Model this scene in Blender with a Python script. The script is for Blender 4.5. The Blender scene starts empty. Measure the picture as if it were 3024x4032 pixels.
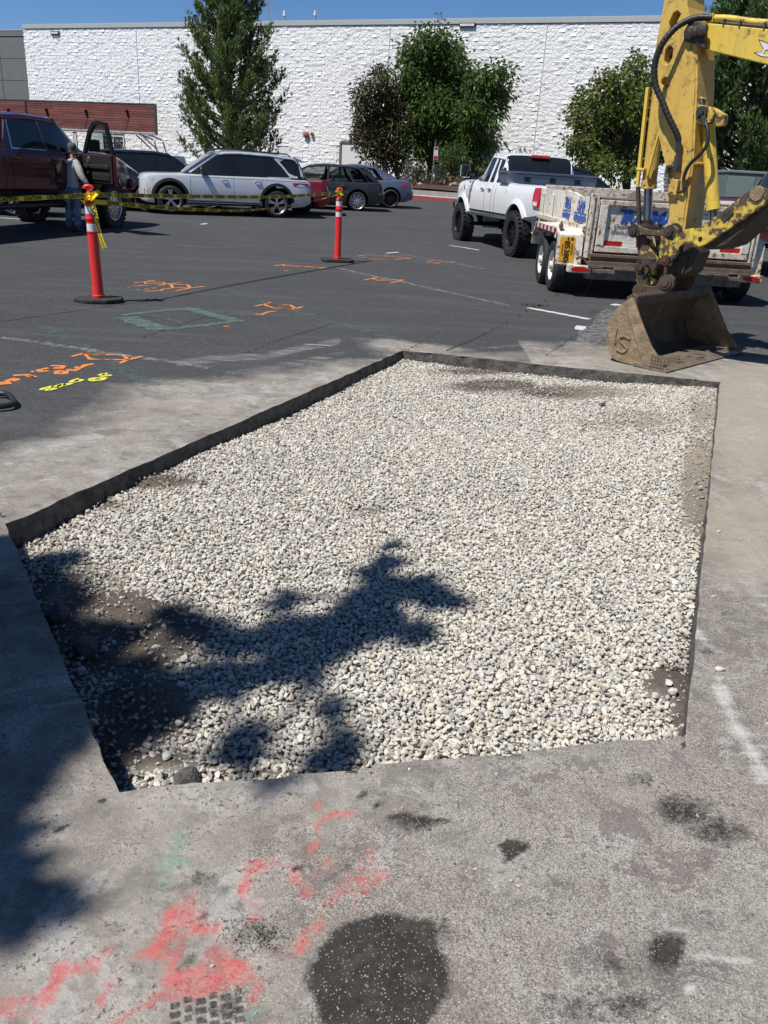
import bpy, bmesh, math, random
import numpy as np
from mathutils import Vector, Matrix
random.seed(7); RNG = np.random.default_rng(7)
SC = bpy.context.scene; COL = SC.collection
R = math.radians
# ------------------------------------------------------------------ camera
FPX, PITCH, ROLL, CAMH = 3262.0, R(22.29), R(3.44), 1.45
_c, _s = math.cos(ROLL), math.sin(ROLL)
_U0 = Vector((0, math.sin(PITCH), math.cos(PITCH)))
CF = Vector((0, math.cos(PITCH), -math.sin(PITCH)))
CR = _c * Vector((1, 0, 0)) + _s * _U0
CU = -_s * Vector((1, 0, 0)) + _c * _U0
cam = bpy.data.cameras.new('camera'); camo = bpy.data.objects.new('camera', cam); COL.objects.link(camo)
mw = Matrix.Identity(4)
for i in range(3):
    mw[i][0], mw[i][1], mw[i][2] = CR[i], CU[i], -CF[i]
mw[2][3] = CAMH
camo.matrix_world = mw
cam.sensor_fit = 'VERTICAL'; cam.sensor_height = 36.0; cam.lens = FPX / 4032 * 36.0
cam.clip_start = 0.05; cam.clip_end = 2000
SC.camera = camo
SC.render.resolution_x, SC.render.resolution_y = 768, 1024
# ------------------------------------------------------------------ sky and sun
SUN_EL, SUN_AZ = R(59.6), R(55.0)            # light travels towards azimuth 55 deg (from +Y to +X)
SUNDIR = Vector((math.sin(SUN_AZ) * math.cos(SUN_EL), math.cos(SUN_AZ) * math.cos(SUN_EL), -math.sin(SUN_EL)))
world = bpy.data.worlds.new('World'); SC.world = world; world.use_nodes = True
wn = world.node_tree; wn.nodes.clear()
sky = wn.nodes.new('ShaderNodeTexSky'); sky.sky_type = 'NISHITA'; sky.sun_disc = False
sky.sun_elevation = SUN_EL; sky.sun_rotation = SUN_AZ + math.pi
sky.altitude = 500; sky.air_density = 0.72; sky.dust_density = 0.0; sky.ozone_density = 8.0
bg = wn.nodes.new('ShaderNodeBackground'); bg.inputs[1].default_value = 0.088
wo = wn.nodes.new('ShaderNodeOutputWorld')
hs = wn.nodes.new('ShaderNodeHueSaturation'); hs.inputs['Saturation'].default_value = 1.05; wn.links.new(sky.outputs[0], hs.inputs['Color']); wn.links.new(hs.outputs[0], bg.inputs[0]); wn.links.new(bg.outputs[0], wo.inputs[0])
sun = bpy.data.lights.new('sun', 'SUN'); sun.energy = 5.0; sun.angle = R(0.53); sun.color = (1.0, 0.96, 0.90)
suno = bpy.data.objects.new('sun', sun); COL.objects.link(suno)
suno.rotation_euler = SUNDIR.to_track_quat('-Z', 'Y').to_euler(); suno.location = (-8, -6, 20)
SC.view_settings.view_transform = 'Standard'; SC.view_settings.look = 'None'
SC.view_settings.gamma = 1.0; SC.view_settings.use_curve_mapping = False
SC.view_settings.exposure = 0.2
# ------------------------------------------------------------------ terrain and picture helpers
def G(y):
    return 0.00055 * max(0.0, y - 12.0) ** 2 if y < 60 else 1.2672
def ray(u, v):
    return (u - 1512) / FPX * CR - (v - 2016) / FPX * CU + CF
def gp(u, v, dz=0.0):
    """world point of the ground at photograph pixel (u, v)"""
    d = ray(u, v); t = 0.5; o = Vector((0, 0, CAMH))
    t = (0 - CAMH) / d.z if d.z < -1e-4 else 120
    for _ in range(60):
        P = o + d * t
        t = (G(P.y) - CAMH) / d.z if d.z < -1e-4 else 120
        t = 0.5 * t + 0.5 * ((P - o).length / d.length)
    P = o + d * t; P.z = G(P.y) + dz
    return P
# ------------------------------------------------------------------ materials
def nd(nt, t, **k):
    n = nt.nodes.new(t)
    for a, b in k.items(): setattr(n, a, b)
    return n
def newmat(name):
    m = bpy.data.materials.new(name); m.use_nodes = True
    nt = m.node_tree; return m, nt, nt.nodes['Principled BSDF']
def noise(nt, scale, detail=4, rough=0.6, coord=None, dist=0.0):
    n = nd(nt, 'ShaderNodeTexNoise'); n.inputs['Scale'].default_value = scale
    n.inputs['Detail'].default_value = detail; n.inputs['Roughness'].default_value = rough
    n.inputs['Distortion'].default_value = dist
    if coord is not None: nt.links.new(coord, n.inputs['Vector'])
    return n.outputs['Fac']
def ramp(nt, fac, stops):
    r = nd(nt, 'ShaderNodeValToRGB'); e = r.color_ramp.elements
    while len(e) < len(stops): e.new(0.5)
    for el, (p, c) in zip(e, stops):
        el.position = p; el.color = (c, c, c, 1) if isinstance(c, (int, float)) else (*c, 1)
    nt.links.new(fac, r.inputs[0]); return r.outputs[0]
def mixc(nt, fac, a, b, blend='MIX'):
    m = nd(nt, 'ShaderNodeMix', data_type='RGBA', blend_type=blend)
    for s, v in ((0, fac), (6, a), (7, b)):
        if isinstance(v, (int, float)): m.inputs[s].default_value = v if s == 0 else (v, v, v, 1)
        elif isinstance(v, tuple): m.inputs[s].default_value = (*v, 1)
        else: nt.links.new(v, m.inputs[s])
    return m.outputs[2]
def math_(nt, op, a, b=None, clamp=False):
    m = nd(nt, 'ShaderNodeMath', operation=op, use_clamp=clamp)
    for i, v in enumerate((a, b)):
        if v is None: continue
        if isinstance(v, (int, float)): m.inputs[i].default_value = v
        else: nt.links.new(v, m.inputs[i])
    return m.outputs[0]
def bump(nt, p, h, strength, dist=0.01):
    b = nd(nt, 'ShaderNodeBump'); b.inputs['Strength'].default_value = strength; b.inputs['Distance'].default_value = dist
    nt.links.new(h, b.inputs['Height']); nt.links.new(b.outputs[0], p.inputs['Normal'])
def objco(nt): return nd(nt, 'ShaderNodeTexCoord').outputs['Object']
def posco(nt): return nd(nt, 'ShaderNodeNewGeometry').outputs['Position']
def M(name, col, rough=0.6, metal=0.0, var=0.25, vs=6.0, col2=None, bs=None, bstr=0.3, spec=0.5, coat=0.0, bd=0.01):
    """plain procedural material: base colour broken by noise, optional fine relief"""
    m, nt, p = newmat(name); co = objco(nt)
    n = noise(nt, vs, 5, 0.65, co)
    c2 = col2 if col2 else tuple(c * (1 - var) for c in col)
    nt.links.new(mixc(nt, ramp(nt, n, [(0.35, 0.0), (0.68, 1.0)]), col, c2), p.inputs['Base Color'])
    p.inputs['Metallic'].default_value = metal; p.inputs['Specular IOR Level'].default_value = spec
    r = ramp(nt, n, [(0.3, max(0.02, rough * 0.85)), (0.7, min(1, rough * 1.15))]); nt.links.new(r, p.inputs['Roughness'])
    if coat: p.inputs['Coat Weight'].default_value = coat; p.inputs['Coat Roughness'].default_value = 0.04
    if bs: bump(nt, p, noise(nt, bs, 4, 0.7, co), bstr, bd)
    return m
def paintmat(name, col, dirt=0.12, flake=0.0, rough=0.3):
    m, nt, p = newmat(name); co = objco(nt)
    n = noise(nt, 2.2, 6, 0.7, co)
    nt.links.new(mixc(nt, ramp(nt, n, [(0.45, 0.0), (0.8, dirt)]), col, (0.20, 0.18, 0.15)), p.inputs['Base Color'])
    p.inputs['Roughness'].default_value = rough; p.inputs['Metallic'].default_value = flake
    p.inputs['Coat Weight'].default_value = 0.7; p.inputs['Coat Roughness'].default_value = 0.05
    return m
def rustmat(name, paint, rust1=(0.085, 0.04, 0.022), rust2=(0.26, 0.12, 0.05), amount=0.5, scale=5.0, rough=0.6, streak=True, grime=(0.40, 0.31, 0.20)):
    """chipped paint over rust: patches, rings of rust stain round them and runs below"""
    m, nt, p = newmat(name); co = objco(nt)
    n = noise(nt, scale, 8, 0.62, co, 0.3)
    mp = nd(nt, 'ShaderNodeMapping'); mp.inputs['Scale'].default_value = (9, 9, 0.9); nt.links.new(co, mp.inputs[0])
    st = noise(nt, 1.6, 5, 0.6, mp.outputs[0])
    big = noise(nt, 1.3, 4, 0.6, co)
    f = math_(nt, 'ADD', n, math_(nt, 'MULTIPLY', math_(nt, 'SUBTRACT', big, 0.5), 0.5))
    chip = ramp(nt, f, [(1 - amount - 0.01, 0.0), (1 - amount + 0.012, 1.0)])
    halo = ramp(nt, f, [(1 - amount - 0.14, 0.0), (1 - amount, 0.75)])
    run = ramp(nt, st, [(0.52, 0.0), (0.75, 0.75 if streak else 0.2)])
    c = mixc(nt, ramp(nt, big, [(0.35, 0.0), (0.75, 0.35)]), paint, grime)
    c = mixc(nt, run, c, grime)
    c = mixc(nt, halo, c, rust2)
    rc = mixc(nt, noise(nt, 30, 4, 0.7, co), rust1, tuple(x * 2.0 for x in rust1))
    c = mixc(nt, chip, c, rc)
    nt.links.new(c, p.inputs['Base Color'])
    nt.links.new(ramp(nt, chip, [(0, rough), (1, 0.9)]), p.inputs['Roughness'])
    bump(nt, p, math_(nt, 'SUBTRACT', noise(nt, 40, 4, 0.7, co), math_(nt, 'MULTIPLY', chip, 0.6)), 0.35, 0.004)
    return m
def glassmat(name, col=(0.008, 0.010, 0.012), rough=0.03):
    m, nt, p = newmat(name); co = objco(nt)
    nt.links.new(mixc(nt, noise(nt, 3, 3, 0.5, co), col, tuple(c * 2.2 for c in col)), p.inputs['Base Color'])
    p.inputs['Roughness'].default_value = rough; p.inputs['Specular IOR Level'].default_value = 0.6
    return m
def clearglass(name, tint=(0.75, 0.80, 0.80)):
    m, nt, p = newmat(name)
    nt.nodes.remove(p); out = nt.nodes['Material Output']
    tr = nd(nt, 'ShaderNodeBsdfTransparent'); tr.inputs[0].default_value = (*tint, 1)
    gl = nd(nt, 'ShaderNodeBsdfGlossy'); gl.inputs['Roughness'].default_value = 0.03
    fr = nd(nt, 'ShaderNodeFresnel'); fr.inputs[0].default_value = 1.22
    mx = nd(nt, 'ShaderNodeMixShader'); nt.links.new(fr.outputs[0], mx.inputs[0])
    nt.links.new(tr.outputs[0], mx.inputs[1]); nt.links.new(gl.outputs[0], mx.inputs[2]); nt.links.new(mx.outputs[0], out.inputs[0])
    return m
def leafmat(name, c1, c2, c3=None, trans=0.35, rough=0.5):
    m, nt, p = newmat(name); out = nt.nodes['Material Output']
    rnd = nd(nt, 'ShaderNodeNewGeometry').outputs['Random Per Island']
    big = noise(nt, 0.9, 3, 0.5, objco(nt))
    c = mixc(nt, rnd, c1, c2)
    if c3: c = mixc(nt, ramp(nt, big, [(0.45, 0.0), (0.62, 0.85)]), c, c3)
    nt.links.new(c, p.inputs['Base Color']); p.inputs['Roughness'].default_value = rough; p.inputs['Specular IOR Level'].default_value = 0.35
    tr = nd(nt, 'ShaderNodeBsdfTranslucent'); nt.links.new(c, tr.inputs[0])
    mx = nd(nt, 'ShaderNodeMixShader'); mx.inputs[0].default_value = trans
    nt.links.new(p.outputs[0], mx.inputs[1]); nt.links.new(tr.outputs[0], mx.inputs[2]); nt.links.new(mx.outputs[0], out.inputs[0])
    return m
def flatpaint(name, col, keep=0.5, scale=14.0, soft=0.08, rough=0.7):
    """worn road paint on a thin sheet: alpha broken by noise so the asphalt shows through"""
    m, nt, p = newmat(name); co = posco(nt)
    n = noise(nt, scale, 8, 0.75, co); n2 = noise(nt, 120, 3, 0.7, co)
    f = math_(nt, 'ADD', math_(nt, 'MULTIPLY', n, 0.7), math_(nt, 'MULTIPLY', n2, 0.3))
    a = ramp(nt, f, [(max(0, 1 - keep - soft), 0.0), (1 - keep + soft, 1.0)])
    nt.links.new(mixc(nt, n2, col, tuple(c * 0.72 for c in col)), p.inputs['Base Color'])
    p.inputs['Roughness'].default_value = rough; nt.links.new(a, p.inputs['Alpha'])
    return m
# ------------------------------------------------------------------ mesh builder
class MB:
    def __init__(s): s.v = []; s.f = []; s.mi = []; s.cur = 0; s.X = None
    def add(s, vs, fs):
        b = len(s.v)
        if s.X is not None: vs = [s.X @ Vector(v) for v in vs]
        s.v.extend([tuple(v) for v in vs]); s.f.extend([tuple(b + i for i in f) for f in fs]); s.mi.extend([s.cur] * len(fs)); return s
    def box(s, c, d, rz=0.0, rot=None):
        x, y, z = d[0] / 2, d[1] / 2, d[2] / 2
        vs = [Vector((a * x, b * y, e * z)) for a in (-1, 1) for b in (-1, 1) for e in (-1, 1)]
        Rm = rot if rot is not None else Matrix.Rotation(rz, 3, 'Z')
        vs = [Rm @ v + Vector(c) for v in vs]
        return s.add(vs, [(0, 1, 3, 2), (4, 6, 7, 5), (0, 4, 5, 1), (2, 3, 7, 6), (0, 2, 6, 4), (1, 5, 7, 3)])
    def bb(s, x0, x1, y0, y1, z0, z1):
        return s.box(((x0 + x1) / 2, (y0 + y1) / 2, (z0 + z1) / 2), (abs(x1 - x0), abs(y1 - y0), abs(z1 - z0)))
    def bar(s, p, q, w, h=None):
        p, q = Vector(p), Vector(q); d = q - p; h = h or w
        rot = d.to_track_quat('X', 'Z').to_matrix()
        return s.box((p + q) / 2, (d.length, w, h), rot=rot)
    def cyl(s, p, q, r, r1=None, n=14, caps=True):
        p, q = Vector(p), Vector(q); r1 = r if r1 is None else r1
        Q = (q - p).to_track_quat('Z', 'Y').to_matrix(); vs = []
        for c, rr in ((p, r), (q, r1)):
            for i in range(n):
                a = 2 * math.pi * i / n; vs.append(c + Q @ Vector((rr * math.cos(a), rr * math.sin(a), 0)))
        fs = [(i, (i + 1) % n, n + (i + 1) % n, n + i) for i in range(n)]
        if caps: fs += [tuple(range(n))[::-1], tuple(range(n, 2 * n))]
        return s.add(vs, fs)
    def tube(s, pts, r, n=8, caps=True):
        pts = [Vector(p) for p in pts]; vs = []; N = len(pts)
        rs = r if isinstance(r, (list, tuple)) else [r] * N
        up = Vector((0, 0, 1)); t0 = (pts[1] - pts[0]).normalized()
        if abs(t0.dot(up)) > 0.95: up = Vector((1, 0, 0))
        nrm = (up - t0 * up.dot(t0)).normalized()
        for i, p in enumerate(pts):
            t = (pts[min(i + 1, N - 1)] - pts[max(i - 1, 0)]).normalized()
            nrm = (nrm - t * nrm.dot(t)); nrm = nrm.normalized() if nrm.length > 1e-6 else Vector((1, 0, 0)); b = t.cross(nrm)
            for k in range(n):
                a = 2 * math.pi * k / n; vs.append(p + (nrm * math.cos(a) + b * math.sin(a)) * rs[i])
        fs = [(i * n + k, i * n + (k + 1) % n, (i + 1) * n + (k + 1) % n, (i + 1) * n + k) for i in range(N - 1) for k in range(n)]
        if caps: fs += [tuple(range(n))[::-1], tuple(range((N - 1) * n, N * n))]
        return s.add(vs, fs)
    def prism(s, poly, y0, y1):
        """polygon in the XZ plane swept along Y"""
        n = len(poly); vs = [(a, y0, b) for a, b in poly] + [(a, y1, b) for a, b in poly]
        fs = [tuple(range(n)), tuple(range(2 * n - 1, n - 1, -1))] + [(i, n + i, n + (i + 1) % n, (i + 1) % n) for i in range(n)]
        return s.add(vs, fs)
    def prismx(s, poly, x0, x1):
        """polygon in the YZ plane swept along X"""
        n = len(poly); vs = [(x0, a, b) for a, b in poly] + [(x1, a, b) for a, b in poly]
        fs = [tuple(range(n)), tuple(range(2 * n - 1, n - 1, -1))] + [(i, n + i, n + (i + 1) % n, (i + 1) % n) for i in range(n)]
        return s.add(vs, fs)
    def prismz(s, poly, z0, z1):
        n = len(poly); vs = [(a, b, z0) for a, b in poly] + [(a, b, z1) for a, b in poly]
        fs = [tuple(range(n))[::-1], tuple(range(n, 2 * n))] + [(i, (i + 1) % n, n + (i + 1) % n, n + i) for i in range(n)]
        return s.add(vs, fs)
    def lathe(s, prof, o=(0, 0, 0), axis='Z', n=24, caps=True):
        """profile of (radius, along) turned round an axis"""
        vs = []; o = Vector(o)
        for r, h in prof:
            for i in range(n):
                a = 2 * math.pi * i / n; c, d = r * math.cos(a), r * math.sin(a)
                vs.append(o + Vector({'Z': (c, d, h), 'Y': (c, h, d), 'X': (h, c, d)}[axis]))
        m = len(prof)
        fs = [(j * n + i, j * n + (i + 1) % n, (j + 1) * n + (i + 1) % n, (j + 1) * n + i) for j in range(m - 1) for i in range(n)]
        if caps and prof[0][0] > 1e-5: fs.append(tuple(range(n))[::-1])
        if caps and prof[-1][0] > 1e-5: fs.append(tuple(range((m - 1) * n, m * n)))
        return s.add(vs, fs)
    def build(s, name, mats, parent=None, smooth=None, bevel=0.0, loc=None):
        me = bpy.data.meshes.new(name); me.from_pydata(s.v, [], s.f)
        for m in (mats if isinstance(mats, (list, tuple)) else [mats]): me.materials.append(m)
        if any(s.mi): me.polygons.foreach_set('material_index', s.mi)
        bm = bmesh.new(); bm.from_mesh(me); bmesh.ops.recalc_face_normals(bm, faces=bm.faces); bm.to_mesh(me); bm.free()
        return link(name, me, parent, smooth, bevel, loc)
def link(name, me, parent=None, smooth=None, bevel=0.0, loc=None):
    if smooth is not None:
        me.polygons.foreach_set('use_smooth', [True] * len(me.polygons))
        if smooth < 179: me.set_sharp_from_angle(angle=R(smooth))
    me.update()
    o = bpy.data.objects.new(name, me); COL.objects.link(o)
    if parent is not None: o.parent = parent
    if loc is not None: o.location = loc
    if bevel:
        b = o.modifiers.new('edge', 'BEVEL'); b.width = bevel; b.segments = 2; b.limit_method = 'ANGLE'; b.angle_limit = R(35)
        b.harden_normals = False
    return o
def tag(o, label, cat, group=None, kind=None):
    o['label'] = label; o['category'] = cat
    if group: o['group'] = group
    if kind: o['kind'] = kind
    return o
def thing(name, loc, rz, label, cat, group=None):
    o = bpy.data.objects.new(name, None); COL.objects.link(o); o.location = loc; o.rotation_euler = (0, 0, rz)
    o.empty_display_size = 0.2
    return tag(o, label, cat, group)
def struct(o): o['kind'] = 'structure'; return o
def copy_tree(o, parent=None):
    c = o.copy(); COL.objects.link(c)
    if parent is not None: c.parent = parent; c.matrix_parent_inverse = o.matrix_parent_inverse.copy()
    for ch in list(o.children): copy_tree(ch, c)
    return c
def text_geo(body, size=1.0, bold=0.0, shear=0.0, space=1.0, align='CENTER'):
    cu = bpy.data.curves.new('lettering', 'FONT'); cu.body = body; cu.size = size; cu.offset = bold; cu.shear = shear
    cu.space_character = space; cu.align_x = align; cu.align_y = 'CENTER'; cu.resolution_u = 2
    ob = bpy.data.objects.new('lettering', cu); COL.objects.link(ob)
    dg = bpy.context.evaluated_depsgraph_get(); dg.update()
    me = bpy.data.meshes.new_from_object(ob.evaluated_get(dg))
    vs = [tuple(v.co) for v in me.vertices]; fs = [tuple(p.vertices) for p in me.polygons]
    bpy.data.objects.remove(ob); bpy.data.curves.remove(cu); bpy.data.meshes.remove(me)
    return vs, fs
def np_mesh(name, V, F, mats, mi=None, parent=None, smooth=False):
    """fast mesh from numpy arrays (F all of one size)"""
    me = bpy.data.meshes.new(name); V = np.asarray(V, np.float32); F = np.asarray(F, np.int32); k = F.shape[1]
    me.vertices.add(len(V)); me.vertices.foreach_set('co', V.ravel())
    me.loops.add(F.size); me.loops.foreach_set('vertex_index', F.ravel())
    me.polygons.add(len(F)); me.polygons.foreach_set('loop_start', np.arange(0, F.size, k, dtype=np.int32))
    try: me.polygons.foreach_set('loop_total', np.full(len(F), k, np.int32))
    except Exception: pass
    for m in (mats if isinstance(mats, (list, tuple)) else [mats]): me.materials.append(m)
    if mi is not None: me.polygons.foreach_set('material_index', np.asarray(mi, np.int32))
    me.polygons.foreach_set('use_smooth', np.full(len(F), smooth))
    me.update(calc_edges=True); me.validate()
    o = bpy.data.objects.new(name, me); COL.objects.link(o)
    if parent is not None: o.parent = parent
    return o
# value noise for shapes and masks
_T = RNG.random((256, 256))
def vnoise(x, y):
    xi = np.floor(x).astype(int); yi = np.floor(y).astype(int); fx = x - xi; fy = y - yi
    fx = fx * fx * (3 - 2 * fx); fy = fy * fy * (3 - 2 * fy)
    a = _T[xi % 256, yi % 256]; b = _T[(xi + 1) % 256, yi % 256]; c = _T[xi % 256, (yi + 1) % 256]; d = _T[(xi + 1) % 256, (yi + 1) % 256]
    return (a * (1 - fx) + b * fx) * (1 - fy) + (c * (1 - fx) + d * fx) * fy
def fbm(x, y, s=1.0, o=5):
    t = 0; a = 0.5; tot = 0
    for i in range(o):
        t = t + a * vnoise(x * s + 17.3 * i, y * s + 5.1 * i); tot += a; a *= 0.5; s *= 2.03
    return t / tot
# shared materials
MT = dict(
    rubber=M('tyre_rubber', (0.018, 0.018, 0.019), 0.75, var=0.3, bs=60, bstr=0.2),
    black=M('black_plastic', (0.016, 0.016, 0.017), 0.5, var=0.3),
    dark=M('dark_cavity', (0.006, 0.006, 0.006), 0.9),
    chrome=M('chrome', (0.75, 0.75, 0.76), 0.12, 1.0, var=0.1),
    alloy=M('silver_alloy', (0.62, 0.63, 0.65), 0.28, 0.9, var=0.1),
    blackrim=M('black_alloy', (0.02, 0.02, 0.022), 0.3, 0.5),
    glass=glassmat('tinted_glass'), lens=glassmat('headlamp_lens', (0.25, 0.26, 0.27), 0.05),
    redlens=glassmat('red_lamp_lens', (0.30, 0.008, 0.010), 0.12), clearlens=glassmat('clear_lamp_lens', (0.45, 0.44, 0.42), 0.08),
    amber=glassmat('amber_lens', (0.55, 0.14, 0.01), 0.15),
    steel=M('bare_steel', (0.30, 0.29, 0.28), 0.4, 0.8, var=0.3, bs=20, bstr=0.1),
    conc=M('kerb_concrete', (0.34, 0.32, 0.29), 0.85, var=0.3, vs=3, bs=30, bstr=0.3),
)
# ================================================================== ground, pit and road paint
def proj_np(P):
    q = P - np.array([0, 0, CAMH]); z = q @ np.array(CF); z = np.where(z < 0.05, 1e9, z)
    return 1512 + FPX * (q @ np.array(CR)) / z, 2016 - FPX * (q @ np.array(CU)) / z
PIT = [Vector((p.x, p.y)) for p in (gp(20, 2065), gp(1585, 1380), gp(2835, 1505), gp(2700, 2895), gp(470, 3120))]   # B C D E A
def sdist(x, y):
    """signed distance to the pit outline: negative inside"""
    inside = np.ones_like(x, bool); dm = np.full_like(x, 1e9)
    for i in range(5):
        a, b = PIT[i], PIT[(i + 1) % 5]; ex, ey = b.x - a.x, b.y - a.y; L2 = ex * ex + ey * ey
        t = np.clip(((x - a.x) * ex + (y - a.y) * ey) / L2, 0, 1)
        dm = np.minimum(dm, np.hypot(x - a.x - t * ex, y - a.y - t * ey))
        inside &= ((x - a.x) * ey - (y - a.y) * ex) > 0
    return np.where(inside, -dm, dm)
def edge_off(i, s):
    """how far the broken edge i wanders at arc position s (metres, outwards positive)"""
    amp = (0.014, 0.034, 0.009, 0.018, 0.013)[i]
    return amp * 2 * (fbm(np.asarray(s, float) * 1.0, np.full_like(np.asarray(s, float), i * 7.7), 9, 4) - 0.5)
def axis(lo, f0, f1, hi, st, grow=1.22):
    a = list(np.arange(f0, f1 + 1e-6, st)); s = st
    while a[-1] < hi: s = min(s * grow, 12); a.append(a[-1] + s)
    s = st
    while a[0] > lo: s = min(s * grow, 12); a.insert(0, a[0] - s)
    return np.array(a)
def build_ground():
    xs = axis(-160, -2.6, 3.6, 160, 0.035); ys = axis(-60, 0.85, 8.2, 420, 0.035)
    nx, ny = len(xs), len(ys); X, Y = np.meshgrid(xs, ys, indexing='ij')
    V = np.stack([X.ravel(), Y.ravel(), np.zeros(nx * ny)], 1)
    i, j = np.meshgrid(np.arange(nx - 1), np.arange(ny - 1), indexing='ij'); a = (i * ny + j).ravel()
    F = np.stack([a, a + ny, a + ny + 1, a + 1], 1)
    o = np_mesh('ground', V, F, MATG, smooth=True); me = o.data
    bm = bmesh.new(); bm.from_mesh(me)
    near = [f for f in bm.faces if -3 < f.calc_center_median().x < 4.2 and 0.6 < f.calc_center_median().y < 8.6]
    for k in range(5):
        p, q = PIT[k], PIT[(k + 1) % 5]; d = (q - p).normalized(); n = Vector((d.y, -d.x, 0))
        lo = (min(p.x, q.x) - 0.12, min(p.y, q.y) - 0.12); hi = (max(p.x, q.x) + 0.12, max(p.y, q.y) + 0.12)
        fs = []
        for f in bm.faces:
            c = f.calc_center_median()
            if lo[0] < c.x < hi[0] and lo[1] < c.y < hi[1] and abs((c.xy - p).dot(n.xy)) < 0.08: fs.append(f)
        gs = set(fs); 
        for f in fs: gs.update(f.verts); gs.update(f.edges)
        bmesh.ops.bisect_plane(bm, geom=list(gs), plane_co=Vector((p.x, p.y, 0)), plane_no=n, dist=1e-5)
    fc = [f for f in bm.faces if -3 < f.calc_center_median().x < 4.2 and 0.6 < f.calc_center_median().y < 8.6]
    C = np.array([f.calc_center_median().xy for f in fc]); sd = sdist(C[:, 0], C[:, 1])
    bmesh.ops.delete(bm, geom=[f for f, d in zip(fc, sd) if d < 0], context='FACES')
    for v in bm.verts:
        if not v.is_boundary or abs(v.co.x) > 5 or not (0.5 < v.co.y < 9): continue
        for k in range(5):
            p, q = PIT[k], PIT[(k + 1) % 5]; d = (q - p); L = d.length; d.normalize()
            s = (v.co.xy - p).dot(d); n = Vector((-d.y, d.x))
            if -0.01 < s < L + 0.01 and abs((v.co.xy - p).dot(n)) < 2e-3:
                m = min(1, max(0, min(s, L - s) / 0.1)); v.co.xy = v.co.xy + n * float(edge_off(k, [s])[0]) * m; break
    bm.to_mesh(me); bm.free(); me.update()
    P = np.empty(len(me.vertices) * 3); me.vertices.foreach_get('co', P); P = P.reshape(-1, 3)
    x, y = P[:, 0], P[:, 1]
    yy = np.clip(y, 0, 60); P[:, 2] = 0.00055 * np.maximum(0, yy - 12) ** 2
    sd = sdist(x, y); near = (np.abs(x) < 6) & (y > 0) & (y < 12)
    P[:, 2] += np.where(near & (sd < 3), 0.006 * (fbm(x, y, 1.1, 3) - 0.5) * np.clip(sd / 0.2, 0, 1), 0)
    me.vertices.foreach_set('co', P.ravel())
    u, v = proj_np(P); m1 = np.zeros((len(P), 4)); m2 = np.zeros((len(P), 4))
    def blob(cu, cv, ru, rv, k=1.0, soft=0.5):
        r = np.hypot((u - cu) / ru, (v - cv) / rv); return k * np.clip((1 + soft - r) / (2 * soft), 0, 1)
    def stroke(pts, w, k=1.0):
        dm = np.full(len(P), 1e9)
        for (a, b), (c, d) in zip(pts[:-1], pts[1:]):
            ex, ey = c - a, d - b; t = np.clip(((u - a) * ex + (v - b) * ey) / (ex * ex + ey * ey + 1e-6), 0, 1)
            dm = np.minimum(dm, np.hypot(u - a - t * ex, v - b - t * ey))
        return k * np.clip(1.5 - dm / w, 0, 1)
    n1 = fbm(x, y, 0.9, 4); n2 = fbm(x + 31, y + 9, 3.2, 4)
    # dust spread round the cut: wide to the right and towards the camera, a metre or so to the left
    lim = np.where(x > 1.2, 2.6, 1.0) + np.where(y > 6.9, -0.25, 0) + np.where((y < 2.2), 1.0, 0)
    dust = np.clip((lim + (n1 - 0.5) * 1.8 - sd) / 0.75, 0, 1)
    dust *= np.where(y > 7.0, np.clip(1 - (y - 7.5 - (n2 - 0.5)) / 0.9, 0, 1), 1)
    m1[:, 0] = np.where(near, dust * (0.62 + 0.5 * n2), 0) + np.where(near, 0, 0)
    z = lambda L: [(a * 1.085, 2900 + b * 1.085) for a, b in L]
    # oil and dirt stains
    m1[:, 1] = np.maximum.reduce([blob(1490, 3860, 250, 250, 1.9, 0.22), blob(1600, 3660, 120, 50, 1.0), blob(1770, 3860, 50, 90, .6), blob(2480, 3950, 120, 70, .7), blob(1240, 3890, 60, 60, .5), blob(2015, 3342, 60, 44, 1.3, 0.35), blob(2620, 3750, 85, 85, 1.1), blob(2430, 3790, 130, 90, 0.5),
        blob(1640, 3232, 100, 40, 0.9), stroke([(1421, 3117), (1519, 3204), (1649, 3240), (1800, 3215)], 20, 0.7), blob(2690, 3180, 130, 80, 0.72), blob(2880, 3280, 170, 70, 0.70), blob(2560, 3060, 110, 40, 0.45),
        blob(1900, 2975, 300, 24, 0.5), blob(560, 3600, 120, 60, 0.3), blob(680, 3880, 160, 80, 0.45), blob(330, 3130, 90, 60, 0.4), blob(900, 3180, 140, 50, 0.35), blob(1050, 3700, 90, 50, 0.6), blob(900, 3980, 90, 60, 0.75),
        blob(2780, 2560, 40, 20, 0.6), blob(2860, 2412, 26, 12, 0.8), blob(2100, 1330, 120, 12, 0.3), blob(1720, 1240, 120, 14, 0.35), blob(2300, 3950, 300, 120, 0.5), blob(1950, 3700, 260, 200, 0.38), blob(2200, 3500, 220, 120, 0.32), stroke(z([(700, 480), (830, 560), (880, 640), (960, 720)]), 34, .5), stroke(z([(1080, 480), (1180, 520), (1300, 440)]), 26, .55), stroke(z([(1000, 700), (1120, 690)]), 22, .6), stroke(z([(680, 680), (770, 650), (740, 760), (700, 800)]), 26, .6), stroke(z([(330, 640), (420, 760)]), 40, .45), stroke(z([(640, 950), (760, 1000), (860, 960)]), 34, .6), stroke(z([(200, 1000), (260, 920)]), 30, .35), stroke(z([(560, 520), (640, 560), (760, 540)]), 22, .4)])
    m1[:, 1] -= blob(1400, 3830, 75, 70, 0.65, 0.6)
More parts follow.
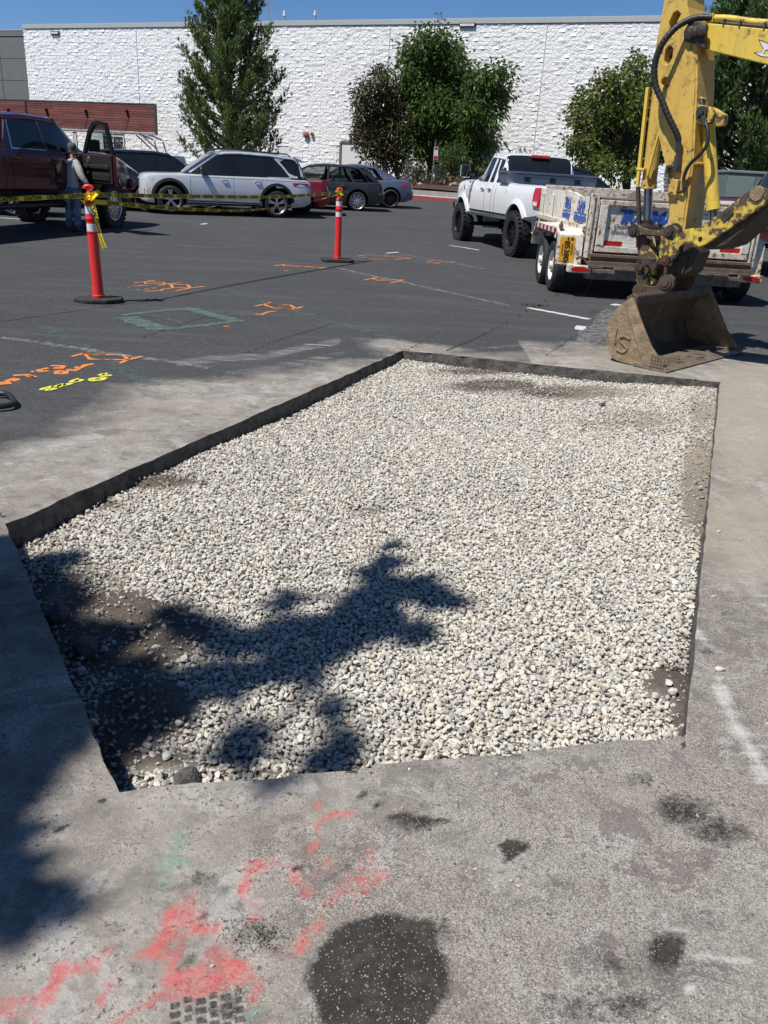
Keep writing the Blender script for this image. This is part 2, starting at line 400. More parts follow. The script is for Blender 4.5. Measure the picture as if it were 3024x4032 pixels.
    red = [(([(0, 1000), (60, 965), (130, 1010)]), 40, .8), ([(165, 960), (210, 880), (260, 830), (315, 845)], 34, .95), ([(372, 780), (385, 900), (395, 1040)], 24, .95), ([(490, 775), (515, 800)], 26, .9),
           ([(640, 650), (600, 720), (600, 800), (650, 880), (740, 910), (840, 870), (860, 840), (800, 790)], 40, 1.1), ([(650, 665), (700, 700), (760, 695)], 36, .95), ([(860, 850), (940, 950)], 22, .9), ([(600, 920), (612, 965)], 22, .8),
           ([(500, 1000), (550, 985)], 26, .8), ([(690, 560), (720, 625)], 34, .8), ([(990, 460), (920, 470), (890, 540), (910, 620), (940, 660)], 28, .95), ([(1040, 460), (1090, 540), (1150, 600)], 26, .95),
           ([(1160, 680), (1110, 730), (1050, 790)], 26, .95), ([(1170, 250), (1200, 290), (1250, 280)], 18, 1.0), ([(1170, 290), (1150, 340)], 12, .9), ([(1130, 370), (1160, 430), (1190, 475)], 20, .9),
           ([(1345, 400), (1330, 470), (1280, 500), (1395, 520)], 34, .72), ([(1230, 560), (1290, 610)], 26, .85), ([(930, 840), (960, 870)], 30, .6), ([(1310, 330), (1320, 345)], 10, .7)]
    m1[:, 2] = np.maximum.reduce([stroke(z(p), w * 1.45, k * .86) for p, w, k in red] + [blob(22, 2420, 26, 16, 0.9)])
    gl = [stroke(z(p), w, k) for p, w, k in [([(640, 380), (600, 470), (580, 540)], 60, .7), ([(690, 470), (680, 520)], 50, .65), ([(430, 250), (470, 330), (600, 330)], 24, .55), ([(900, 980), (960, 1040)], 40, .75), ([(1060, 980), (1080, 1040)], 26, .7)]]
    m1[:, 3] = np.maximum.reduce(gl)
    m2[:, 0] = np.maximum.reduce([stroke(p, w, k) for p, w, k in [([(2760, 2530), (2830, 2560), (2960, 2640)], 26, .6), ([(2830, 2700), (2890, 2850), (2960, 2960), (3010, 3060)], 44, .85), ([(2930, 2270), (3010, 2370)], 50, .6),
        ([(2755, 2500), (2780, 2540)], 36, .8), ([(2620, 3665), (2740, 3680)], 26, .8), ([(2760, 3770), (2960, 3800)], 46, .65), ([(2580, 3590), (2640, 3600)], 20, .7), ([(2770, 3920), (2790, 3930)], 22, 1.1), ([(2690, 3880), (2720, 3890)], 14, 1.0),
        ([(1060, 3260), (1110, 3290)], 44, .55), ([(700, 1430), (820, 1415), (1050, 1402), (1200, 1368), (1330, 1345)], 20, .62), ([(880, 1475), (1150, 1432), (1350, 1392)], 16, .55), ([(1700, 1385), (2180, 1350)], 6, .55), ([(1100, 3370), (1180, 3480)], 12, .6),
        ([(390, 2840), (430, 2960)], 16, .5), ([(2250, 3900), (2330, 3960)], 60, .35), ([(1700, 3900), (1800, 3990)], 60, .35)]])
    m2[:, 1] = np.maximum.reduce([blob(650, 1590, 200, 30, .7), blob(540, 1640, 150, 20, .6), blob(850, 1590, 130, 20, .6), blob(2950, 1650, 190, 260, .9), blob(2920, 2100, 190, 240, .85), blob(2500, 1400, 420, 50, .6), blob(2100, 1400, 300, 22, .6),
        blob(2500, 3130, 130, 50, .5), blob(1560, 3480, 160, 50, .35), blob(150, 3100, 200, 160, .2), blob(480, 3680, 60, 30, .5)])
    # cracks
    ck = [([(455, 3135), (415, 3140), (330, 3210), (250, 3250), (160, 3320), (100, 3390)], 7), ([(2200, 1160), (2090, 1215), (1990, 1275), (1880, 1330), (1760, 1380)], 4.5), ([(2390, 1225), (2270, 1320), (2150, 1400)], 4), ([(960, 1395), (1090, 1340), (1230, 1300), (1320, 1270)], 3),
          ([(2690, 2860), (2697, 2960)], 5), ([(0, 2010), (40, 2090)], 6), ([(1390, 3030), (1420, 3080)], 14), ([(0, 1135), (200, 1080), (330, 1070)], 2.5), ([(560, 1330), (800, 1250), (920, 1225)], 3), ([(1600, 1380), (1690, 1330), (1760, 1290)], 3)]
    w_ = 6 * (n2 - 0.5)
    m2[:, 2] = np.maximum.reduce([stroke(p, w, 1.0) for p, w in ck])
    m2[:, 3] = np.clip((5.0 - y) / 3.5, 0, 1) * np.where(near, 1, 0) * np.clip(0.45 + 0.9 * (x + 0.2), 0.3, 1)        # how coarse the worn surface reads: most near the camera's feet
    for nm, dat in (('soil', m1), ('wear', m2)):
        at = me.attributes.new(nm, 'FLOAT_COLOR', 'POINT'); at.data.foreach_set('color', dat.astype(np.float32).ravel())
    me.polygons.foreach_set('use_smooth', [True] * len(me.polygons)); me.update()
    return struct(o)
def ground_material():
    m, nt, p = newmat('worn_asphalt'); L = nt.links; co = posco(nt)
    def attr(n):
        a = nd(nt, 'ShaderNodeAttribute', attribute_name=n); s = nd(nt, 'ShaderNodeSeparateColor'); L.new(a.outputs['Color'], s.inputs[0]); return s.outputs[0], s.outputs[1], s.outputs[2], a.outputs['Alpha']
    dust, oil, red, green = attr('soil'); white, tan, crack, nearm = attr('wear')
    nA = noise(nt, 1.3, 6, 0.62, co); nB = noise(nt, 7, 7, 0.68, co); nC = noise(nt, 42, 6, 0.72, co, 0.2); nD = noise(nt, 210, 3, 0.7, co)
    def thr(mask, amt, lo=0.46, hi=0.58, n=None):
        f = math_(nt, 'ADD', mask, math_(nt, 'MULTIPLY', math_(nt, 'SUBTRACT', n or nBC, 0.5), amt)); return ramp(nt, f, [(lo, 0.0), (hi, 1.0)])
    nBC = math_(nt, 'ADD', math_(nt, 'MULTIPLY', nB, 0.55), math_(nt, 'MULTIPLY', nC, 0.45))
    def vcell(scale, ch):
        v = nd(nt, 'ShaderNodeTexVoronoi'); v.inputs['Scale'].default_value = scale; L.new(co, v.inputs['Vector']); q = nd(nt, 'ShaderNodeSeparateColor'); L.new(v.outputs['Color'], q.inputs[0]); return q.outputs[ch]
    cell, cell2 = vcell(260, 0), vcell(420, 1)
    def band(f, a, b, hi=1.0): return ramp(nt, f, [(a, 0.0), (b, hi)])
    mul = lambda a, b: math_(nt, 'MULTIPLY', a, b)
    nE = noise(nt, 0.33, 4, 0.55, co); nF = noise(nt, 18, 8, 0.74, co, 0.25); nG = noise(nt, 75, 6, 0.72, co)
    mp = nd(nt, 'ShaderNodeMapping'); mp.inputs['Rotation'].default_value = (0, 0, 0.9); mp.inputs['Scale'].default_value = (2.2, 26, 1); L.new(co, mp.inputs[0]); nS = noise(nt, 1.0, 6, 0.7, mp.outputs[0])
    # asphalt: dark binder with fine grey aggregate, paler where it is polished
    asph = mixc(nt, band(cell, 0.25, 1.0), (0.036, 0.038, 0.040), (0.080, 0.081, 0.082))
    asph = mixc(nt, band(nE, 0.42, 0.60, 0.65), asph, (0.040, 0.042, 0.044))
    mq = nd(nt, 'ShaderNodeMapping'); mq.inputs['Rotation'].default_value = (0, 0, -0.25); mq.inputs['Scale'].default_value = (0.5, 3.2, 1); L.new(co, mq.inputs[0]); asph = mixc(nt, band(noise(nt, 1.0, 6, 0.65, mq.outputs[0]), 0.50, 0.66, 0.55), asph, (0.090, 0.091, 0.092))
    asph = mixc(nt, band(nA, 0.50, 0.70, 0.35), asph, (0.080, 0.079, 0.077))
    asph = mixc(nt, band(nF, 0.52, 0.60, 0.6), asph, (0.095, 0.095, 0.095))
    asph = mixc(nt, band(noise(nt, 34, 7, 0.75, co), 0.52, 0.60, 0.6), asph, (0.028, 0.029, 0.030))
    asph = mixc(nt, band(nG, 0.56, 0.64, 0.5), asph, (0.15, 0.148, 0.145))
    asph = mixc(nt, band(nS, 0.60, 0.72, 0.28), asph, (0.13, 0.127, 0.122))
    asph = mixc(nt, band(nB, 0.60, 0.72, 0.5), asph, (0.026, 0.027, 0.028))
    # dusty worn surface: soft mottling, scuffs, small pits and grit
    du = mixc(nt, band(nB, 0.34, 0.66), (0.235, 0.215, 0.187), (0.375, 0.350, 0.312))
    du = mixc(nt, band(nA, 0.42, 0.60, 0.7), du, (0.25, 0.215, 0.175))
    du = mixc(nt, band(nF, 0.48, 0.66, 0.65), du, (0.190, 0.172, 0.156))
    du = mixc(nt, band(noise(nt, 6.5, 9, 0.74, co, 0.6), 0.54, 0.58, 0.65), du, (0.155, 0.135, 0.122))
    du = mixc(nt, band(noise(nt, 3.1, 9, 0.72, co, 0.8), 0.55, 0.59, 0.6), du, (0.43, 0.415, 0.395))
    du = mixc(nt, band(nS, 0.56, 0.72, 0.35), du, (0.42, 0.40, 0.37))
    du = mixc(nt, band(cell, 0.2, 1.0, 0.22), du, (0.16, 0.15, 0.14))
    pits = mul(band(nG, 0.57, 0.63, 0.9), band(nB, 0.44, 0.60))
    du = mixc(nt, pits, du, (0.070, 0.064, 0.060))
    lite = mul(band(cell2, 0.72, 0.84, 0.75), band(math_(nt, 'ADD', nB, mul(nearm, 0.26)), 0.50, 0.70))
    du = mixc(nt, lite, du, (0.48, 0.455, 0.41))
    dk = mul(band(vcell(330, 2), 0.55, 0.80, 0.7), band(math_(nt, 'ADD', nA, mul(nearm, 0.26)), 0.52, 0.70)); du = mixc(nt, dk, du, (0.085, 0.078, 0.072))
    chunk = band(noise(nt, 5.0, 10, 0.76, co, 0.5), 0.56, 0.575, 0.5)
    du = mixc(nt, mul(chunk, nearm), du, (0.150, 0.130, 0.124))
    c = mixc(nt, thr(dust, 1.1, 0.22, 0.80), asph, du)
    c = mixc(nt, mul(thr(tan, 0.9, 0.30, 0.85), 0.65), c, mixc(nt, nF, (0.40, 0.36, 0.295), (0.305, 0.27, 0.215)))
    c = mixc(nt, mul(thr(white, 2.2, 0.55, 0.95, math_(nt, 'ADD', mul(nS, 0.6), mul(nG, 0.4))), 0.7), c, (0.60, 0.59, 0.57))
    fine = math_(nt, 'ADD', mul(nF, 0.55), mul(nG, 0.45))
    c = mixc(nt, mul(thr(green, 2.4, 0.55, 0.72, fine), 0.75), c, (0.17, 0.27, 0.215))
    rc = mixc(nt, nG, (0.60, 0.135, 0.125), (0.44, 0.085, 0.085))
    c = mixc(nt, mul(thr(red, 2.9, 0.46, 1.0, fine), 0.88), c, rc)
    c = mixc(nt, mul(pits, 0.8), c, (0.075, 0.055, 0.052)); c = mixc(nt, mul(mul(chunk, nearm), 0.7), c, (0.140, 0.115, 0.110))
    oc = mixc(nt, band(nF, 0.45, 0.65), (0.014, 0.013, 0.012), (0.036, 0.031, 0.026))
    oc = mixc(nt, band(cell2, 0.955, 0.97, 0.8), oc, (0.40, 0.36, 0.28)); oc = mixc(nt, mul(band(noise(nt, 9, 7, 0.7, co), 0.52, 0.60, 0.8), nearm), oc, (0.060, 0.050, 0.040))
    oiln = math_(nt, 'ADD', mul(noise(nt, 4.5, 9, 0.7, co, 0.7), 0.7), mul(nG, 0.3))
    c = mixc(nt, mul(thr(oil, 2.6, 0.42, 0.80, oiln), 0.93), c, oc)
    ckm = thr(crack, 1.3, 0.60, 0.80, fine)
    c = mixc(nt, mul(ckm, 0.85), c, (0.022, 0.021, 0.020))
    L.new(c, p.inputs['Base Color']); p.inputs['Roughness'].default_value = 0.82; p.inputs['Specular IOR Level'].default_value = 0.35
    h = math_(nt, 'ADD', math_(nt, 'MULTIPLY', nF, 0.8), math_(nt, 'MULTIPLY', nG, 0.6)); h = math_(nt, 'ADD', h, math_(nt, 'MULTIPLY', cell, 0.25))
    h = math_(nt, 'SUBTRACT', h, math_(nt, 'MULTIPLY', ckm, 1.0)); h = math_(nt, 'SUBTRACT', h, math_(nt, 'MULTIPLY', pits, 0.5)); h = math_(nt, 'SUBTRACT', h, math_(nt, 'MULTIPLY', chunk, 0.4))
    bump(nt, p, h, 0.6, 0.006)
    return m
MATG = ground_material(); build_ground()

# ---- pit: broken cut faces, floor of dirt
def pit_height(x, y):
    d = (PIT[4] - PIT[0]).normalized(); near_left = np.clip(1 - np.abs((x - PIT[0].x) * -d.y + (y - PIT[0].y) * d.x) / 0.7, 0, 1)
    d2 = (PIT[3] - PIT[2]).normalized(); near_right = np.clip(1 - np.abs((x - PIT[2].x) * -d2.y + (y - PIT[2].y) * d2.x) / 0.75, 0, 1)
    return -0.090 + 0.050 * (fbm(x, y, 1.1, 3) - 0.5) - 0.035 * near_left + 0.052 * near_right ** 0.7
MT['cut'] = M('cut_asphalt_face', (0.135, 0.125, 0.112), 0.9, vs=16, col2=(0.045, 0.042, 0.039), bs=45, bstr=0.9, bd=0.02)
def dirt_material():
    m, nt, p = newmat('pit_dirt'); co = posco(nt); s = nd(nt, 'ShaderNodeSeparateXYZ'); nt.links.new(co, s.inputs[0]); n = noise(nt, 7, 7, 0.7, co); f = noise(nt, 70, 5, 0.75, co)
    c = mixc(nt, ramp(nt, n, [(0.36, 0.0), (0.66, 1.0)]), (0.125, 0.100, 0.076), (0.058, 0.050, 0.043)); c = mixc(nt, ramp(nt, f, [(0.5, 0.0), (0.7, 0.8)]), c, (0.21, 0.175, 0.135)); da = nd(nt, 'ShaderNodeAttribute', attribute_name='soil'); c = mixc(nt, da.outputs['Fac'], mixc(nt, f, (0.40, 0.375, 0.33), (0.27, 0.25, 0.22)), c)
    t = mixc(nt, n, (0.36, 0.315, 0.25), (0.24, 0.205, 0.16)); c = mixc(nt, ramp(nt, math_(nt, 'ADD', s.outputs[0], math_(nt, 'MULTIPLY', math_(nt, 'SUBTRACT', n, 0.5), 0.8)), [(0.0, 0.0), (1.0, 1.0)]) if False else math_(nt, 'MULTIPLY', math_(nt, 'SUBTRACT', s.outputs[0], 1.25), 1.6, True), c, t)
    nt.links.new(c, p.inputs['Base Color']); p.inputs['Roughness'].default_value = 0.95; bump(nt, p, math_(nt, 'ADD', n, f), 0.9, 0.012); return m
MT['dirt'] = dirt_material()
def build_pit():
    mb = MB()
    for k in range(5):
        p, q = PIT[k], PIT[(k + 1) % 5]; d = q - p; L = d.length; d = d.normalized(); n = Vector((-d.y, d.x)); N = int(L / 0.03)
        s = np.linspace(0, L, N + 1); off = edge_off(k, s) * np.clip(np.minimum(s, L - s) / 0.1, 0, 1); rows = [0.0, -0.02, -0.05, -0.085, -0.12, -0.2]; b = len(mb.v)
        rough = (0.010, 0.030, 0.010, 0.014, 0.010)[k]
        for r, zz in enumerate(rows):
            jit = fbm(s * 1.0, np.full(N + 1, zz * 40 + k), 11, 4) - 0.5
            for i in range(N + 1):
                m = min(1, min(s[i], L - s[i]) / 0.08)
                P = p + d * float(s[i]) + n * float(off[i] + (rough * 1.6 * jit[i] * m if r else 0) - 0.004 * r * m); mb.v.append((P.x, P.y, zz - (0.001 if r == 0 else 0)))
        for r in range(len(rows) - 1):
            for i in range(N):
                a = b + r * (N + 1) + i; mb.f.append((a, a + 1, a + N + 2, a + N + 1)); mb.mi.append(0)
    struct(mb.build('pit_wall', MT['cut'], smooth=50))
    xs = np.arange(-1.8, 2.9, 0.03); ys = np.arange(1.4, 7.5, 0.03); X, Y = np.meshgrid(xs, ys, indexing='ij'); n = len(ys)
    Z = pit_height(X, Y) - 0.014 + 0.03 * (fbm(X, Y, 9, 4) - 0.5)
    u, v = proj_np(np.stack([X.ravel(), Y.ravel(), Z.ravel()], 1)); Z = Z + (0.030 * dirt_mask(u, v)).reshape(Z.shape)
    V = np.stack([X.ravel(), Y.ravel(), Z.ravel()], 1); i, j = np.meshgrid(np.arange(len(xs) - 1), np.arange(n - 1), indexing='ij'); a = (i * n + j).ravel()
    F = np.stack([a, a + n, a + n + 1, a + 1], 1); c = V[F].mean(1); F = F[sdist(c[:, 0], c[:, 1]) < 0.05]
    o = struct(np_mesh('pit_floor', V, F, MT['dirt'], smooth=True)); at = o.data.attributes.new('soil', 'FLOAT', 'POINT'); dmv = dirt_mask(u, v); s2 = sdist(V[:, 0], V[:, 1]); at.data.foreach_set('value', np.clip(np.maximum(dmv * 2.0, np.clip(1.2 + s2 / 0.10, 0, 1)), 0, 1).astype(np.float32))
def dirt_mask(u, v):
    B = [(470, 2500, 300, 150, 1.02), (560, 2800, 190, 120, .75), (330, 2330, 150, 110, .45), (430, 2950, 120, 120, .8), (640, 3010, 130, 30, .6), (1950, 1522, 170, 26, .75), (2250, 1548, 230, 24, .85), (2760, 1920, 70, 170, .95), (2770, 1640, 60, 80, .5), (2620, 2690, 75, 50, 1.0),
         (2690, 2830, 40, 90, .9), (560, 1900, 190, 26, .9), (400, 1985, 70, 24, .7), (1850, 1465, 170, 16, .6), (1450, 1400, 20, 10, 0), (2480, 1660, 200, 50, .35), (200, 2130, 70, 40, .4), (1100, 3050, 200, 16, .5), (180, 2300, 60, 120, .5), (1440, 2010, 90, 16, .35)]
    m = 0
    for cu, cv, ru, rv, k in B:
        r = np.hypot((u - cu) / ru, (v - cv) / rv); m = np.maximum(m, k * np.clip((1.5 - r) / 1.0, 0, 1))
    return m
build_pit()
# ---- gravel
def ico():
    bm = bmesh.new(); bmesh.ops.create_icosphere(bm, subdivisions=1, radius=1.0); V = np.array([v.co[:] for v in bm.verts]); F = np.array([[v.index for v in f.verts] for f in bm.faces]); bm.free(); return V, F
ICO_V, ICO_F = ico()
def rock_protos(n, rng):
    out = []
    for _ in range(n):
        v = ICO_V * rng.uniform(0.70, 1.22, (12, 1))
        for _ in range(4):                                    # knock flats off it so it reads as crushed stone
            a = rng.normal(size=3); a /= np.linalg.norm(a); d = v @ a; h = rng.uniform(0.45, 0.75); v = v - np.outer(np.maximum(0, d - h), a)
        out.append(v * np.array([1.0, rng.uniform(0.52, 0.88), rng.uniform(0.36, 0.62)]))
    return np.array(out)
def rand_rot(n, rng, flat=0.5):
    a = rng.uniform(0, 2 * np.pi, n); b = rng.normal(0, flat, n); c = rng.normal(0, flat, n)
    ca, sa, cb, sb, cc, sc_ = np.cos(a), np.sin(a), np.cos(b), np.sin(b), np.cos(c), np.sin(c)
    Z = np.zeros(n); O = np.ones(n)
    Rz = np.stack([ca, -sa, Z, sa, ca, Z, Z, Z, O], 1).reshape(n, 3, 3); Ry = np.stack([cb, Z, sb, Z, O, Z, -sb, Z, cb], 1).reshape(n, 3, 3); Rx = np.stack([O, Z, Z, Z, cc, -sc_, Z, sc_, cc], 1).reshape(n, 3, 3)
    return Rz @ Ry @ Rx
def scatter_rocks(name, P, S, mat, soil=None, flat=0.5):
    n = len(P); pr = rock_protos(60, RNG); k = RNG.integers(0, 40, n); v = pr[k] * S[:, None, None]
    v = np.einsum('nij,nkj->nki', rand_rot(n, RNG, flat), v) + P[:, None, :]
    F = (ICO_F[None] + (np.arange(n) * 12)[:, None, None]).reshape(-1, 3)
    o = np_mesh(name, v.reshape(-1, 3), F, mat)
    if soil is not None:
        at = o.data.attributes.new('soil', 'FLOAT', 'POINT'); at.data.foreach_set('value', np.repeat(soil, 12).astype(np.float32))
    return o
def gravel_material():
    m, nt, p = newmat('crushed_stone'); g = nd(nt, 'ShaderNodeNewGeometry'); co = g.outputs['Position']
    r = nd(nt, 'ShaderNodeValToRGB'); e = r.color_ramp.elements
    st = [(0.0, (0.281, 0.281, 0.275)), (0.12, (0.403, 0.394, 0.371)), (0.32, (0.514, 0.495, 0.449)), (0.6, (0.599, 0.571, 0.506)), (0.80, (0.607, 0.555, 0.452)), (0.90, (0.678, 0.654, 0.597)), (0.97, (0.439, 0.364, 0.283))]
    while len(e) < len(st): e.new(0.5)
    for el, (q, c) in zip(e, st): el.position = q; el.color = (*c, 1)
    nt.links.new(g.outputs['Random Per Island'], r.inputs[0])
    n = noise(nt, 90, 4, 0.7, co); c = mixc(nt, ramp(nt, n, [(0.4, 0.0), (0.75, 0.5)]), r.outputs[0], (0.46, 0.43, 0.38))
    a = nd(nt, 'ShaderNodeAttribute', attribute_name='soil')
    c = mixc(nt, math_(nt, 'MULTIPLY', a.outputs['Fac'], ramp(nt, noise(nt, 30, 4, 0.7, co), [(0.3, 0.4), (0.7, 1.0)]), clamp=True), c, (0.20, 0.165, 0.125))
    nt.links.new(c, p.inputs['Base Color']); p.inputs['Roughness'].default_value = 0.88; p.inputs['Specular IOR Level'].default_value = 0.3
    bump(nt, p, noise(nt, 260, 3, 0.7, co), 0.35, 0.003)
    return m
MT['gravel'] = gravel_material()
def build_gravel():
    def layer(sp, dz, margin, keepk, smin, smax):
        xs = np.arange(-1.75, 2.85, sp); ys = np.arange(1.5, 7.45, sp * 0.9); X, Y = np.meshgrid(xs, ys, indexing='ij')
        x = X.ravel() + RNG.uniform(-.42, .42, X.size) * sp; y = Y.ravel() + RNG.uniform(-.42, .42, X.size) * sp
        sd = sdist(x, y); k = sd < -margin; x, y, sd = x[k], y[k], sd[k]
        z = pit_height(x, y) + dz + RNG.normal(0, 0.003, len(x)); u, v = proj_np(np.stack([x, y, z], 1)); dm = dirt_mask(u, v)
        dm = dm + 0.5 * (fbm(x, y, 5, 4) - 0.5) * (dm > 0.05)
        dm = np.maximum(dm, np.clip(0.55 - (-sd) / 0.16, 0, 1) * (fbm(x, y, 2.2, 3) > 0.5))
        keep = RNG.random(len(x)) > keepk * np.clip(dm, 0, 0.985)
        s = RNG.uniform(smin, smax, len(x)) * np.where(dm > 0.45, 0.78, 1.0) * np.where(RNG.random(len(x)) < 0.08, 1.35, np.where(RNG.random(len(x)) < 0.2, 0.7, 1.0))
        return np.stack([x, y, z], 1)[keep], s[keep], np.clip(dm * 0.9, 0, 0.9)[keep]
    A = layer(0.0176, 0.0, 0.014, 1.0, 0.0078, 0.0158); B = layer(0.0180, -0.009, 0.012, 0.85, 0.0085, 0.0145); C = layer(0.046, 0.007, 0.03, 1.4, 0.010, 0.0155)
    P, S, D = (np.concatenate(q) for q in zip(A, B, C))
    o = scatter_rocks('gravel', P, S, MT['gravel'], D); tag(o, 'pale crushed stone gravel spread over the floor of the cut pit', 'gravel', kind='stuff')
    # fine crumbs on the bare dirt and along the cut
    n = 70000; x = RNG.uniform(-1.7, 2.8, n); y = RNG.uniform(1.55, 7.4, n); sd = sdist(x, y); u, v = proj_np(np.stack([x, y, np.full(n, -.1)], 1)); dm = dirt_mask(u, v)
    k = (sd < -0.006) & (RNG.random(n) < np.maximum(dm, (sd > -0.08) * 0.7)); x, y, dm = x[k], y[k], dm[k]
    z = pit_height(x, y) - 0.004 + 0.03 * np.clip(dm, 0, 1); 
    o = scatter_rocks('dirt_crumbs', np.stack([x, y, z], 1), 0.0025 + 0.0105 * RNG.random(len(x)) ** 2.2 , MT['gravel'], np.clip(0.45 + dm * 0.5, 0, 0.95) * RNG.uniform(0.5, 1.0, len(x)))
    tag(o, 'small brown crumbs of soil and stone on the bare dirt patches', 'crumbs', kind='stuff')
    # grit thrown onto the pavement
    n = 5200; x = RNG.uniform(-2.4, 3.2, n); y = RNG.uniform(0.7, 8, n); sd = sdist(x, y)
    pr = np.where(x > 0.9, 0.8, 0.25) * np.exp(-np.clip(sd, 0, 9) / 0.7) + (y < 1.9) * (x > -0.3) * 0.4; k = (sd > 0.012) & (RNG.random(n) < pr); x, y = x[k], y[k]
    o = scatter_rocks('pavement_grit', np.stack([x, y, np.full(len(x), 0.002)], 1), RNG.choice([0.0022, 0.003, 0.004, 0.007], len(x), p=[.5, .3, .16, .04]), MT['gravel'], RNG.uniform(0, 0.5, len(x)))
    tag(o, 'pale grit and stone chips strewn over the pavement beside the pit', 'grit', kind='stuff')
build_gravel()
def rock_thing(name, px, s, mat, label, cat, group=None, z=None, sc=(1, .8, .6), rz=0.0, sub=2):
    P = gp(*px); P.z = (float(pit_height(np.array([P.x]), np.array([P.y]))[0]) + 0.012) if z is None else z
    bm = bmesh.new(); bmesh.ops.create_icosphere(bm, subdivisions=sub, radius=1.0)
    for _ in range(7):
        a = Vector(RNG.normal(size=3)).normalized(); h = RNG.uniform(0.5, 0.8)
        for v in bm.verts:
            d = v.co.dot(a)
            if d > h: v.co -= a * (d - h)
    for v in bm.verts: v.co = Vector((v.co.x * sc[0], v.co.y * sc[1], v.co.z * sc[2])) * s * RNG.uniform(0.96, 1.05)
    me = bpy.data.meshes.new(name); bm.to_mesh(me); bm.free(); me.materials.append(mat)
    o = link(name, me, None, 35); o.location = P + Vector((0, 0, s * sc[2] * 0.5)); o.rotation_euler = (0, 0, rz); return tag(o, label, cat, group)
MT['stone'] = M('pale_stone', (0.58, 0.56, 0.52), 0.85, var=0.35, vs=40, bs=120, bstr=0.4)
MT['chunk'] = M('asphalt_chunk', (0.045, 0.043, 0.041), 0.9, var=0.5, vs=60, col2=(0.16, 0.15, 0.14), bs=90, bstr=0.9)
for i, (px, s) in enumerate([((611, 2449), .017), ((588, 2470), .013), ((402, 2447), .02), ((310, 2520), .018), ((246, 2537), .017), ((350, 2712), .022), ((301, 2693), .015), ((360, 2780), .017), ((770, 2552), .018), ((706, 2588), .017), ((652, 2513), .014), ((838, 2520), .02), ((575, 2805), .016), ((650, 2850), .018), ((700, 2730), .014), ((2660, 2690), .022), ((2640, 2655), .018), ((2588, 2700), .016)]):
    lab = 'pale loose stone on the bare dark dirt in the corner of the pit' if i < 15 else 'pale loose stone on the small dirt patch at the right edge of the pit'
    rock_thing('loose_stone', px, s, MT['stone'], lab, 'stone', 'loose stones on dirt in the far corner' if i < 15 else 'loose stones on dirt by the right edge', rz=i * 1.3)
for px, s, lab in [((728, 2945), .045, 'black broken asphalt chunk among pale gravel by the near edge of the pit'), ((330, 2450), .06, 'flat dark asphalt lump on the dirt beside the left cut face'), ((215, 2330), .055, 'grey broken pavement lump wedged against the left cut face'), ((2380, 1555), .03, 'small dark clod at the far end of the gravel')]:
    rock_thing('asphalt_chunk', px, s, MT['chunk'], lab, 'asphalt chunk', rz=s * 30, sub=3)
rock_thing('loose_stone', (2830, 2095), .012, MT['stone'], 'single white pebble on the tan pavement right of the pit', 'stone', z=0.0)
rock_thing('loose_stone', (2812, 2350), .011, MT['stone'], 'flat cream pebble on the pavement close to the pit edge', 'stone', z=0.0, sc=(1.3, .6, .4))
rock_thing('loose_stone', (2835, 2640), .017, MT['stone'], 'pale stone lying in brown grit on the pavement beside the pit corner', 'stone', z=0.0)
# ---- painted marks on the asphalt
MT['orange'] = flatpaint('orange_spray', (0.82, 0.27, 0.07), 0.60, 26, 0.10); MT['yellowp'] = flatpaint('yellow_spray', (0.78, 0.72, 0.08), 0.62, 26, 0.10)
MT['greenp'] = flatpaint('faded_green_paint', (0.125, 0.205, 0.165), 0.53, 11, 0.12); MT['greenf'] = flatpaint('ghost_green_paint', (0.105, 0.155, 0.130), 0.46, 8, 0.10)
MT['whitep'] = flatpaint('white_line_paint', (0.62, 0.62, 0.60), 0.62, 12, 0.06); MT['whitew'] = flatpaint('worn_white_line', (0.42, 0.42, 0.41), 0.44, 12, 0.10)
MT['seal'] = flatpaint('pale_patch', (0.40, 0.38, 0.35), 0.55, 5, 0.10)
def ribbon_mark(name, lines, width, mat, lift=0.004, zf=None, taper=True):
    mb = MB()
    for L in lines:
        pts = []
        for a, b in zip(L[:-1], L[1:]):
            n = max(2, int(math.hypot(b[0] - a[0], b[1] - a[1]) / 14))
            pts += [(a[0] + (b[0] - a[0]) * i / n, a[1] + (b[1] - a[1]) * i / n) for i in range(n)]
        pts.append(L[-1]); W = [gp(u, v, lift) for u, v in pts]; b0 = len(mb.v)
        for i, p in enumerate(W):
            t = (W[min(i + 1, len(W) - 1)] - W[max(0, i - 1)]); t.z = 0
            if t.length < 1e-6: t = Vector((1, 0, 0))
            t.normalize(); n = Vector((-t.y, t.x, 0)); w = width * (0.5 + 0.12 * math.sin(i * 1.7 + p.x * 9))
            mb.v += [tuple(p + n * w), tuple(p - n * w)]
        for i in range(len(W) - 1): mb.f.append((b0 + 2 * i, b0 + 2 * i + 1, b0 + 2 * i + 3, b0 + 2 * i + 2)); mb.mi.append(0)
    return struct(mb.build(name, mat))
def zz(L, ox, oy, k): return [[(ox + a * k, oy + b * k) for a, b in l] for l in L]
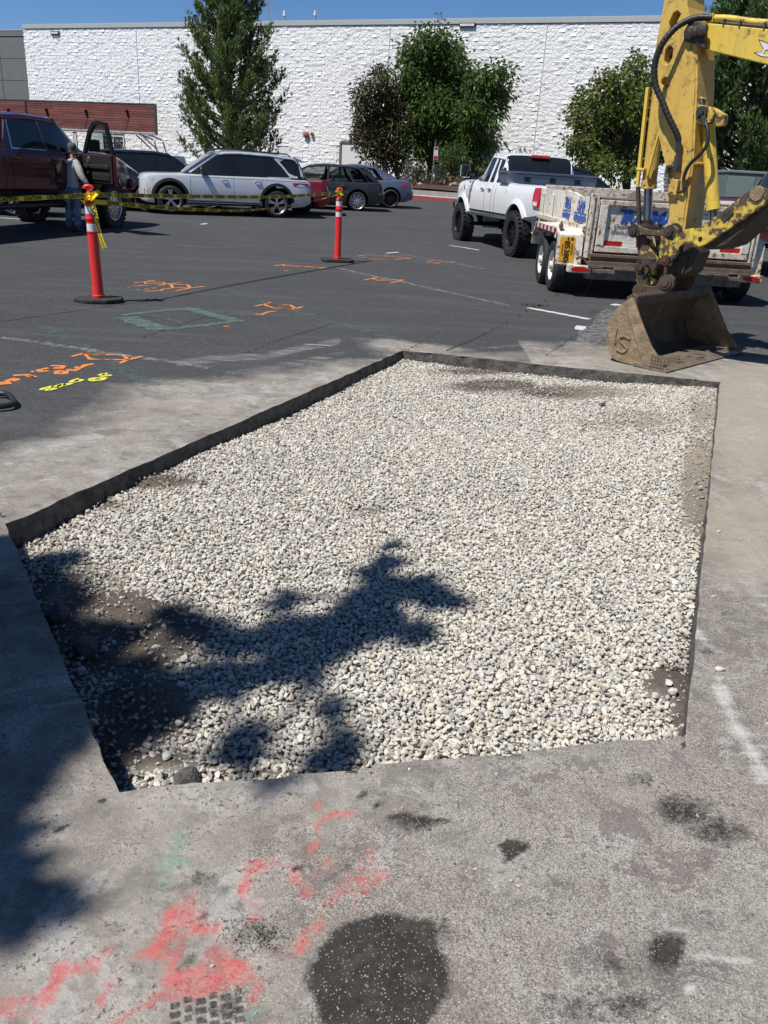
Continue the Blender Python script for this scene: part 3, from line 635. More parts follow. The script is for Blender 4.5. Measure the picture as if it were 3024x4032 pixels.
OR = [zz([[(520, 102), (610, 80), (695, 52)], [(610, 80), (660, 122), (930, 127)], [(640, 88), (895, 90), (930, 127)], [(860, 152), (930, 127), (1030, 100)]], 0, 1350, .5425),
      zz([[(115, 272), (210, 262), (305, 250)], [(205, 262), (225, 280), (410, 285), (550, 270)], [(220, 262), (385, 268), (410, 285)], [(460, 287), (475, 318), (640, 318)], [(400, 285), (610, 290), (640, 318)], [(505, 345), (640, 320), (770, 305)], [(50, 312), (85, 312)], [(100, 302), (150, 300), (200, 295), (240, 298)], [(335, 295), (400, 290)], [(205, 330), (250, 330)], [(270, 320), (320, 322)], [(205, 350), (290, 350), (370, 342), (380, 332), (470, 320)], [(135, 336), (165, 336)], [(945, 678), (1000, 680)]], 480, 1000, .422),
      zz([[(1240, 490), (1320, 475), (1395, 453)], [(1320, 475), (1430, 512), (1620, 512)], [(1340, 475), (1570, 478), (1620, 512)], [(1560, 530), (1690, 495)], [(1240, 562), (1300, 570), (1360, 545), (1440, 535)], [(1450, 495), (1490, 497)]], 480, 1000, .422),
      zz([[(0, 182), (70, 170), (150, 178), (240, 185), (350, 192), (425, 198)], [(70, 170), (80, 182), (200, 188)], [(240, 190), (370, 192)], [(370, 205), (425, 195)], [(75, 222), (115, 220)], [(735, 298), (800, 285), (850, 272)], [(800, 285), (850, 302), (960, 305)], [(840, 288), (1000, 295), (1060, 296)], [(950, 322), (1060, 296)], [(870, 296), (895, 296)]], 1080, 960, .4822),
      zz([[(680, 100), (780, 90), (850, 100), (980, 108), (1120, 118)], [(690, 112), (760, 112)], [(820, 128), (910, 125)], [(980, 130), (1120, 118)], [(770, 122), (830, 125)], [(1240, 145), (1300, 138), (1400, 152), (1485, 150)], [(1250, 155), (1350, 158)], [(1305, 160), (1355, 158)], [(880, 102), (930, 98)], [(1010, 103), (1040, 103)]], 1080, 960, .4822)]
for L in OR: ribbon_mark('orange_marking', L, 0.034, MT['orange'])
ribbon_mark('orange_lettering', zz([[(680, 155), (620, 165), (590, 182), (540, 180)], [(580, 185), (540, 205), (490, 195)], [(490, 200), (470, 225), (405, 228), (420, 208), (480, 205)], [(370, 168), (460, 172), (450, 188), (390, 185)], [(350, 185), (280, 200), (300, 212), (350, 205)], [(225, 212), (250, 212)], [(95, 240), (190, 235), (260, 252), (200, 245)], [(50, 280), (100, 262), (125, 270), (90, 282)], [(0, 295), (50, 285), (60, 300), (0, 303)]], 0, 1350, .5425), 0.042, MT['orange'])
ribbon_mark('yellow_lettering', zz([[(290, 345), (360, 320), (340, 350), (405, 332)], [(400, 325), (440, 305), (420, 325), (470, 300), (460, 312), (520, 295)], [(510, 290), (570, 262), (545, 290), (600, 268)], [(650, 270), (690, 258), (760, 258), (740, 272), (670, 277), (650, 270)], [(720, 240), (770, 222), (745, 248), (810, 236)]], 0, 1350, .5425), 0.038, MT['yellowp'])
ribbon_mark('green_marking', [[(745, 1217), (850, 1245), (940, 1268)]], 0.17, MT['greenp'], .005); ribbon_mark('green_marking', [[(480, 1242), (620, 1226), (760, 1214)], [(640, 1298), (790, 1283), (945, 1264)]], 0.09, MT['greenp'], .0035)
ribbon_mark('green_marking', [[(495, 1250), (560, 1275), (645, 1300)]], 0.22, MT['greenp'], .005); ribbon_mark('green_marking', [[(175, 1288), (380, 1400), (600, 1520)]], 0.13, MT['greenf']); ribbon_mark('green_marking', [[(560, 1240), (650, 1255), (740, 1285)]], 0.06, MT['greenf'], .006)
ribbon_mark('green_marking', [[(870, 1140), (1080, 1200), (1300, 1270), (1560, 1335)]], 0.16, MT['greenf'])
ribbon_mark('white_stripe', [[(0, 1330), (120, 1345), (250, 1365), (480, 1400), (700, 1430), (830, 1452)]], 0.085, MT['whitew'], .005); ribbon_mark('white_stripe', [[(2080, 1213), (2200, 1235), (2320, 1258)]], 0.10, MT['whitep'])
ribbon_mark('white_stripe', [[(2425, 1222), (2350, 1300), (2280, 1380)]], 0.26, MT['whitew']); ribbon_mark('white_stripe', [[(1770, 967), (1820, 974), (1885, 985)]], 0.09, MT['whitep']); ribbon_mark('white_stripe', [[(1520, 998), (1570, 993)]], 0.07, MT['whitep'])
ribbon_mark('white_stripe', [[(1575, 1001), (1660, 1015), (1760, 1030), (1900, 1060)]], 0.09, MT['whitew']); ribbon_mark('white_stripe', [[(1330, 1055), (1420, 1078), (1560, 1105), (1800, 1160), (2010, 1205)]], 0.10, MT['whitew'])
ribbon_mark('white_stripe', [[(2278, 1300), (2290, 1285)], [(2440, 1200), (2410, 1203)]], 0.10, MT['whitep'], .005); ribbon_mark('white_stripe', [[(0, 858), (60, 862), (130, 866)]], 0.12, MT['whitep']); ribbon_mark('white_stripe', [[(792, 884), (815, 880)]], 0.1, MT['whitep']); ribbon_mark('yellow_stripe', [[(1745, 806), (1790, 811)]], 0.12, MT['whitew'])

def tread_prints():
    MT['tread'] = flatpaint('tyre_tread_print', (0.060, 0.054, 0.050), 0.52, 60, 0.14); mb = MB()
    for (u, v, nx, ny, rz) in ((840, 3975, 6, 4, .25),):
        c = gp(u, v, .004); e = Vector((math.cos(rz), math.sin(rz), 0)); f = Vector((-e.y, e.x, 0))
        for i in range(nx):
            for j in range(ny):
                p = c + e * (i - nx / 2) * .023 + f * ((j - ny / 2) * .019 + (i % 2) * .008); a, b = .008 + .002 * math.sin(i * 3 + j), .0065; mb.add([p - e * a - f * b, p + e * a - f * b * .8, p + e * a * .9 + f * b, p - e * a + f * b * .9], [(0, 1, 2, 3)])
    struct(mb.build('tread_print', MT['tread']))
tread_prints()
# ================================================================== store building, awning, bed
WO = Vector((-1.36, 55.2, 0)); WD = Vector((30.87, -13.22, 0)).normalized(); WN = Vector((-WD.y * -1, -WD.x, 0)); WN = Vector((WD.y, -WD.x, 0))   # WN points to the camera
WROT = math.atan2(WD.y, WD.x)
def wray(u, v):
    """(along, height) on the wall plane of pixel (u, v)"""
    d = ray(u, v); o = Vector((0, 0, CAMH)); t = (WO - o).dot(WN) / d.dot(WN); P = o + d * t; return (P - WO).dot(WD), P.z
# building-local frame: x along the wall, y into the building, z up
MT['split'] = M('split_face_paint', (0.86, 0.855, 0.84), 0.85, var=0.10, vs=3, bs=26, bstr=0.25, bd=0.012)
MT['mortar'] = M('painted_mortar', (0.72, 0.715, 0.70), 0.9, var=0.1)
MT['coping'] = M('coping_metal', (0.42, 0.44, 0.42), 0.5, var=0.08)
MT['shutter'] = M('roller_shutter', (0.52, 0.50, 0.45), 0.55, var=0.12)
MT['bollard'] = M('door_frame_brown', (0.20, 0.18, 0.15), 0.6)
B = thing('store_building', WO, WROT, 'long windowless store building of white painted split face block', 'building')
T0, T1 = wray(104, 250)[0], 34.0; ZB, ZT = 0.0, 9.32
CW, CH = 0.406, 0.2032
door0, door1 = wray(1340, 600)[0], wray(1520, 600)[0]; doorz = wray(1400, 562)[1]
wd0, wd1 = wray(1094, 600)[0], wray(1136, 600)[0]; wdz = wray(1110, 580)[1]
def block_shapes(n):
    out = []
    for k in range(n):
        xs = np.array([0, .008, .11, .20, .30, .398, .406]); zs = np.array([0, .006, .065, .135, .197, .2032])
        X, Z = np.meshgrid(xs, zs, indexing='ij'); D = np.zeros_like(X)
        inner = (X > .004) & (X < .402) & (Z > .003) & (Z < .200)
        tilt = RNG.normal(0, 0.009) * (X - .2) / .2 + RNG.normal(0, 0.010) * (Z - .1) / .1
        D = np.where(inner, 0.012 + tilt + RNG.normal(0, 0.0066, X.shape), 0.003)
        D[inner] = np.clip(D[inner], -0.004, 0.085)
        X = X + np.where(inner, RNG.normal(0, 0.012, X.shape) * ((X > .05) & (X < .36)), 0); Z = Z + np.where(inner, RNG.normal(0, 0.010, X.shape) * ((Z > .03) & (Z < .17)), 0)
        i, j = np.meshgrid(np.arange(6), np.arange(5), indexing='ij'); a = (i * 6 + j).ravel()
        a1, b1, c1, d1 = a, a + 6, a + 7, a + 1; flip = RNG.random(len(a)) < .5
        F = np.concatenate([np.where(flip[:, None], np.stack([a1, b1, c1], 1), np.stack([a1, b1, d1], 1)), np.where(flip[:, None], np.stack([a1, c1, d1], 1), np.stack([b1, c1, d1], 1))])
        out.append((np.stack([X.ravel(), -D.ravel(), Z.ravel()], 1), F))
    return out
SHAPES = block_shapes(14)
def build_wall():
    VV, FF, nv = [], [], 0; singles = []
    bmes = []
    for k, (v, f) in enumerate(SHAPES):
        me = bpy.data.meshes.new('block'); me.from_pydata(v.tolist(), [], f.tolist()); me.materials.append(MT['split']); bmes.append(me)
    rows = int((ZT - ZB) / CH)
    for r in range(rows):
        z = ZT - (r + 1) * CH; x = T0 - (0.203 if r % 2 else 0)
        while x < T1:
            if not (door0 - .2 < x + .2 < door1 + .2 and z < doorz) and not (wd0 - .1 < x + .2 < wd1 + .1 and z < wdz):
                k = RNG.integers(0, len(SHAPES))
                if 6.6 < x < 13.2 and 3.2 < z < 9.3 and len(singles) < 300 and x + .4 < T1: singles.append((x, z, k))
                else:
                    v, f = SHAPES[k]; sx = -1 if False else 1
                    VV.append(v + np.array([x + RNG.normal(0, .002), RNG.normal(0, .004), z])); FF.append(f + nv); nv += len(v)
            x += CW
    for x, z, k in singles:
        o = bpy.data.objects.new('block', bmes[k]); COL.objects.link(o); o.parent = B; o.location = (x, 0, z)
    V = np.concatenate(VV); V[:, 0] = np.maximum(V[:, 0], T0 - 0.05 + 0.05 * vnoise(V[:, 2] * 6, V[:, 2] * 0))
    o = np_mesh('wall_blocks', V, np.concatenate(FF), MT['split'], parent=B); o['kind'] = 'stuff'
    mb = MB(); mb.bb(T0, T1, 0.017, 0.5, -1, ZT); mb.bb(T0, T0 + 0.3, 0.5, 12, -1, ZT); mb.build('wall_core', MT['mortar'], B)
    mb = MB(); mb.bb(T0, T1, 0.3, 14, ZT - 0.6, ZT - 0.3); mb.build('roof', MT['coping'], B)
    mb = MB(); mb.bb(T0 - .06, T1, -0.07, 0.5, ZT + 0.03, ZT + 0.30); mb.build('coping', MT['coping'], B, bevel=.01)
    for (ua, va), (ub, vb) in (((534, 106), (550, 397)), ((1537, 86), (1527, 289)), ((2158, 78), (2099, 596))):
        x = (wray(ua, va)[0] + wray(ub, vb)[0]) / 2; mb = MB(); mb.bb(x - .014, x + .014, -0.045, 0.0, 0.3, ZT); mb.build('control_joint', MT['mortar'], B)
    # roll-up door, personnel door
    mb = MB(); n = 38
    for i in range(n):
        z = 0.4 + (doorz - 0.4) * i / n; h = (doorz - 0.4) / n
        mb.prismx([(0.10, z), (0.075, z + h * .3), (0.075, z + h * .7), (0.10, z + h)], door0 + .06, door1 - .06)
    mb.bb(door0 + .05, door1 - .05, .10, .14, .3, doorz); mb.build('roller_door', MT['shutter'], B)
    mb = MB(); mb.bb(door0 - .06, door0 + .06, -.05, .12, .2, doorz); mb.bb(door1 - .06, door1 + .06, -.05, .12, .2, doorz); mb.bb(door0 + .06, door1 - .06, -.05, .12, doorz - .02, doorz + .1); mb.build('door_frame', MT['bollard'], B)
    mb = MB(); mb.bb(wd0, wd1, .02, .07, .2, wdz); mb.build('service_door', M('pale_blue_door', (0.55, 0.58, 0.62), .5), B, bevel=.01)
    # wall lights, weep box, alarm bells
    for (u, v, wv) in ((1842, 99, .95), (219, 130, .75)):
        x, z = wray(u, v); mb = MB(); mb.bb(x - wv / 2, x + wv / 2, -.12, 0, z - .11, z + .11); f = mb.build('wall_light', MT['black'], B, bevel=.015)
        mb = MB(); mb.bb(x - wv / 2 + .06, x + wv / 2 - .06, -.135, -.12, z - .06, z + .06); mb.build('diffuser', MT['clearlens'], f)
    MT['bell'] = M('red_bell', (0.34, 0.13, 0.11), .5)
    for u, v, r in ((1208, 530, .20), (1231, 527, .11)):
        x, z = wray(u, v); mb = MB(); mb.lathe([(0, -.16), (r * .6, -.15), (r, -.09), (r, 0)], (x, -.06, z), 'Y', 20); mb.build('alarm_bell', MT['bell'], B, smooth=40)
    # storefront windows beneath the awning
    wl = [(560, 640), (500, 640)]
    x0, z1 = wray(455, 533); x1 = wray(490, 533)[0]; xa = wray(288, 533)[0]
    MT['frame'] = M('white_window_frame', (0.72, 0.72, 0.72), .4)
    for a, b in ((xa, wray(303, 540)[0]), (wray(405, 540)[0], x1)):
        z0 = .9
        mb = MB(); mb.bb(a, b, -.03, .02, z0, z1 + .1); mb.build('store_window', MT['glass'], B)
        fr = MB(); w = .09
        for x in (a, b - w): fr.bb(x, x + w, -.09, -.03, z0, z1)
        fr.bb((a + b) / 2 - .04, (a + b) / 2 + .04, -.085, -.03, z0, z1)
        for z in (z0, (z0 + z1) / 2 - .2, z1 - .08): fr.bb(a + w, b - w, -.08, -.03, z, z + .08)
        fr.build('window_frame', MT['frame'], B)
build_wall()
# roof-top things that peep over the coping
def roof_at(u, v):
    x, z = wray(u, v); return WO + WD * x - WN * 0.25, z
def roof_things():
    MT['galv'] = M('galvanised_pipe', (0.45, 0.46, 0.48), .4, .6); MT['roofw'] = M('white_cap', (0.75, 0.75, 0.76), .4)
    zc = ZT + .30
    P, z = roof_at(748, 68); t = thing('security_camera', (P.x, P.y, zc), WROT, 'black and white camera pair on the parapet left of the tall pine', 'camera')
    mb = MB(); mb.cyl((0, 0, 0), (0, 0, .3), .04); mb.build('mount', MT['black'], t); mb = MB(); mb.lathe([(0, -.12), (.1, -.05), (.13, .06), (0, .12)], (-.16, 0, .34), 'Z', 12); mb.build('housing', MT['roofw'], t, smooth=40)
    mb = MB(); mb.lathe([(0, -.14), (.12, -.05), (.14, .06), (0, .12)], (.2, 0, .36), 'Z', 12); mb.build('dome', MT['black'], t, smooth=40)
    P, z = roof_at(1048, 66); t = thing('rooftop_antenna', (P.x, P.y, zc), WROT, 'thin wire antenna frame standing on the parapet right of the tall pine', 'antenna')
    mb = MB(); mb.cyl((0, 0, 0), (0, 0, 1.35), .025, n=6); mb.build('mast', MT['galv'], t); mb = MB()
    for x in (-.3, -.12, .12, .42): mb.cyl((x, 0, .4), (x, 0, 1.4), .010, n=5)
    mb.cyl((-.3, 0, 1.38), (.42, 0, 1.36), .01, n=5); mb.cyl((-.3, 0, .42), (.42, 0, .42), .01, n=5); mb.build('wire_grid', MT['galv'], t)
    for u, s, lab in ((1112, .30, 'short vent pipe with white cap above the white wall, nearer the antenna'), (1233, .26, 'short vent pipe with tall white cap alone over the middle of the wall')):
        P, z = roof_at(u, 62); t = thing('vent_pipe', (P.x, P.y, zc - .1), WROT, lab, 'vent pipe', 'vent pipes on the roof')
        mb = MB(); mb.cyl((0, 0, 0), (0, 0, .42), .07); mb.build('pipe', MT['galv'], t, smooth=40); mb = MB(); mb.cyl((0, 0, .40), (0, 0, .40 + s), .10, .07); mb.build('cap', MT['roofw'], t, smooth=40)
    P, z = roof_at(3000, 40); P = P - WN * 6; t = thing('rooftop_unit', (P.x + 1.2, P.y, zc - .6), WROT, 'pale plant room box on the roof behind the excavator boom', 'rooftop unit')
    mb = MB(); mb.bb(-2, 4, -1, 3, 0, 3.2); mb.build('casing', MT['coping'], t, bevel=.02); mb = MB(); mb.bb(-2.05, 4.05, -1.05, 3.05, 3.2, 3.3); mb.build('cover', MT['roofw'], t)
roof_things()
# grey neighbour at the left end
def grey_building():
    t = thing('grey_building', WO + WD * T0, WROT, 'smooth dark grey panel building adjoining the left end of the white wall', 'building')
    m = M('grey_stucco', (0.150, 0.158, 0.158), .85, var=.1, vs=2, bs=40, bstr=.2); z = wray(60, 116)[1]
    mb = MB(); mb.bb(-24, -.02, .46, 10, -1, z); mb.build('wall', m, t)
    ch = (z - 3.0) / 4.0
    for r in range(6):
        for c in range(8):
            x1 = -.05 - c * 2.9; z1 = z - .38 - r * 1.42; mb = MB(); mb.bb(x1 - 2.86, x1, .42, .46, z1 - 1.39, z1); mb.build('wall_panel', m, t, bevel=.012)
    mb = MB(); mb.bb(-24, -.03, .38, .46, z - .35, z - .01); mb.build('parapet_band', m, t); mb = MB(); mb.bb(-24, -.03, .36, 1.0, z, z + .06); mb.build('coping', MT['coping'], t)
grey_building()
def awning():
    xa, za = wray(0, 402); d = 1.7                                  # fascia hangs in front of the wall
    def fr(u, v):
        dr = ray(u, v); o = Vector((0, 0, CAMH)); tt = (WO + WN * d - o).dot(WN) / dr.dot(WN); P = o + dr * tt; return (P - WO).dot(WD), P.z
    xr, zt = fr(606, 408); zb = fr(606, 522)[1]; zt = (zt + fr(120, 402)[1]) / 2
    t = thing('slatted_awning', WO + WN * d, WROT, 'long awning faced with red brown timber slats over the shop windows', 'awning')
    m = [M('red_cedar_%s' % k, c, .6, var=.35, vs=1.2, bs=20, bstr=.2) for k, c in (('deep', (0.20, 0.058, 0.045)), ('warm', (0.235, 0.075, 0.055)), ('dull', (0.165, 0.052, 0.044)))]
    n = 11; h = (zt - zb) / n
    xl = xr - 17.0; xj = fr(105, 440)[0]
    for i in range(n):
        x = xl
        while x < xr - .01:
            w = random.uniform(2.4, 4.2); e = min(xr, x + w)
            if x < xj < e: e = xj
            if e > xj >= e - 1e-6: pass
            mb = MB(); mb.bb(x + .004, e - .004, -.03 + random.uniform(-.006, .006), .02, zb + i * h + .012, zb + (i + 1) * h - .006); o = mb.build('plank', random.choice(m), t); x = e
    mb = MB(); mb.bb(xl, xr, .03, .10, zb, zt); mb.build('backing_board', MT['dark'], t)
    tm = M('awning_trim', (0.06, 0.06, 0.062), .5); mb = MB(); mb.bb(xl, xr + .06, -.05, .16, zt, zt + .07); mb.bb(xr, xr + .10, -.05, .16, zb - .02, zt); mb.build('edge_trim', tm, t)
    mb = MB(); mb.bb(xj - .06, xj + .06, -.07, -.036, zb, zt); mb.build('joint_strip', MT['black'], t)
    sm = M('awning_soffit', (0.30, 0.32, 0.34), .5); mb = MB(); mb.bb(xl, xr + .05, -.02, .22, zb - .16, zb - .02); mb.build('soffit', sm, t, bevel=.01)
    mb = MB(); mb.bb(xl, xr - 1.2, -.12, -.02, zb - .12, zb - .03); mb.build('gutter', M('gutter_blue_grey', (0.36, 0.38, 0.42), .4), t, bevel=.01)
    for u, v in ((38, 432), (188, 432), (343, 437), (505, 438)):
        x, z = fr(u, v + 8); mb = MB(); mb.prismx([(-.03, z + .22), (-.26, z + .16), (-.03, z - .30)], x - .035, x + .035); mb.build('rod_bracket', MT['black'], t)
        mb = MB(); mb.cyl((x, -.14, z - .05), (x - .55, -.20, zb - .05), .022, n=6); mb.build('tie_rod', M('rod_rust', (0.24, 0.13, 0.11), .6) if u == 38 else bpy.data.materials['rod_rust'], t)
    for u in (540, 575): 
        x = fr(u, 520)[0]; mb = MB(); mb.bar((x, .1, zb - .1), (x, d - .08, zb - .4), .10); mb.build('support_arm', sm, t)
    for u in (85, 390, 415, 525, 548):
        x = fr(u, 520)[0]
        mb = MB(); mb.bar((x, .3, zb - .2), (x + .1, d - .05, zb - 1.0), .07); mb.build('support_strut', sm, t)
awning()
# planted bed, kerbs and walk in front of the wall
def beds():
    KP = gp(1650, 787); KD = Vector((0.955, -0.295, 0)).normalized(); KN = Vector((-KD.y, KD.x, 0))
    MT['mulch'] = M('bark_mulch', (0.085, 0.045, 0.030), .95, var=.6, vs=30, bs=60, bstr=1.0, bd=.03); MT['redk'] = M('red_kerb_paint', (0.36, 0.045, 0.045), .7, var=.35, vs=6, col2=(0.30, 0.10, 0.09)); MT['walk'] = M('pale_walk', (0.45, 0.41, 0.37), .85, var=.2, vs=3)
    def strip(name, d0, d1, z0, z1, mat, x0=-26, x1=26):
        mb = MB(); n = 30
        for i in range(n + 1):
            a = KP + KD * (x0 + (x1 - x0) * i / n); p, q = a + KN * d0, a + KN * d1; g = G(a.y)
            mb.v += [(p.x, p.y, g - .4), (p.x, p.y, g + z0), (q.x, q.y, g + z1), (q.x, q.y, g - .4)]
        for i in range(n):
            b = i * 4
            for k in range(3): mb.f.append((b + k, b + k + 1, b + k + 5, b + k + 4)); mb.mi.append(0)
        return struct(mb.build(name, mat))
    strip('kerb', 0, .18, .16, .165, MT['redk']); strip('walkway', .181, 1.5, .160, .170, MT['walk']); strip('bed_kerb', 1.5, 1.75, .36, .365, MT['conc'])
    mb = MB(); nx, ny = 60, 26
    for i in range(nx + 1):
        for j in range(ny + 1):
            a = KP + KD * (-26 + 52 * i / nx) + KN * (1.75 + 14 * j / ny); h = .34 + .22 * math.sin(min(1, j / 6) * math.pi / 2) + .10 * float(fbm(np.array([a.x]), np.array([a.y]), .6, 4)[0]); mb.v.append((a.x, a.y, G(min(a.y, 42)) + h))
    for i in range(nx):
        for j in range(ny): b = i * (ny + 1) + j; mb.f.append((b, b + ny + 1, b + ny + 2, b + 1)); mb.mi.append(0)
    struct(mb.build('mulch_bed', MT['mulch'], smooth=180))
    return KP, KD, KN
KP, KD, KN = beds()
# ================================================================== excavator (arm plane: local x towards the machine, y away from the camera, z up)
def yellow_dirty(name, amount=0.42, scale=7, paint=(0.62, 0.42, 0.035), grime=(0.36, 0.22, 0.06)):
    return rustmat(name, paint, (0.050, 0.036, 0.026), (0.30, 0.19, 0.05), amount, scale, 0.45, True, grime)
MT['yel'] = yellow_dirty('worn_yellow_paint', 0.345, 16, (0.62, 0.42, 0.085), (0.40, 0.235, 0.085)); MT['yel2'] = yellow_dirty('clean_yellow_paint', 0.30, 14, (0.68, 0.49, 0.07), (0.52, 0.35, 0.09)); MT['yel3'] = yellow_dirty('chipped_yellow_paint', 0.52, 15, (0.66, 0.50, 0.07))
MT['grease'] = M('greasy_black_steel', (0.030, 0.026, 0.023), .55, .2, var=.5, vs=14, col2=(0.075, 0.058, 0.042), bs=50, bstr=.5)
MT['earth'] = M('earth_caked_steel', (0.34, 0.245, 0.145), .9, var=.5, vs=9, col2=(0.15, 0.108, 0.07), bs=34, bstr=.9, bd=.012); MT['brownst'] = M('rusty_brown_steel', (0.105, 0.068, 0.048), .65, .2, vs=9, col2=(0.060, 0.042, 0.034), bs=40, bstr=.4)
MT['earthshade'] = M('shaded_scraped_steel', (0.135, 0.095, 0.060), .8, var=.5, vs=5, col2=(0.060, 0.045, 0.034), bs=30, bstr=.8, bd=.012); MT['worn'] = M('worn_edge_steel', (0.34, 0.29, 0.22), .5, .5, vs=12, col2=(0.17, 0.12, 0.08), bs=40, bstr=.3); MT['hose'] = M('hydraulic_hose', (0.017, 0.017, 0.018), .45, bs=90, bstr=.3); MT['fit'] = M('hose_fitting', (0.13, 0.125, 0.115), .35, .8)  # bucket inside: shade of the hollow is put into its darker colour
def bool_cut(o, cutter_mb):
    c = cutter_mb.build('cutter', MT['dark'], o.parent); m = o.modifiers.new('cut', 'BOOLEAN'); m.operation = 'DIFFERENCE'; m.solver = 'EXACT'; m.object = c
    bpy.context.view_layer.update(); dg = bpy.context.evaluated_depsgraph_get(); me = bpy.data.meshes.new_from_object(o.evaluated_get(dg), depsgraph=dg); o.modifiers.remove(m); old = o.data; o.data = me; bpy.data.meshes.remove(old)
    cm = c.data; bpy.data.objects.remove(c); bpy.data.meshes.remove(cm)
def curve_pts(P, n=6):
    """Catmull-Rom through points"""
    P = [Vector(p) for p in P]; out = []
    for i in range(len(P) - 1):
        a, b, c, d = P[max(i - 1, 0)], P[i], P[i + 1], P[min(i + 2, len(P) - 1)]
        for k in range(n):
            t = k / n; out.append(0.5 * ((2 * b) + (c - a) * t + (2 * a - 5 * b + 4 * c - d) * t * t + (3 * b - a - 3 * c + d) * t ** 3))
    out.append(P[-1]); return out
def excavator():
    w = Vector((.735, .678)).normalized(); e = (w.y, -w.x)
    t = thing('excavator', (2.79, 7.67, 0), math.atan2(e[1], e[0]), 'worn yellow excavator arm with muddy bucket resting beside the gravel pit', 'excavator')
    XY = lambda L, y: [(a, y, b) for a, b in L]
    # --- bucket
    prof = [(-.27, .569), (-.392, .477), (-.439, .382), (-.476, .265), (-.469, .188), (-.422, .084), (-.358, .022), (-.211, .006), (.004, .010), (.10, .016)]
    inner = [(-.265, .53), (-.365, .455), (-.41, .37), (-.443, .265), (-.437, .195), (-.395, .105), (-.345, .052), (-.2, .034), (.0, .034), (.10, .034)]
    cp = lambda L: [(p.x, p.z) for p in curve_pts([(a, 0, b) for a, b in L], 5)]
    po, pi_ = cp(prof), cp(inner); mb = MB(); N = 40
    for k in range(N + 1):
        y = -.75 + 1.5 * k / N; mb.v += [(a + .004 * math.sin(7 * y + 9 * b), y, b) for a, b in po] + [(a + .022 * (float(vnoise(np.array([y * 9 + 20]), np.array([a * 14 + b * 14 + 20]))[0]) - .4) , y, b + .022 * (float(vnoise(np.array([y * 7 + 50]), np.array([a * 11 - b * 9 + 50]))[0]) - .4)) for a, b in pi_]
    n1 = len(po); st = 2 * n1
    for k in range(N):
        for i in range(n1 - 1):
            b = k * st; mb.f += [(b + i, b + i + 1, b + st + i + 1, b + st + i), (b + n1 + i, b + st + n1 + i, b + st + n1 + i + 1, b + n1 + i + 1)]; mb.mi += [0, 0]
        mb.f += [(b, b + st, b + st + n1, b + n1)]; mb.mi.append(0)
    mb.mi = [1 if (k % (2 * (n1 - 1) + 1)) % 2 == 1 and (k % (2 * (n1 - 1) + 1)) < 2 * (n1 - 1) else 0 for k in range(len(mb.f))]; bk = mb.build('bucket', [MT['earth'], MT['earthshade']], t, smooth=50); bk.rotation_euler = (0, 0, R(4.5)); bk.location = (-.06, 0, 0)
    side = [p for p in po] + [(.147, .028), (-.027, .19), (-.15, .37)]
    for y in (-.775, .75): mb = MB(); mb.prism(side, y, y + .025); mb.build('side_plate', MT['earth'], bk, bevel=.004)
    for y in (-.800, .775): mb = MB(); mb.prism([(-.27, .575), (-.335, .525), (-.06, .02), (.155, .022), (-.02, .20)], y, y + .024); mb.build('wear_strip', MT['earth'] , bk, bevel=.006)
    mb = MB(); mb.prism([(-.33, .50), (-.35, .56), (-.29, .605), (-.235, .585), (-.245, .50)], -.75, .75); mb.build('top_beam', MT['brownst'], bk, bevel=.012)
    mb = MB(); mb.prism([(-.16, .036), (.10, .036), (.17, .014), (.16, .002), (-.16, .006)], -.80, .80); mb.build('cutting_edge', MT['worn'], bk, bevel=.003)
    for k in range(6): mb = MB(); y = -.52 + k * .21; mb.lathe([(.024, .034), (.022, .048), (.012, .054), (0, .055)], (.02, y, 0), 'Z', 8); mb.build('bolt', MT['steel'], bk)
    mb = MB()                                                            # worn chequer of the corner shoe
    for i in range(5):
        for j in range(4): mb.bb(.0 + i * .027, .020 + i * .027, -.808, -.801, .035 + j * .028 - i * .0, .055 + j * .028)
    mb.X = None; mb.build('corner_shoe', MT['worn'], bk)
    vs, fs = text_geo('S', .22, .008, .1); mb = MB(); mb.add([(-.26 + y * .75, -.780, .16 - x * .9) for x, y, z in vs], fs); 
    mb2 = MB(); mb2.tube(curve_pts([(-.37, -.778, .30), (-.375, -.778, .22), (-.365, -.778, .16)], 4), .009, 6); mb2.tube(curve_pts([(-.23, -.778, .22), (-.30, -.778, .235), (-.33, -.778, .20), (-.285, -.778, .165), (-.245, -.778, .135), (-.28, -.778, .10), (-.345, -.778, .11)], 4), .011, 6); mb2.build('weld_mark', MT['earth'], bk, smooth=60)
    for y in (-.235, .195):
        ear = [(-.542, .53), (-.552, .58), (-.53, .62), (-.497, .632), (-.40, .622), (-.357, .63), (-.314, .689), (-.275, .735), (-.23, .745), (-.185, .715), (-.178, .648), (-.235, .575), (-.24, .52), (-.33, .49), (-.40, .47)]
        mb = MB(); mb.prism(ear, y, y + .04); ee = mb.build('bucket_ear', MT['brownst'], bk, bevel=.006)
        for s, z in ((-.5, .572), (-.262, .675)): mb = MB(); mb.lathe([(.062, -.012), (.062, 0)], (s, y - .001, z), 'Y', 18); mb.lathe([(.038, -.022), (.040, -.012)], (s, y - .001, z), 'Y', 14); mb.build('pin_boss', MT['brownst'], ee, smooth=40)
    # --- coupler
    mb = MB(); mb.prism([(-.70, .70), (-.66, .60), (-.53, .615), (-.40, .65), (-.30, .74), (-.22, .75), (-.20, .90), (-.30, .98), (-.42, .90), (-.50, .84), (-.62, .83)], -.13, .13); cq = mb.build('quick_coupler', MT['grease'], t, bevel=.01)
    mb = MB(); mb.prism([(-.66, .66), (-.62, .60), (-.50, .615), (-.42, .66), (-.50, .70)], -.18, -.14); mb.build('coupler_cheek', MT['yel3'], cq, bevel=.006)
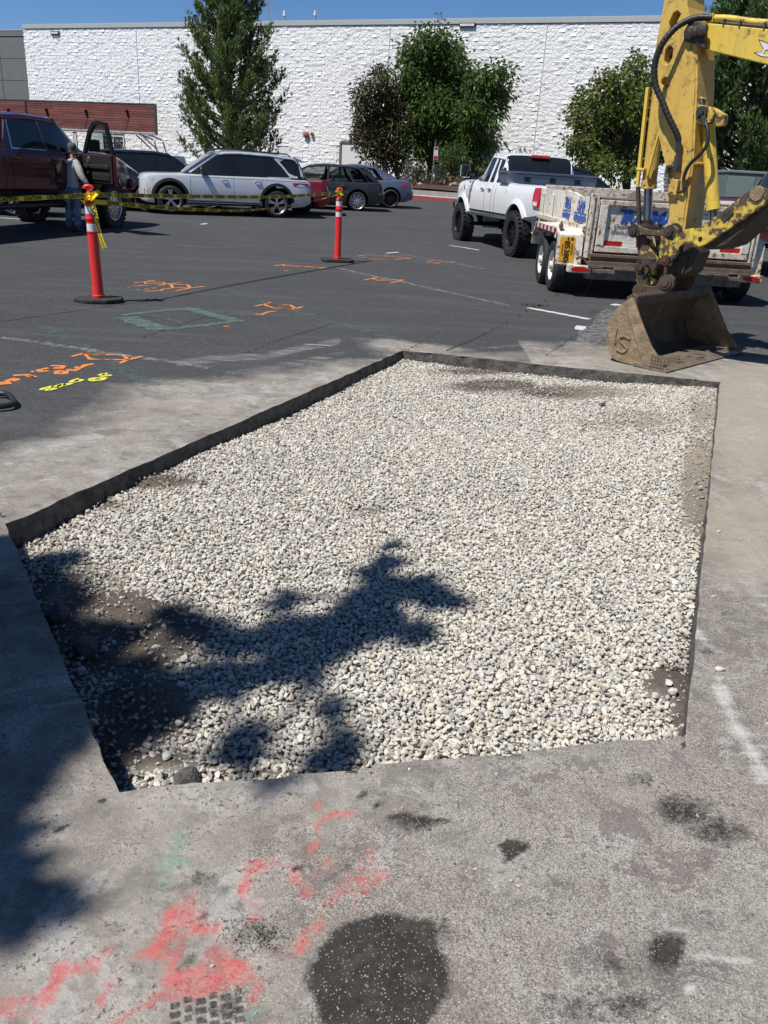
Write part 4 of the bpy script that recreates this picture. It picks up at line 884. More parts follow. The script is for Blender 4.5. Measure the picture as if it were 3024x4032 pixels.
    mb = MB(); mb.prism([(-.34, 1.0), (-.19, 1.03), (-.12, .95), (-.16, .78), (-.24, .72), (-.34, .80)], -.11, .11); mb.build('coupler_block', MT['grease'], cq, bevel=.01)
    mb = MB(); mb.prism([(-.60, .86), (-.51, .86), (-.46, .72), (-.55, .70)], -.20, -.145); mb.build('coupler_hook', MT['yel3'], cq, bevel=.006)
    mb = MB(); mb.lathe([(.076, -.03), (.076, 0)], (-.571, -.215, .774), 'Y', 22); mb.lathe([(.030, -.075), (.030, -.03)], (-.571, -.215, .774), 'Y', 10); dk = mb.build('pin_flange', MT['grease'], cq, smooth=35)
    mb = MB()
    for k in range(4): a = k * math.pi / 2 + .5; mb.lathe([(.013, -.002), (.013, 0)], (-.571 + .053 * math.cos(a), -.2465, .774 + .053 * math.sin(a)), 'Y', 8)
    mb.build('flange_hole', MT['dark'], dk)
    # --- links
    for y in (-.235, .185):
        mb = MB(); L = [(-.716, 1.078), (-.354, 1.099)]
        mb.prism([(-.77, 1.06), (-.76, 1.11), (-.716, 1.135), (-.67, 1.115), (-.60, 1.10), (-.45, 1.105), (-.40, 1.135), (-.345, 1.155), (-.29, 1.13), (-.275, 1.08), (-.31, 1.035), (-.36, 1.03), (-.43, 1.055), (-.55, 1.055), (-.66, 1.05), (-.70, 1.02), (-.75, 1.03)], y, y + .05); hl = mb.build('bucket_link', MT['yel3'], t, bevel=.005)
        for s, z in L: mb = MB(); mb.lathe([(.060, -.012), (.055, -.002)], (s, y, z), 'Y', 18); mb.lathe([(.034, -.034), (.036, -.012)], (s, y, z), 'Y', 12); mb.lathe([(.012, -.040), (.012, -.034)], (s, y, z), 'Y', 8); mb.build('link_pin', MT['grease'], hl, smooth=35)
    for y in (-.18, .14): mb = MB(); mb.prism([(-.745, 1.06), (-.69, 1.08), (-.655, 1.05), (-.50, .87), (-.46, .84), (-.485, .775), (-.56, .77), (-.66, .84)], y, y + .04); mb.prism([(-.655, 1.04), (-.60, 1.03), (-.47, .83), (-.50, .80)], y + .045, y + .08); mb.build('lower_link', MT['yel3'], t, bevel=.005)
    for s, z, r in ((-.451, .801, .036), (-.50, .83, .03), (-.344, .861, .045)): mb = MB(); mb.cyl((s, -.262, z), (s, .25, z), r, n=16); pn = mb.build('pivot_pin', MT['grease'], t, smooth=40)
    mb = MB(); mb.lathe([(.020, -.006), (.020, 0)], (-.344, -.2625, .861), 'Y', 10); mb.build('grease_cap', M('red_grease_cap', (.22, .03, .04), .5), pn)
    # --- thumb
    outer = [(-.384, .893), (-.36, .95), (-.335, .983), (-.312, 1.03), (-.274, 1.089), (-.219, 1.13), (-.147, 1.148), (-.087, 1.153), (.06, 1.275), (.271, 1.464), (.34, 1.51), (.43, 1.50), (.46, 1.43)]
    innr = [(.44, 1.375), (.001, 1.029), (-.055, 1.000), (-.096, 1.008), (-.131, 1.041), (-.184, 1.03), (-.239, .988), (-.254, .925), (-.291, .866), (-.30, .82), (-.345, .80), (-.385, .83)]
    for y, m in ((-.235, 'yel3'), (.195, 'grease')):
        mb = MB(); mb.prism(outer + innr, y, y + .04); th = mb.build('thumb', MT[m], t, bevel=.006)
        if y < 0:
            mb = MB(); mb.prism([(.083, 1.259), (.153, 1.322), (.198, 1.291), (.125, 1.216)], y - .008, y - .001); mb.build('maker_plate', MT['grease'], th)
            mb = MB(); mb.lathe([(.020, -.003), (.020, 0)], (-.058, y - .001, 1.067), 'Y', 12); mb.build('pin_hole', MT['dark'], th)
            mb = MB(); mb.lathe([(.0, -.02), (.055, -.018), (.06, -.001)], (.36, y - .001, 1.455), 'Y', 20); mb.build('end_boss', MT['earth'], th, smooth=40)
    mb = MB(); mb.prism([(-.06, 1.01), (.0, 1.04), (.44, 1.385), (.46, 1.36), (.16, 1.04), (.02, .985)], -.193, .194); mb.build('thumb_web', MT['grease'], t, bevel=.006)
    mb = MB(); mb.prism([(.06, 1.27), (.27, 1.455), (.44, 1.48), (.45, 1.40), (.30, 1.42), (.08, 1.24)], -.193, .194); mb.build('thumb_tip', MT['grease'], t)
    # --- stick
    stick = [(-.402, 1.03), (-.266, 1.05), (-.302, 1.671), (-.398, 2.279), (-.431, 2.431), (-.47, 2.60), (-.56, 2.76), (-.615, 2.86), (-.638, 2.94), (-.66, 3.3), (-.85, 3.3), (-.845, 2.90), (-.856, 2.6), (-.845, 2.39), (-.775, 2.10), (-.692, 1.887), (-.519, 1.54)]
    mb = MB(); mb.prism(stick, -.145, .145); sk = mb.build('stick', MT['yel'], t)
    cut = MB()
    for S in ([(-.74, 2.685), (-.766, 2.752), (-.739, 2.825), (-.700, 2.838), (-.662, 2.809), (-.693, 2.747), (-.696, 2.673), (-.708, 2.646)], [(-.755, 2.468), (-.757, 2.55), (-.74, 2.575), (-.715, 2.58), (-.683, 2.555), (-.68, 2.483), (-.706, 2.437), (-.735, 2.44)]): cut.prism(S, -.3, .3)
    bool_cut(sk, cut); cut = MB(); cut.lathe([(.034, -.3), (.034, -.09)], (-.715, 0, 2.307), 'Y', 16); cut.prism([(-.90, 2.50), (-.80, 2.50), (-.795, 2.30), (-.72, 2.05), (-.60, 1.80), (-.9, 1.7)], -.105, .105); bool_cut(sk, cut)
    b = sk.modifiers.new('edge', 'BEVEL'); b.width = .006; b.segments = 2; b.limit_method = 'ANGLE'
    mb = MB(); mb.prism([(-.395, 1.06), (-.290, 1.07), (-.318, 1.66), (-.415, 2.27), (-.455, 2.44), (-.53, 2.60), (-.585, 2.64), (-.63, 2.50), (-.665, 2.28), (-.675, 2.02), (-.60, 1.83), (-.50, 1.56)], -.156, -.1452); mb.build('side_stiffener', MT['yel'], sk, bevel=.003)
    mb = MB(); mb.prism([(-.300, 1.66), (-.296, 1.68), (-.262, 1.67), (-.262, 1.655)], -.15, .15); mb.build('lug', MT['yel'], sk)
    mb = MB(); mb.prism([(-.41, 2.02), (-.405, 2.14), (-.36, 2.185), (-.325, 2.17), (-.335, 2.12), (-.25, 2.105), (-.21, 2.05), (-.225, 1.98), (-.33, 1.97)], -.13, -.07); mb.prism([(-.41, 2.02), (-.405, 2.14), (-.33, 2.12), (-.21, 2.06), (-.21, 1.97), (-.33, 1.97)], .07, .13); mb.build('cylinder_bracket', MT['yel3'], sk, bevel=.006)
    mb = MB(); mb.lathe([(.05, -.02), (.05, 0)], (-.314, -.131, 2.062), 'Y', 18); mb.lathe([(.026, -.04), (.028, -.02)], (-.314, -.131, 2.062), 'Y', 10); mb.build('bracket_pin', MT['grease'], sk, smooth=35)
    mb = MB(); mb.bb(-.47, -.385, -.20, -.146, 1.40, 1.53); mb.build('hose_block', MT['yel'], sk, bevel=.006)
    mb = MB(); mb.lathe([(.075, -.012), (.07, 0)], (-.348, -.157, 1.10), 'Y', 20); mb.build('stick_end_boss', MT['grease'], sk, smooth=35)
    # --- cylinders
    mb = MB(); mb.cyl((-.855, 0, 2.58), (-.79, 0, 1.46), .066, n=20); mb.cyl((-.793, 0, 1.50), (-.789, 0, 1.44), .071, n=20); cy = mb.build('bucket_cylinder', MT['yel'], t, smooth=40)
    mb = MB(); MT['rod'] = M('oily_chrome_rod', (.30, .30, .30), .22, .9, var=.3); mb.cyl((-.79, 0, 1.45), (-.742, 0, 1.13), .040, n=16); mb.build('cylinder_rod', MT['rod'], cy, smooth=40)
    mb = MB(); mb.lathe([(.055, -.12), (.055, .12)], (-.722, 0, 1.085), 'Y', 16); mb.cyl((-.748, 0, 1.17), (-.735, 0, 1.09), .05, n=12); mb.build('rod_eye', MT['grease'], cy, smooth=40)
    mb = MB(); mb.bar((-.905, -.09, 2.27), (-.852, -.09, 1.46), .03, .03); mb.bb(-.885, -.80, -.11, -.05, 1.59, 1.612); mb.build('cylinder_guard', MT['yel2'], cy, bevel=.004)
    mb = MB(); mb.bar((-.845, -.09, 1.455), (-.765, -.09, 1.12), .036, .03); mb.build('guard_lower', MT['grease'], cy, bevel=.004)
    mb = MB(); mb.tube(curve_pts([(-.70, -.1, 2.02), (-.735, -.1, 1.75), (-.755, -.1, 1.56), (-.765, -.06, 1.52)], 4), .012, 8); mb.build('feed_pipe', MT['yel2'], cy, smooth=60)
    mb = MB(); mb.cyl((-.34, 0, 2.06), (-.118, 0, 1.31), .057, n=20); mb.cyl((-.130, 0, 1.35), (-.115, 0, 1.30), .062, n=20); cy = mb.build('thumb_cylinder', MT['yel2'], t, smooth=40)
    mb = MB(); mb.cyl((-.118, 0, 1.31), (-.06, 0, 1.10), .032, n=16); mb.build('cylinder_rod', MT['rod'], cy, smooth=40)
    # --- boom with pipes, running back to the machine
    top = [(-.46, 2.70), (-.40, 2.725), (-.30, 2.71), (.13, 2.645), (.9, 2.56), (1.7, 2.40), (2.35, 1.9), (2.75, 1.15)]; bot = [(2.35, 1.0), (2.0, 1.6), (1.5, 2.02), (.9, 2.2), (.174, 2.40), (-.394, 2.535), (-.45, 2.60)]
    mb = MB(); mb.prism(top + bot, -.135, .135); bo = mb.build('boom', MT['yel2'], t, bevel=.006)
    mb = MB(); mb.prism([(-.585, 2.665), (-.56, 2.72), (-.52, 2.74), (-.46, 2.738), (-.40, 2.705), (-.364, 2.529), (-.45, 2.57), (-.568, 2.60)], -.19, -.146); bf = mb.build('boom_fork', MT['grease'], bo, bevel=.008)
    mb = MB(); mb.prism([(-.585, 2.665), (-.56, 2.72), (-.46, 2.735), (-.40, 2.70), (-.45, 2.57), (-.568, 2.60)], .146, .19); mb.build('boom_fork', MT['grease'], bo, bevel=.008)
    mb = MB()
    for s, z, r, d in ((-.407, 2.672, .048, .04), (-.52, 2.655, .05, .02), (-.465, 2.66, .04, .03)): mb.lathe([(0, -d - .004), (r * .75, -d), (r, -d + .006), (r, 0)], (s, -.191, z), 'Y', 18)
    mb.build('boom_pin', MT['grease'], bf, smooth=35)
    mb = MB(); mb.tube(curve_pts([(-.40, -.1, 2.765), (-.25, -.1, 2.752), (.095, -.1, 2.695), (.9, -.1, 2.62), (1.7, -.1, 2.46)], 5), .026, 10); mb.bb(-.43, -.37, -.135, -.065, 2.735, 2.795); mb.build('boom_pipe', MT['yel2'], bo, smooth=60)
    mb = MB(); mb.tube([(-.30, -.11, 2.722), (.2, -.11, 2.655), (.9, -.11, 2.575)], .016, 8)
    for s in (-.27, -.13, .08): mb.bb(s, s + .012, -.14, -.08, 2.69 - (s + .27) * .14, 2.745 - (s + .27) * .14)
    mb.build('pipe_clamp', MT['grease'], bo)
    MT['logow'] = M('emblem_white', (.70, .68, .70), .5, var=.1); mb = MB(); mb.cur = 0
    wing = [(.063, 2.577), (.141, 2.548), (.20, 2.54), (.21, 2.505), (.155, 2.503), (.132, 2.501), (.118, 2.466), (.103, 2.486), (.113, 2.51)]; tail = [(.046, 2.489), (.101, 2.489), (.129, 2.469), (.22, 2.472), (.22, 2.448), (.131, 2.456), (.10, 2.462)]
    def grow(P, k):
        cx = sum(a for a, b in P) / len(P); cz = sum(b for a, b in P) / len(P); return [(cx + (a - cx) * k, cz + (b - cz) * k) for a, b in P]
    for P in (wing, tail):
        mb.cur = 0; mb.add([(a, -.1375, b) for a, b in grow(P, 1.10)], [tuple(range(len(P)))]); mb.cur = 1; mb.add([(a, -.1395, b) for a, b in grow(P, .90)], [tuple(range(len(P)))])
    mb.build('emblem', [MT['black'], MT['logow']], bo)
    # --- hoses
    H = [(-.386, -.12, 2.765), (-.5, -.17, 2.765), (-.596, -.24, 2.715), (-.661, -.29, 2.630), (-.712, -.31, 2.524), (-.728, -.31, 2.392), (-.694, -.30, 2.257), (-.621, -.28, 2.14), (-.549, -.26, 2.022), (-.470, -.23, 1.905), (-.440, -.21, 1.84)]
    P = curve_pts(H, 10); rs = [.0265 + .0022 * math.sin(i * 2.2) for i in range(len(P))]; mb = MB(); mb.tube(P, rs, 12); mb.build('hose', MT['hose'], t, smooth=80)
    mb = MB(); mb.cyl((-.445, -.21, 1.86), (-.43, -.19, 1.71), .023); mb.cyl((-.435, -.19, 1.72), (-.425, -.185, 1.59), .030, n=8); mb.cyl((-.43, -.185, 1.64), (-.43, -.185, 1.60), .036, n=6); mb.tube([(-.43, -.185, 1.62), (-.47, -.185, 1.635), (-.515, -.185, 1.625), (-.515, -.185, 1.56)], .022, 8); mb.build('hose_fitting', MT['fit'], t, smooth=40)
    mb = MB()
    for k in range(5): mb.cyl((-.513 + k * .006, -.185, 1.57 - k * .03), (-.509 + k * .006, -.185, 1.546 - k * .03), .030 if k % 2 else .024, n=10)
    mb.build('quick_connector', MT['steel'], t, smooth=40)
    P = curve_pts([(-.262, -.17, 2.0), (-.205, -.19, 1.93), (-.179, -.20, 1.82), (-.215, -.21, 1.74), (-.30, -.21, 1.65), (-.336, -.20, 1.56), (-.335, -.19, 1.50)], 8); mb = MB(); mb.tube(P, .015, 10); mb.build('hose', MT['hose'], t, smooth=80)
    mb = MB(); mb.cyl((-.28, -.165, 2.03), (-.235, -.18, 1.955), .020, n=8); mb.build('hose_fitting', MT['fit'], t, smooth=40); mb = MB(); mb.cyl((-.335, -.19, 1.53), (-.322, -.185, 1.47), .021, n=8); mb.tube(curve_pts([(-.325, -.185, 1.47), (-.335, -.19, 1.435), (-.38, -.18, 1.43)], 4), .014, 8); mb.build('hose_fitting', MT['fit'], t, smooth=40)
    # --- machine standing out of frame to the right
    mb = MB(); mb.prism([(2.2, .95), (2.2, 1.35), (2.9, 1.5), (4.6, 1.5), (4.75, .95)], -.95, .95); hs = mb.build('house', MT['yel2'], t, bevel=.05)
    mb = MB(); mb.prism([(2.35, 1.35), (2.5, 2.6), (3.6, 2.65), (3.75, 1.45)], .25, .95); cb = mb.build('cab', MT['yel2'], t, bevel=.04); mb = MB(); mb.bb(2.55, 3.6, .22, .98, 1.75, 2.45); mb.build('cab_window', MT['glass'], cb)
    for y in (-1.05, .65):
        mb = MB(); mb.prism([(1.9, .3), (2.15, .62), (4.75, .62), (5.0, .3), (4.75, .0), (2.15, .0)], y, y + .4); tr = mb.build('track', MT['rubber'], t, bevel=.03)
        for k in range(16): mb = MB(); x = 2.15 + k * .165; mb.bb(x, x + .08, y - .01, y + .41, .615, .655); mb.build('track_shoe', MT['grease'], tr)
excavator()
# ================================================================== dump trailer (local: x right, y forwards, z up; rear face at y=0)
MT['rustw'] = rustmat('rusty_white_paint', (0.74, 0.72, 0.66), (0.075, 0.038, 0.024), (0.42, 0.22, 0.09), 0.365, 15, 0.55, True, (0.52, 0.44, 0.32))
MT['rustw2'] = rustmat('very_rusty_white', (0.66, 0.62, 0.54), (0.085, 0.045, 0.030), (0.36, 0.20, 0.09), 0.40, 18, 0.7, True, (0.46, 0.38, 0.26))
MT['ruststeel'] = M('brown_rusted_channel', (0.115, 0.075, 0.052), .7, .1, vs=8, col2=(0.20, 0.135, 0.09), bs=40, bstr=.5)
MT['bluegfx'] = rustmat('blue_decal', (0.020, 0.085, 0.36), (0.09, 0.05, 0.03), (0.10, 0.12, 0.25), 0.22, 14, .5, False, (0.03, 0.10, 0.33))
MT['greyblue'] = M('faded_blue_print', (0.10, 0.14, 0.25), .6, var=.3, vs=20); MT['reflr'] = M('red_reflector_tape', (0.42, 0.015, 0.018), .35, var=.2); MT['reflw'] = M('white_reflector_tape', (0.68, 0.68, 0.66), .35, var=.15)
MT['plate'] = M('orange_plate', (0.72, 0.36, 0.02), .45, var=.15); MT['plateink'] = M('plate_ink', (0.02, 0.018, 0.015), .5)
def wheel(parent, loc, r, w, rr, rim, side, nsp=5, spw=.05, lugs=False, name='wheel', hub=.06, inset=.02):
    """tyre with a rim and spokes; axle along local y, outer face towards side*y"""
    h = w / 2; mb = MB(); sh = (r - rr) * .45
    mb.lathe([(rr, -h * .80), (rr + sh * .7, -h), (r - .035, -h * .96), (r - .008, -h * .78), (r, -h * .4), (r, h * .4), (r - .008, h * .78), (r - .035, h * .96), (rr + sh * .7, h), (rr, h * .80)], (0, 0, 0), 'Y', 36, False)
    if lugs:
        for k in range(30):
            for row, (y, ww) in enumerate(((-.36, .22), (0, .24), (.36, .22))):
                a = 2 * math.pi * (k + .5 * (row % 2)) / 30; c, s = math.cos(a), math.sin(a)
                mb.box(((r + .004) * c, y * w, (r + .004) * s), (.026, w * ww, .052 * r / .4), rot=Matrix.Rotation(-a, 3, 'Y'))
    t = mb.build(name, MT['rubber'], parent, smooth=35, loc=loc); s = side; mb = MB(); o = s * (h * .80 - inset)
    mb.lathe([(rr, -s * h * .8), (rr * .97, -s * h * .3), (rr * .93, o - s * .05), (rr * .96, o + s * .01), (rr, s * h * .82), (rr * 1.02, s * h * .84)], (0, 0, 0), 'Y', 32, False)
    mb.lathe([(0, o + s * .004), (hub * .7, o + s * .004), (hub, o - s * .012), (hub, o - s * .06)], (0, 0, 0), 'Y', 18, False)
    for k in range(nsp):
        a = 2 * math.pi * k / nsp + .3
        for da in ((-.5, .5) if spw < .04 else (0,)):
            b = a + da * .30; ax = Vector((math.cos(b), 0, math.sin(b))); p0 = Vector((math.cos(a), 0, math.sin(a))) * hub * .7 + Vector((0, o - s * .012, 0)); p1 = ax * rr * .97 + Vector((0, o - s * .022, 0))
            d = p1 - p0; mb.box((p0 + p1) / 2, (d.length, .03, spw), rot=d.to_track_quat('X', 'Y').to_matrix() @ Matrix.Rotation(math.pi / 2, 3, 'X') if False else Matrix(((d.normalized().x, 0, -d.normalized().z), (d.normalized().y, 1, 0), (d.normalized().z, 0, d.normalized().x))))
    mb.build('rim', rim, t, smooth=35)
    mb = MB(); mb.lathe([(0, -s * h * .4), (rr * .9, -s * h * .4), (rr * .9, -s * h * .42), (0, -s * h * .42)], (0, 0, 0), 'Y', 20); mb.build('brake_disc', MT['dark'], t)
    return t
def trailer():
    t = thing('dump_trailer', (3.63, 11.85, 0), R(1.5), 'rusty white dump trailer loaded with broken asphalt behind the white pickup', 'trailer')
    XL, XR, L, FZ = -1.12, 1.19, 3.7, .60; st = 1.335
    # tailgate: panel, frame, posts
    mb = MB(); mb.bb(XL + .12, XR - .10, .0, .03, FZ + .02, 1.25); tg = mb.build('tailgate', MT['rustw'], t, bevel=.004)
    fr = MB(); fr.bb(XL + .12, XR - .10, -.04, -.001, 1.205, 1.27); fr.build('top_rail', MT['rustw2'], tg, bevel=.008)
    mb = MB(); mb.bb(XL + .12, XR - .10, -.045, -.001, FZ + .01, FZ + .085); mb.build('bottom_rail', MT['rustw2'], tg, bevel=.006)
    for x in (XL + .125, XR - .205): mb = MB(); mb.bb(x, x + .10, -.05, -.002, FZ + .087, 1.203); mb.build('gate_stile', MT['rustw'], tg, bevel=.006)
    mb = MB(); mb.bb(-.06, .0, -.035, -.001, FZ + .087, 1.203); mb.build('gate_stile', MT['rustw'], tg, bevel=.006)
    mb = MB(); mb.bb(XL + .05, XR - .02, -.10, .06, 1.28, 1.31) if False else mb.cyl((XL + .02, .02, 1.285), (XR - .02, .02, 1.285), .018, n=8); mb.build('hinge_bar', MT['ruststeel'], tg)
    # reflective tape
    xs = [(XL + .23, .24), (XL + .47, .17), (XL + .64, .22)]; 
    for i, (x, w) in enumerate(((XL + .24, .25), (XL + .49, .19), (XL + .68, .24), (.30, .22), (.52, .19), (.71, .28))):
        mb = MB(); mb.bb(x, x + w - .001, -.007, -.0015, FZ + .095, FZ + .155); mb.build('reflector_tape', MT['reflw'] if i % 3 == 1 else MT['reflr'], tg)
    # lettering
    def letter(body, x, z, size, mat, bold=.0, shear=.25, sx=1.0, y=-.006, align='LEFT', th=.002):
        vs, fs = text_geo(body, size, bold, shear, 1.0, align); mb = MB(); mb.add([(x + a * sx, y, z + b) for a, b, c in vs], fs); o = mb.build('lettering', mat, tg); return o
    letter('T', XL + .37, 1.065, .24, MT['bluegfx'], .010, .3); letter('RAIL', XL + .475, 1.05, .165, MT['bluegfx'], .010, .3, 1.05); letter('M', XL + .80, 1.065, .24, MT['bluegfx'], .010, .3); letter('AX', XL + .985, 1.05, .165, MT['bluegfx'], .010, .3, 1.05)
    mb = MB(); mb.add([(XL + .40, -.0055, 1.128), (XL + .86, -.0055, 1.128), (XL + .866, -.0055, 1.15), (XL + .405, -.0055, 1.15)], [(0, 1, 2, 3)]); mb.build('letter_bar', MT['bluegfx'], tg)
    letter('Quality Trailers From', XL + .335, .945, .074, MT['greyblue'], .0018, .3, 1.12); letter('Gem State Manufacturing Inc.', XL + .31, .872, .074, MT['greyblue'], .0018, .3, 1.12)
    letter('O213', .70, .845, .085, MT['greyblue'], .002, .3, 1.2); mb = MB(); mb.add([(.68, -.0055, .792), (.97, -.0055, .792), (.97, -.0055, .797), (.68, -.0055, .797)], [(0, 1, 2, 3)]); mb.build('letter_bar', MT['greyblue'], tg); letter('"The Long Haul"', .40, .775, .062, MT['coping'], .001, .3, 1.1)
    # dented streak where the paint is gouged to rust
    mb = MB()
    for a, b, w in (((-.62, .70), (-.30, .80), .02), ((-.45, .72), (-.28, .82), .015), ((-.28, .82), (-.16, 1.10), .02), ((.86, .66), (.90, 1.10), .035)): d = Vector((b[0] - a[0], 0, b[1] - a[1])); n = Vector((-d.z, 0, d.x)).normalized() * w / 2; p = Vector((a[0], -.006, a[1])); q = Vector((b[0], -.006, b[1])); mb.add([p - n * .3, q - n * .5, q + n, p + n * .4], [(0, 1, 2, 3)])
    g = mb.build('paint_gouge', MT['ruststeel'], tg); g['kind'] = 'stuff'
    # corner posts and sides
    for x, nm in ((XL, 'l'), (XR - .09, 'r')): mb = MB(); mb.bb(x, x + .10, -.03, .08, .52, 1.34); mb.bb(x + .012, x + .04, -.05, -.031, .52, 1.32); mb.build('corner_post', MT['rustw2'], t, bevel=.006)
    for x0, x1 in ((XL, XL + .05), (XR - .05, XR)):
        mb = MB(); n = 40
        for i in range(n + 1):
            y = .085 + (L - .085) * i / n; dz = .028 * (float(fbm(np.array([y * 3]), np.array([x0]), 1, 3)[0]) - .5) * 2 - (.05 * math.exp(-((y - .5) / .5) ** 2) if x0 < 0 else 0)
            bx = .012 * math.sin(y * 9) * (1 if x0 < 0 else 0); mb.v += [(x0 - bx, y, FZ - .03), (x0 - bx, y, st + dz), (x1 - bx, y, st + dz), (x1 - bx, y, FZ - .03)]
        for i in range(n):
            b = i * 4
            for k in range(3): mb.f.append((b + k, b + k + 1, b + k + 5, b + k + 4)); mb.mi.append(0)
        sd = mb.build('side_panel', MT['rustw'], t)
        s = -1 if x0 < 0 else 1; xo = x0 if x0 < 0 else x1
        for y in (.95, 1.75, 2.55, 3.4): mb = MB(); mb.bb(xo + s * .001, xo + s * .045, y, y + .07, FZ, st - .06); mb.build('side_rib', MT['rustw'], sd, bevel=.006)
        mb = MB(); mb.bb(xo + s * .0, xo + s * .05, .09, L, .86, .93); mb.build('side_rail', MT['rustw2'], sd, bevel=.006)
        if x0 < 0:
            def quad(y0, y1, z0, z1, m): mb = MB(); mb.add([(xo - .018, y1, z0), (xo - .018, y0, z0), (xo - .018, y0, z1), (xo - .018, y1, z1)], [(0, 1, 2, 3)]); mb.build('blue_stripe', m, sd)
            for y0, y1 in ((.14, .90), (1.05, 1.70)): quad(y0, y1, .965, 1.035, MT['bluegfx']); quad(y0, y1, 1.055, 1.075, MT['bluegfx'])
            for body, y, z, sz in (('DUMP', .52, 1.155, .17), ('TRAIL', 1.38, 1.17, .20)):
                vs, fs = text_geo(body, sz, .012, .25); mb = MB(); mb.add([(xo - .020, y - a * .9, z + b) for a, b, c in vs], fs); mb.build('lettering', MT['bluegfx'], sd)
    mb = MB(); mb.bb(XL + .051, XR - .051, L - .04, L, FZ, 1.40); mb.build('front_wall', MT['rustw2'], t, bevel=.01); mb = MB(); mb.bb(XL + .05, XR - .05, .05, L - .04, FZ - .05, FZ); mb.build('bed_floor', MT['ruststeel'], t)
    # rear sill, beams, underframe
    mb = MB(); mb.bb(XL + .06, XR - .04, -.10, .04, .545, .585); mb.bb(XL + .06, XR - .04, -.08, .02, .50, .546); mb.build('rear_sill', MT['ruststeel'], t, bevel=.005)
    mb = MB(); mb.bb(XL + .03, XR - .06, -.16, -.11, .435, .495); mb.bb(XL + .03, XR - .06, -.18, -.16, .425, .44); mb.build('rear_channel', MT['ruststeel'], t, bevel=.004)
    mb = MB(); mb.bb(XL + .05, XR - .12, -.06, .10, .25, .385); mb.build('rear_crossmember', M('scaly_dark_paint', (0.085, 0.072, 0.060), .8, vs=12, col2=(.22, .19, .15), bs=40, bstr=.6), t, bevel=.01)
    for a, b in ((-.70, -.28), (.42, .86)): mb = MB(); mb.bb(a, b, -.085, -.062, .385, .41); mb.build('paint_strip', MT['rustw2'], t)
    for x in (-.55, .50): mb = MB(); mb.bb(x, x + .09, -.05, L, .38, .50); mb.build('frame_rail', MT['ruststeel'], t)
    for x in (-.82, .80): mb = MB(); mb.bb(x, x + .1, -.05, .05, .385, .50); mb.build('hanger', MT['ruststeel'], t)
    # fenders, wheels, lamps, plate
    for s in (-1, 1):
        xi, xo = (-1.15, -1.50) if s < 0 else (1.20, 1.34)
        prof = [(.02, .42), (.06, .80), (.16, .875), (1.78, .875), (2.02, .70), (2.06, .55)]
        mb = MB(); n = len(prof)
        mb.v = [(xi, a, b) for a, b in prof] + [(xo, a, b) for a, b in prof] + [(xi, a + (.02 if a < 1 else -.02), b - .02) for a, b in prof] + [(xo, a + (.02 if a < 1 else -.02), b - .02) for a, b in prof]
        for i in range(n - 1): mb.f += [(i, i + 1, n + i + 1, n + i), (2 * n + i, 3 * n + i, 3 * n + i + 1, 2 * n + i + 1), (n + i, n + i + 1, 3 * n + i + 1, 3 * n + i)]; mb.mi += [0, 0, 0]
        fd = mb.build('fender', MT['rustw'], t, smooth=30)
        for k in range(11):
            y = .20 + k * .145; mb = MB(); mb.bb(xo + s * .001, xo + s * .006, y, y + .143, .805, .868); mb.build('reflector_tape', MT['reflr'] if k % 2 == 0 else MT['reflw'], fd)
        mb = MB(); mb.bb(xo - s * .004, xo, .16, 1.86, .80, .873); mb.build('fender_lip', MT['rustw'], fd)
        for y in (.53, 1.37): wheel(t, (s * 1.36, y, .35), .35, .205, .20, MT['reflw'] if True else 0, s, 5, .12, rimfix) if False else trailer_wheel(t, (-1.36 if s < 0 else 1.235, y, .35), s)
        if s < 0:
            P0 = Vector((-1.36, .030, .455)); mb = MB(); tilt = -.1
            def pf(a, b, y=-.008): zz_ = .46 + b; return (-1.40 + a, .02 + (zz_ - .42) / .38 * .04 + y, zz_)
            mb.v = [pf(-.06, 0), pf(.14, 0), pf(.14, .315), pf(-.06, .315)]; mb.f = [(0, 1, 2, 3)]; mb.mi = [0]; pl = mb.build('number_plate', MT['plate'], fd)
            def ink(body, a, b, size, bold=0.003):
                vs, fs = text_geo(body, size, bold, 0, 1.0); mb = MB(); mb.add([pf(a + y, b - x, -.0125) for x, y, z in vs], fs); mb.build('plate_lettering', MT['plateink'], pl)
            ink('85380', .035, .135, .105); ink('OREGON', .105, .16, .035, .001); ink('H', .10, .29, .045); ink('CT', .045, .29, .03); ink('PERMANENT', -.025, .15, .028, .0005)
            mb = MB(); mb.tube(curve_pts([(-1.22, .0, .50), (-1.17, -.05, .53), (-1.12, -.03, .50), (-1.08, -.05, .46)], 4), .018, 6); mb.build('wire_plug', M('frayed_plug', (0.07, 0.07, 0.05), .8), t)
            mb = MB(); mb.lathe([(.025, 0), (.03, .05), (.012, .09), (.0, .12)], (-1.46, .12, .87), 'Z', 8); mb.build('bracket', MT['ruststeel'], fd)
        mb = MB(); mb.bb(s * 1.02, s * 1.34, -.10, .02, .325, .425); lb = mb.build('lamp_housing', MT['rustw2'], t, bevel=.012); mb = MB(); P = [(s * 1.18 + .12 * math.cos(a) * (1 if abs(math.cos(a)) < .99 else 1), .375 + .034 * math.sin(a)) for a in [2 * math.pi * k / 20 for k in range(20)]]
        mb.prism(P, -.112, -.1005); mb.build('tail_light', MT['redlens'], lb)
    # tongue
    mb = MB(); mb.bar((-.6, L, .45), (0, L + .9, .45), .08, .1); mb.bar((.6, L, .45), (0, L + .9, .45), .08, .1); mb.build('tongue', MT['ruststeel'], t)
    return t
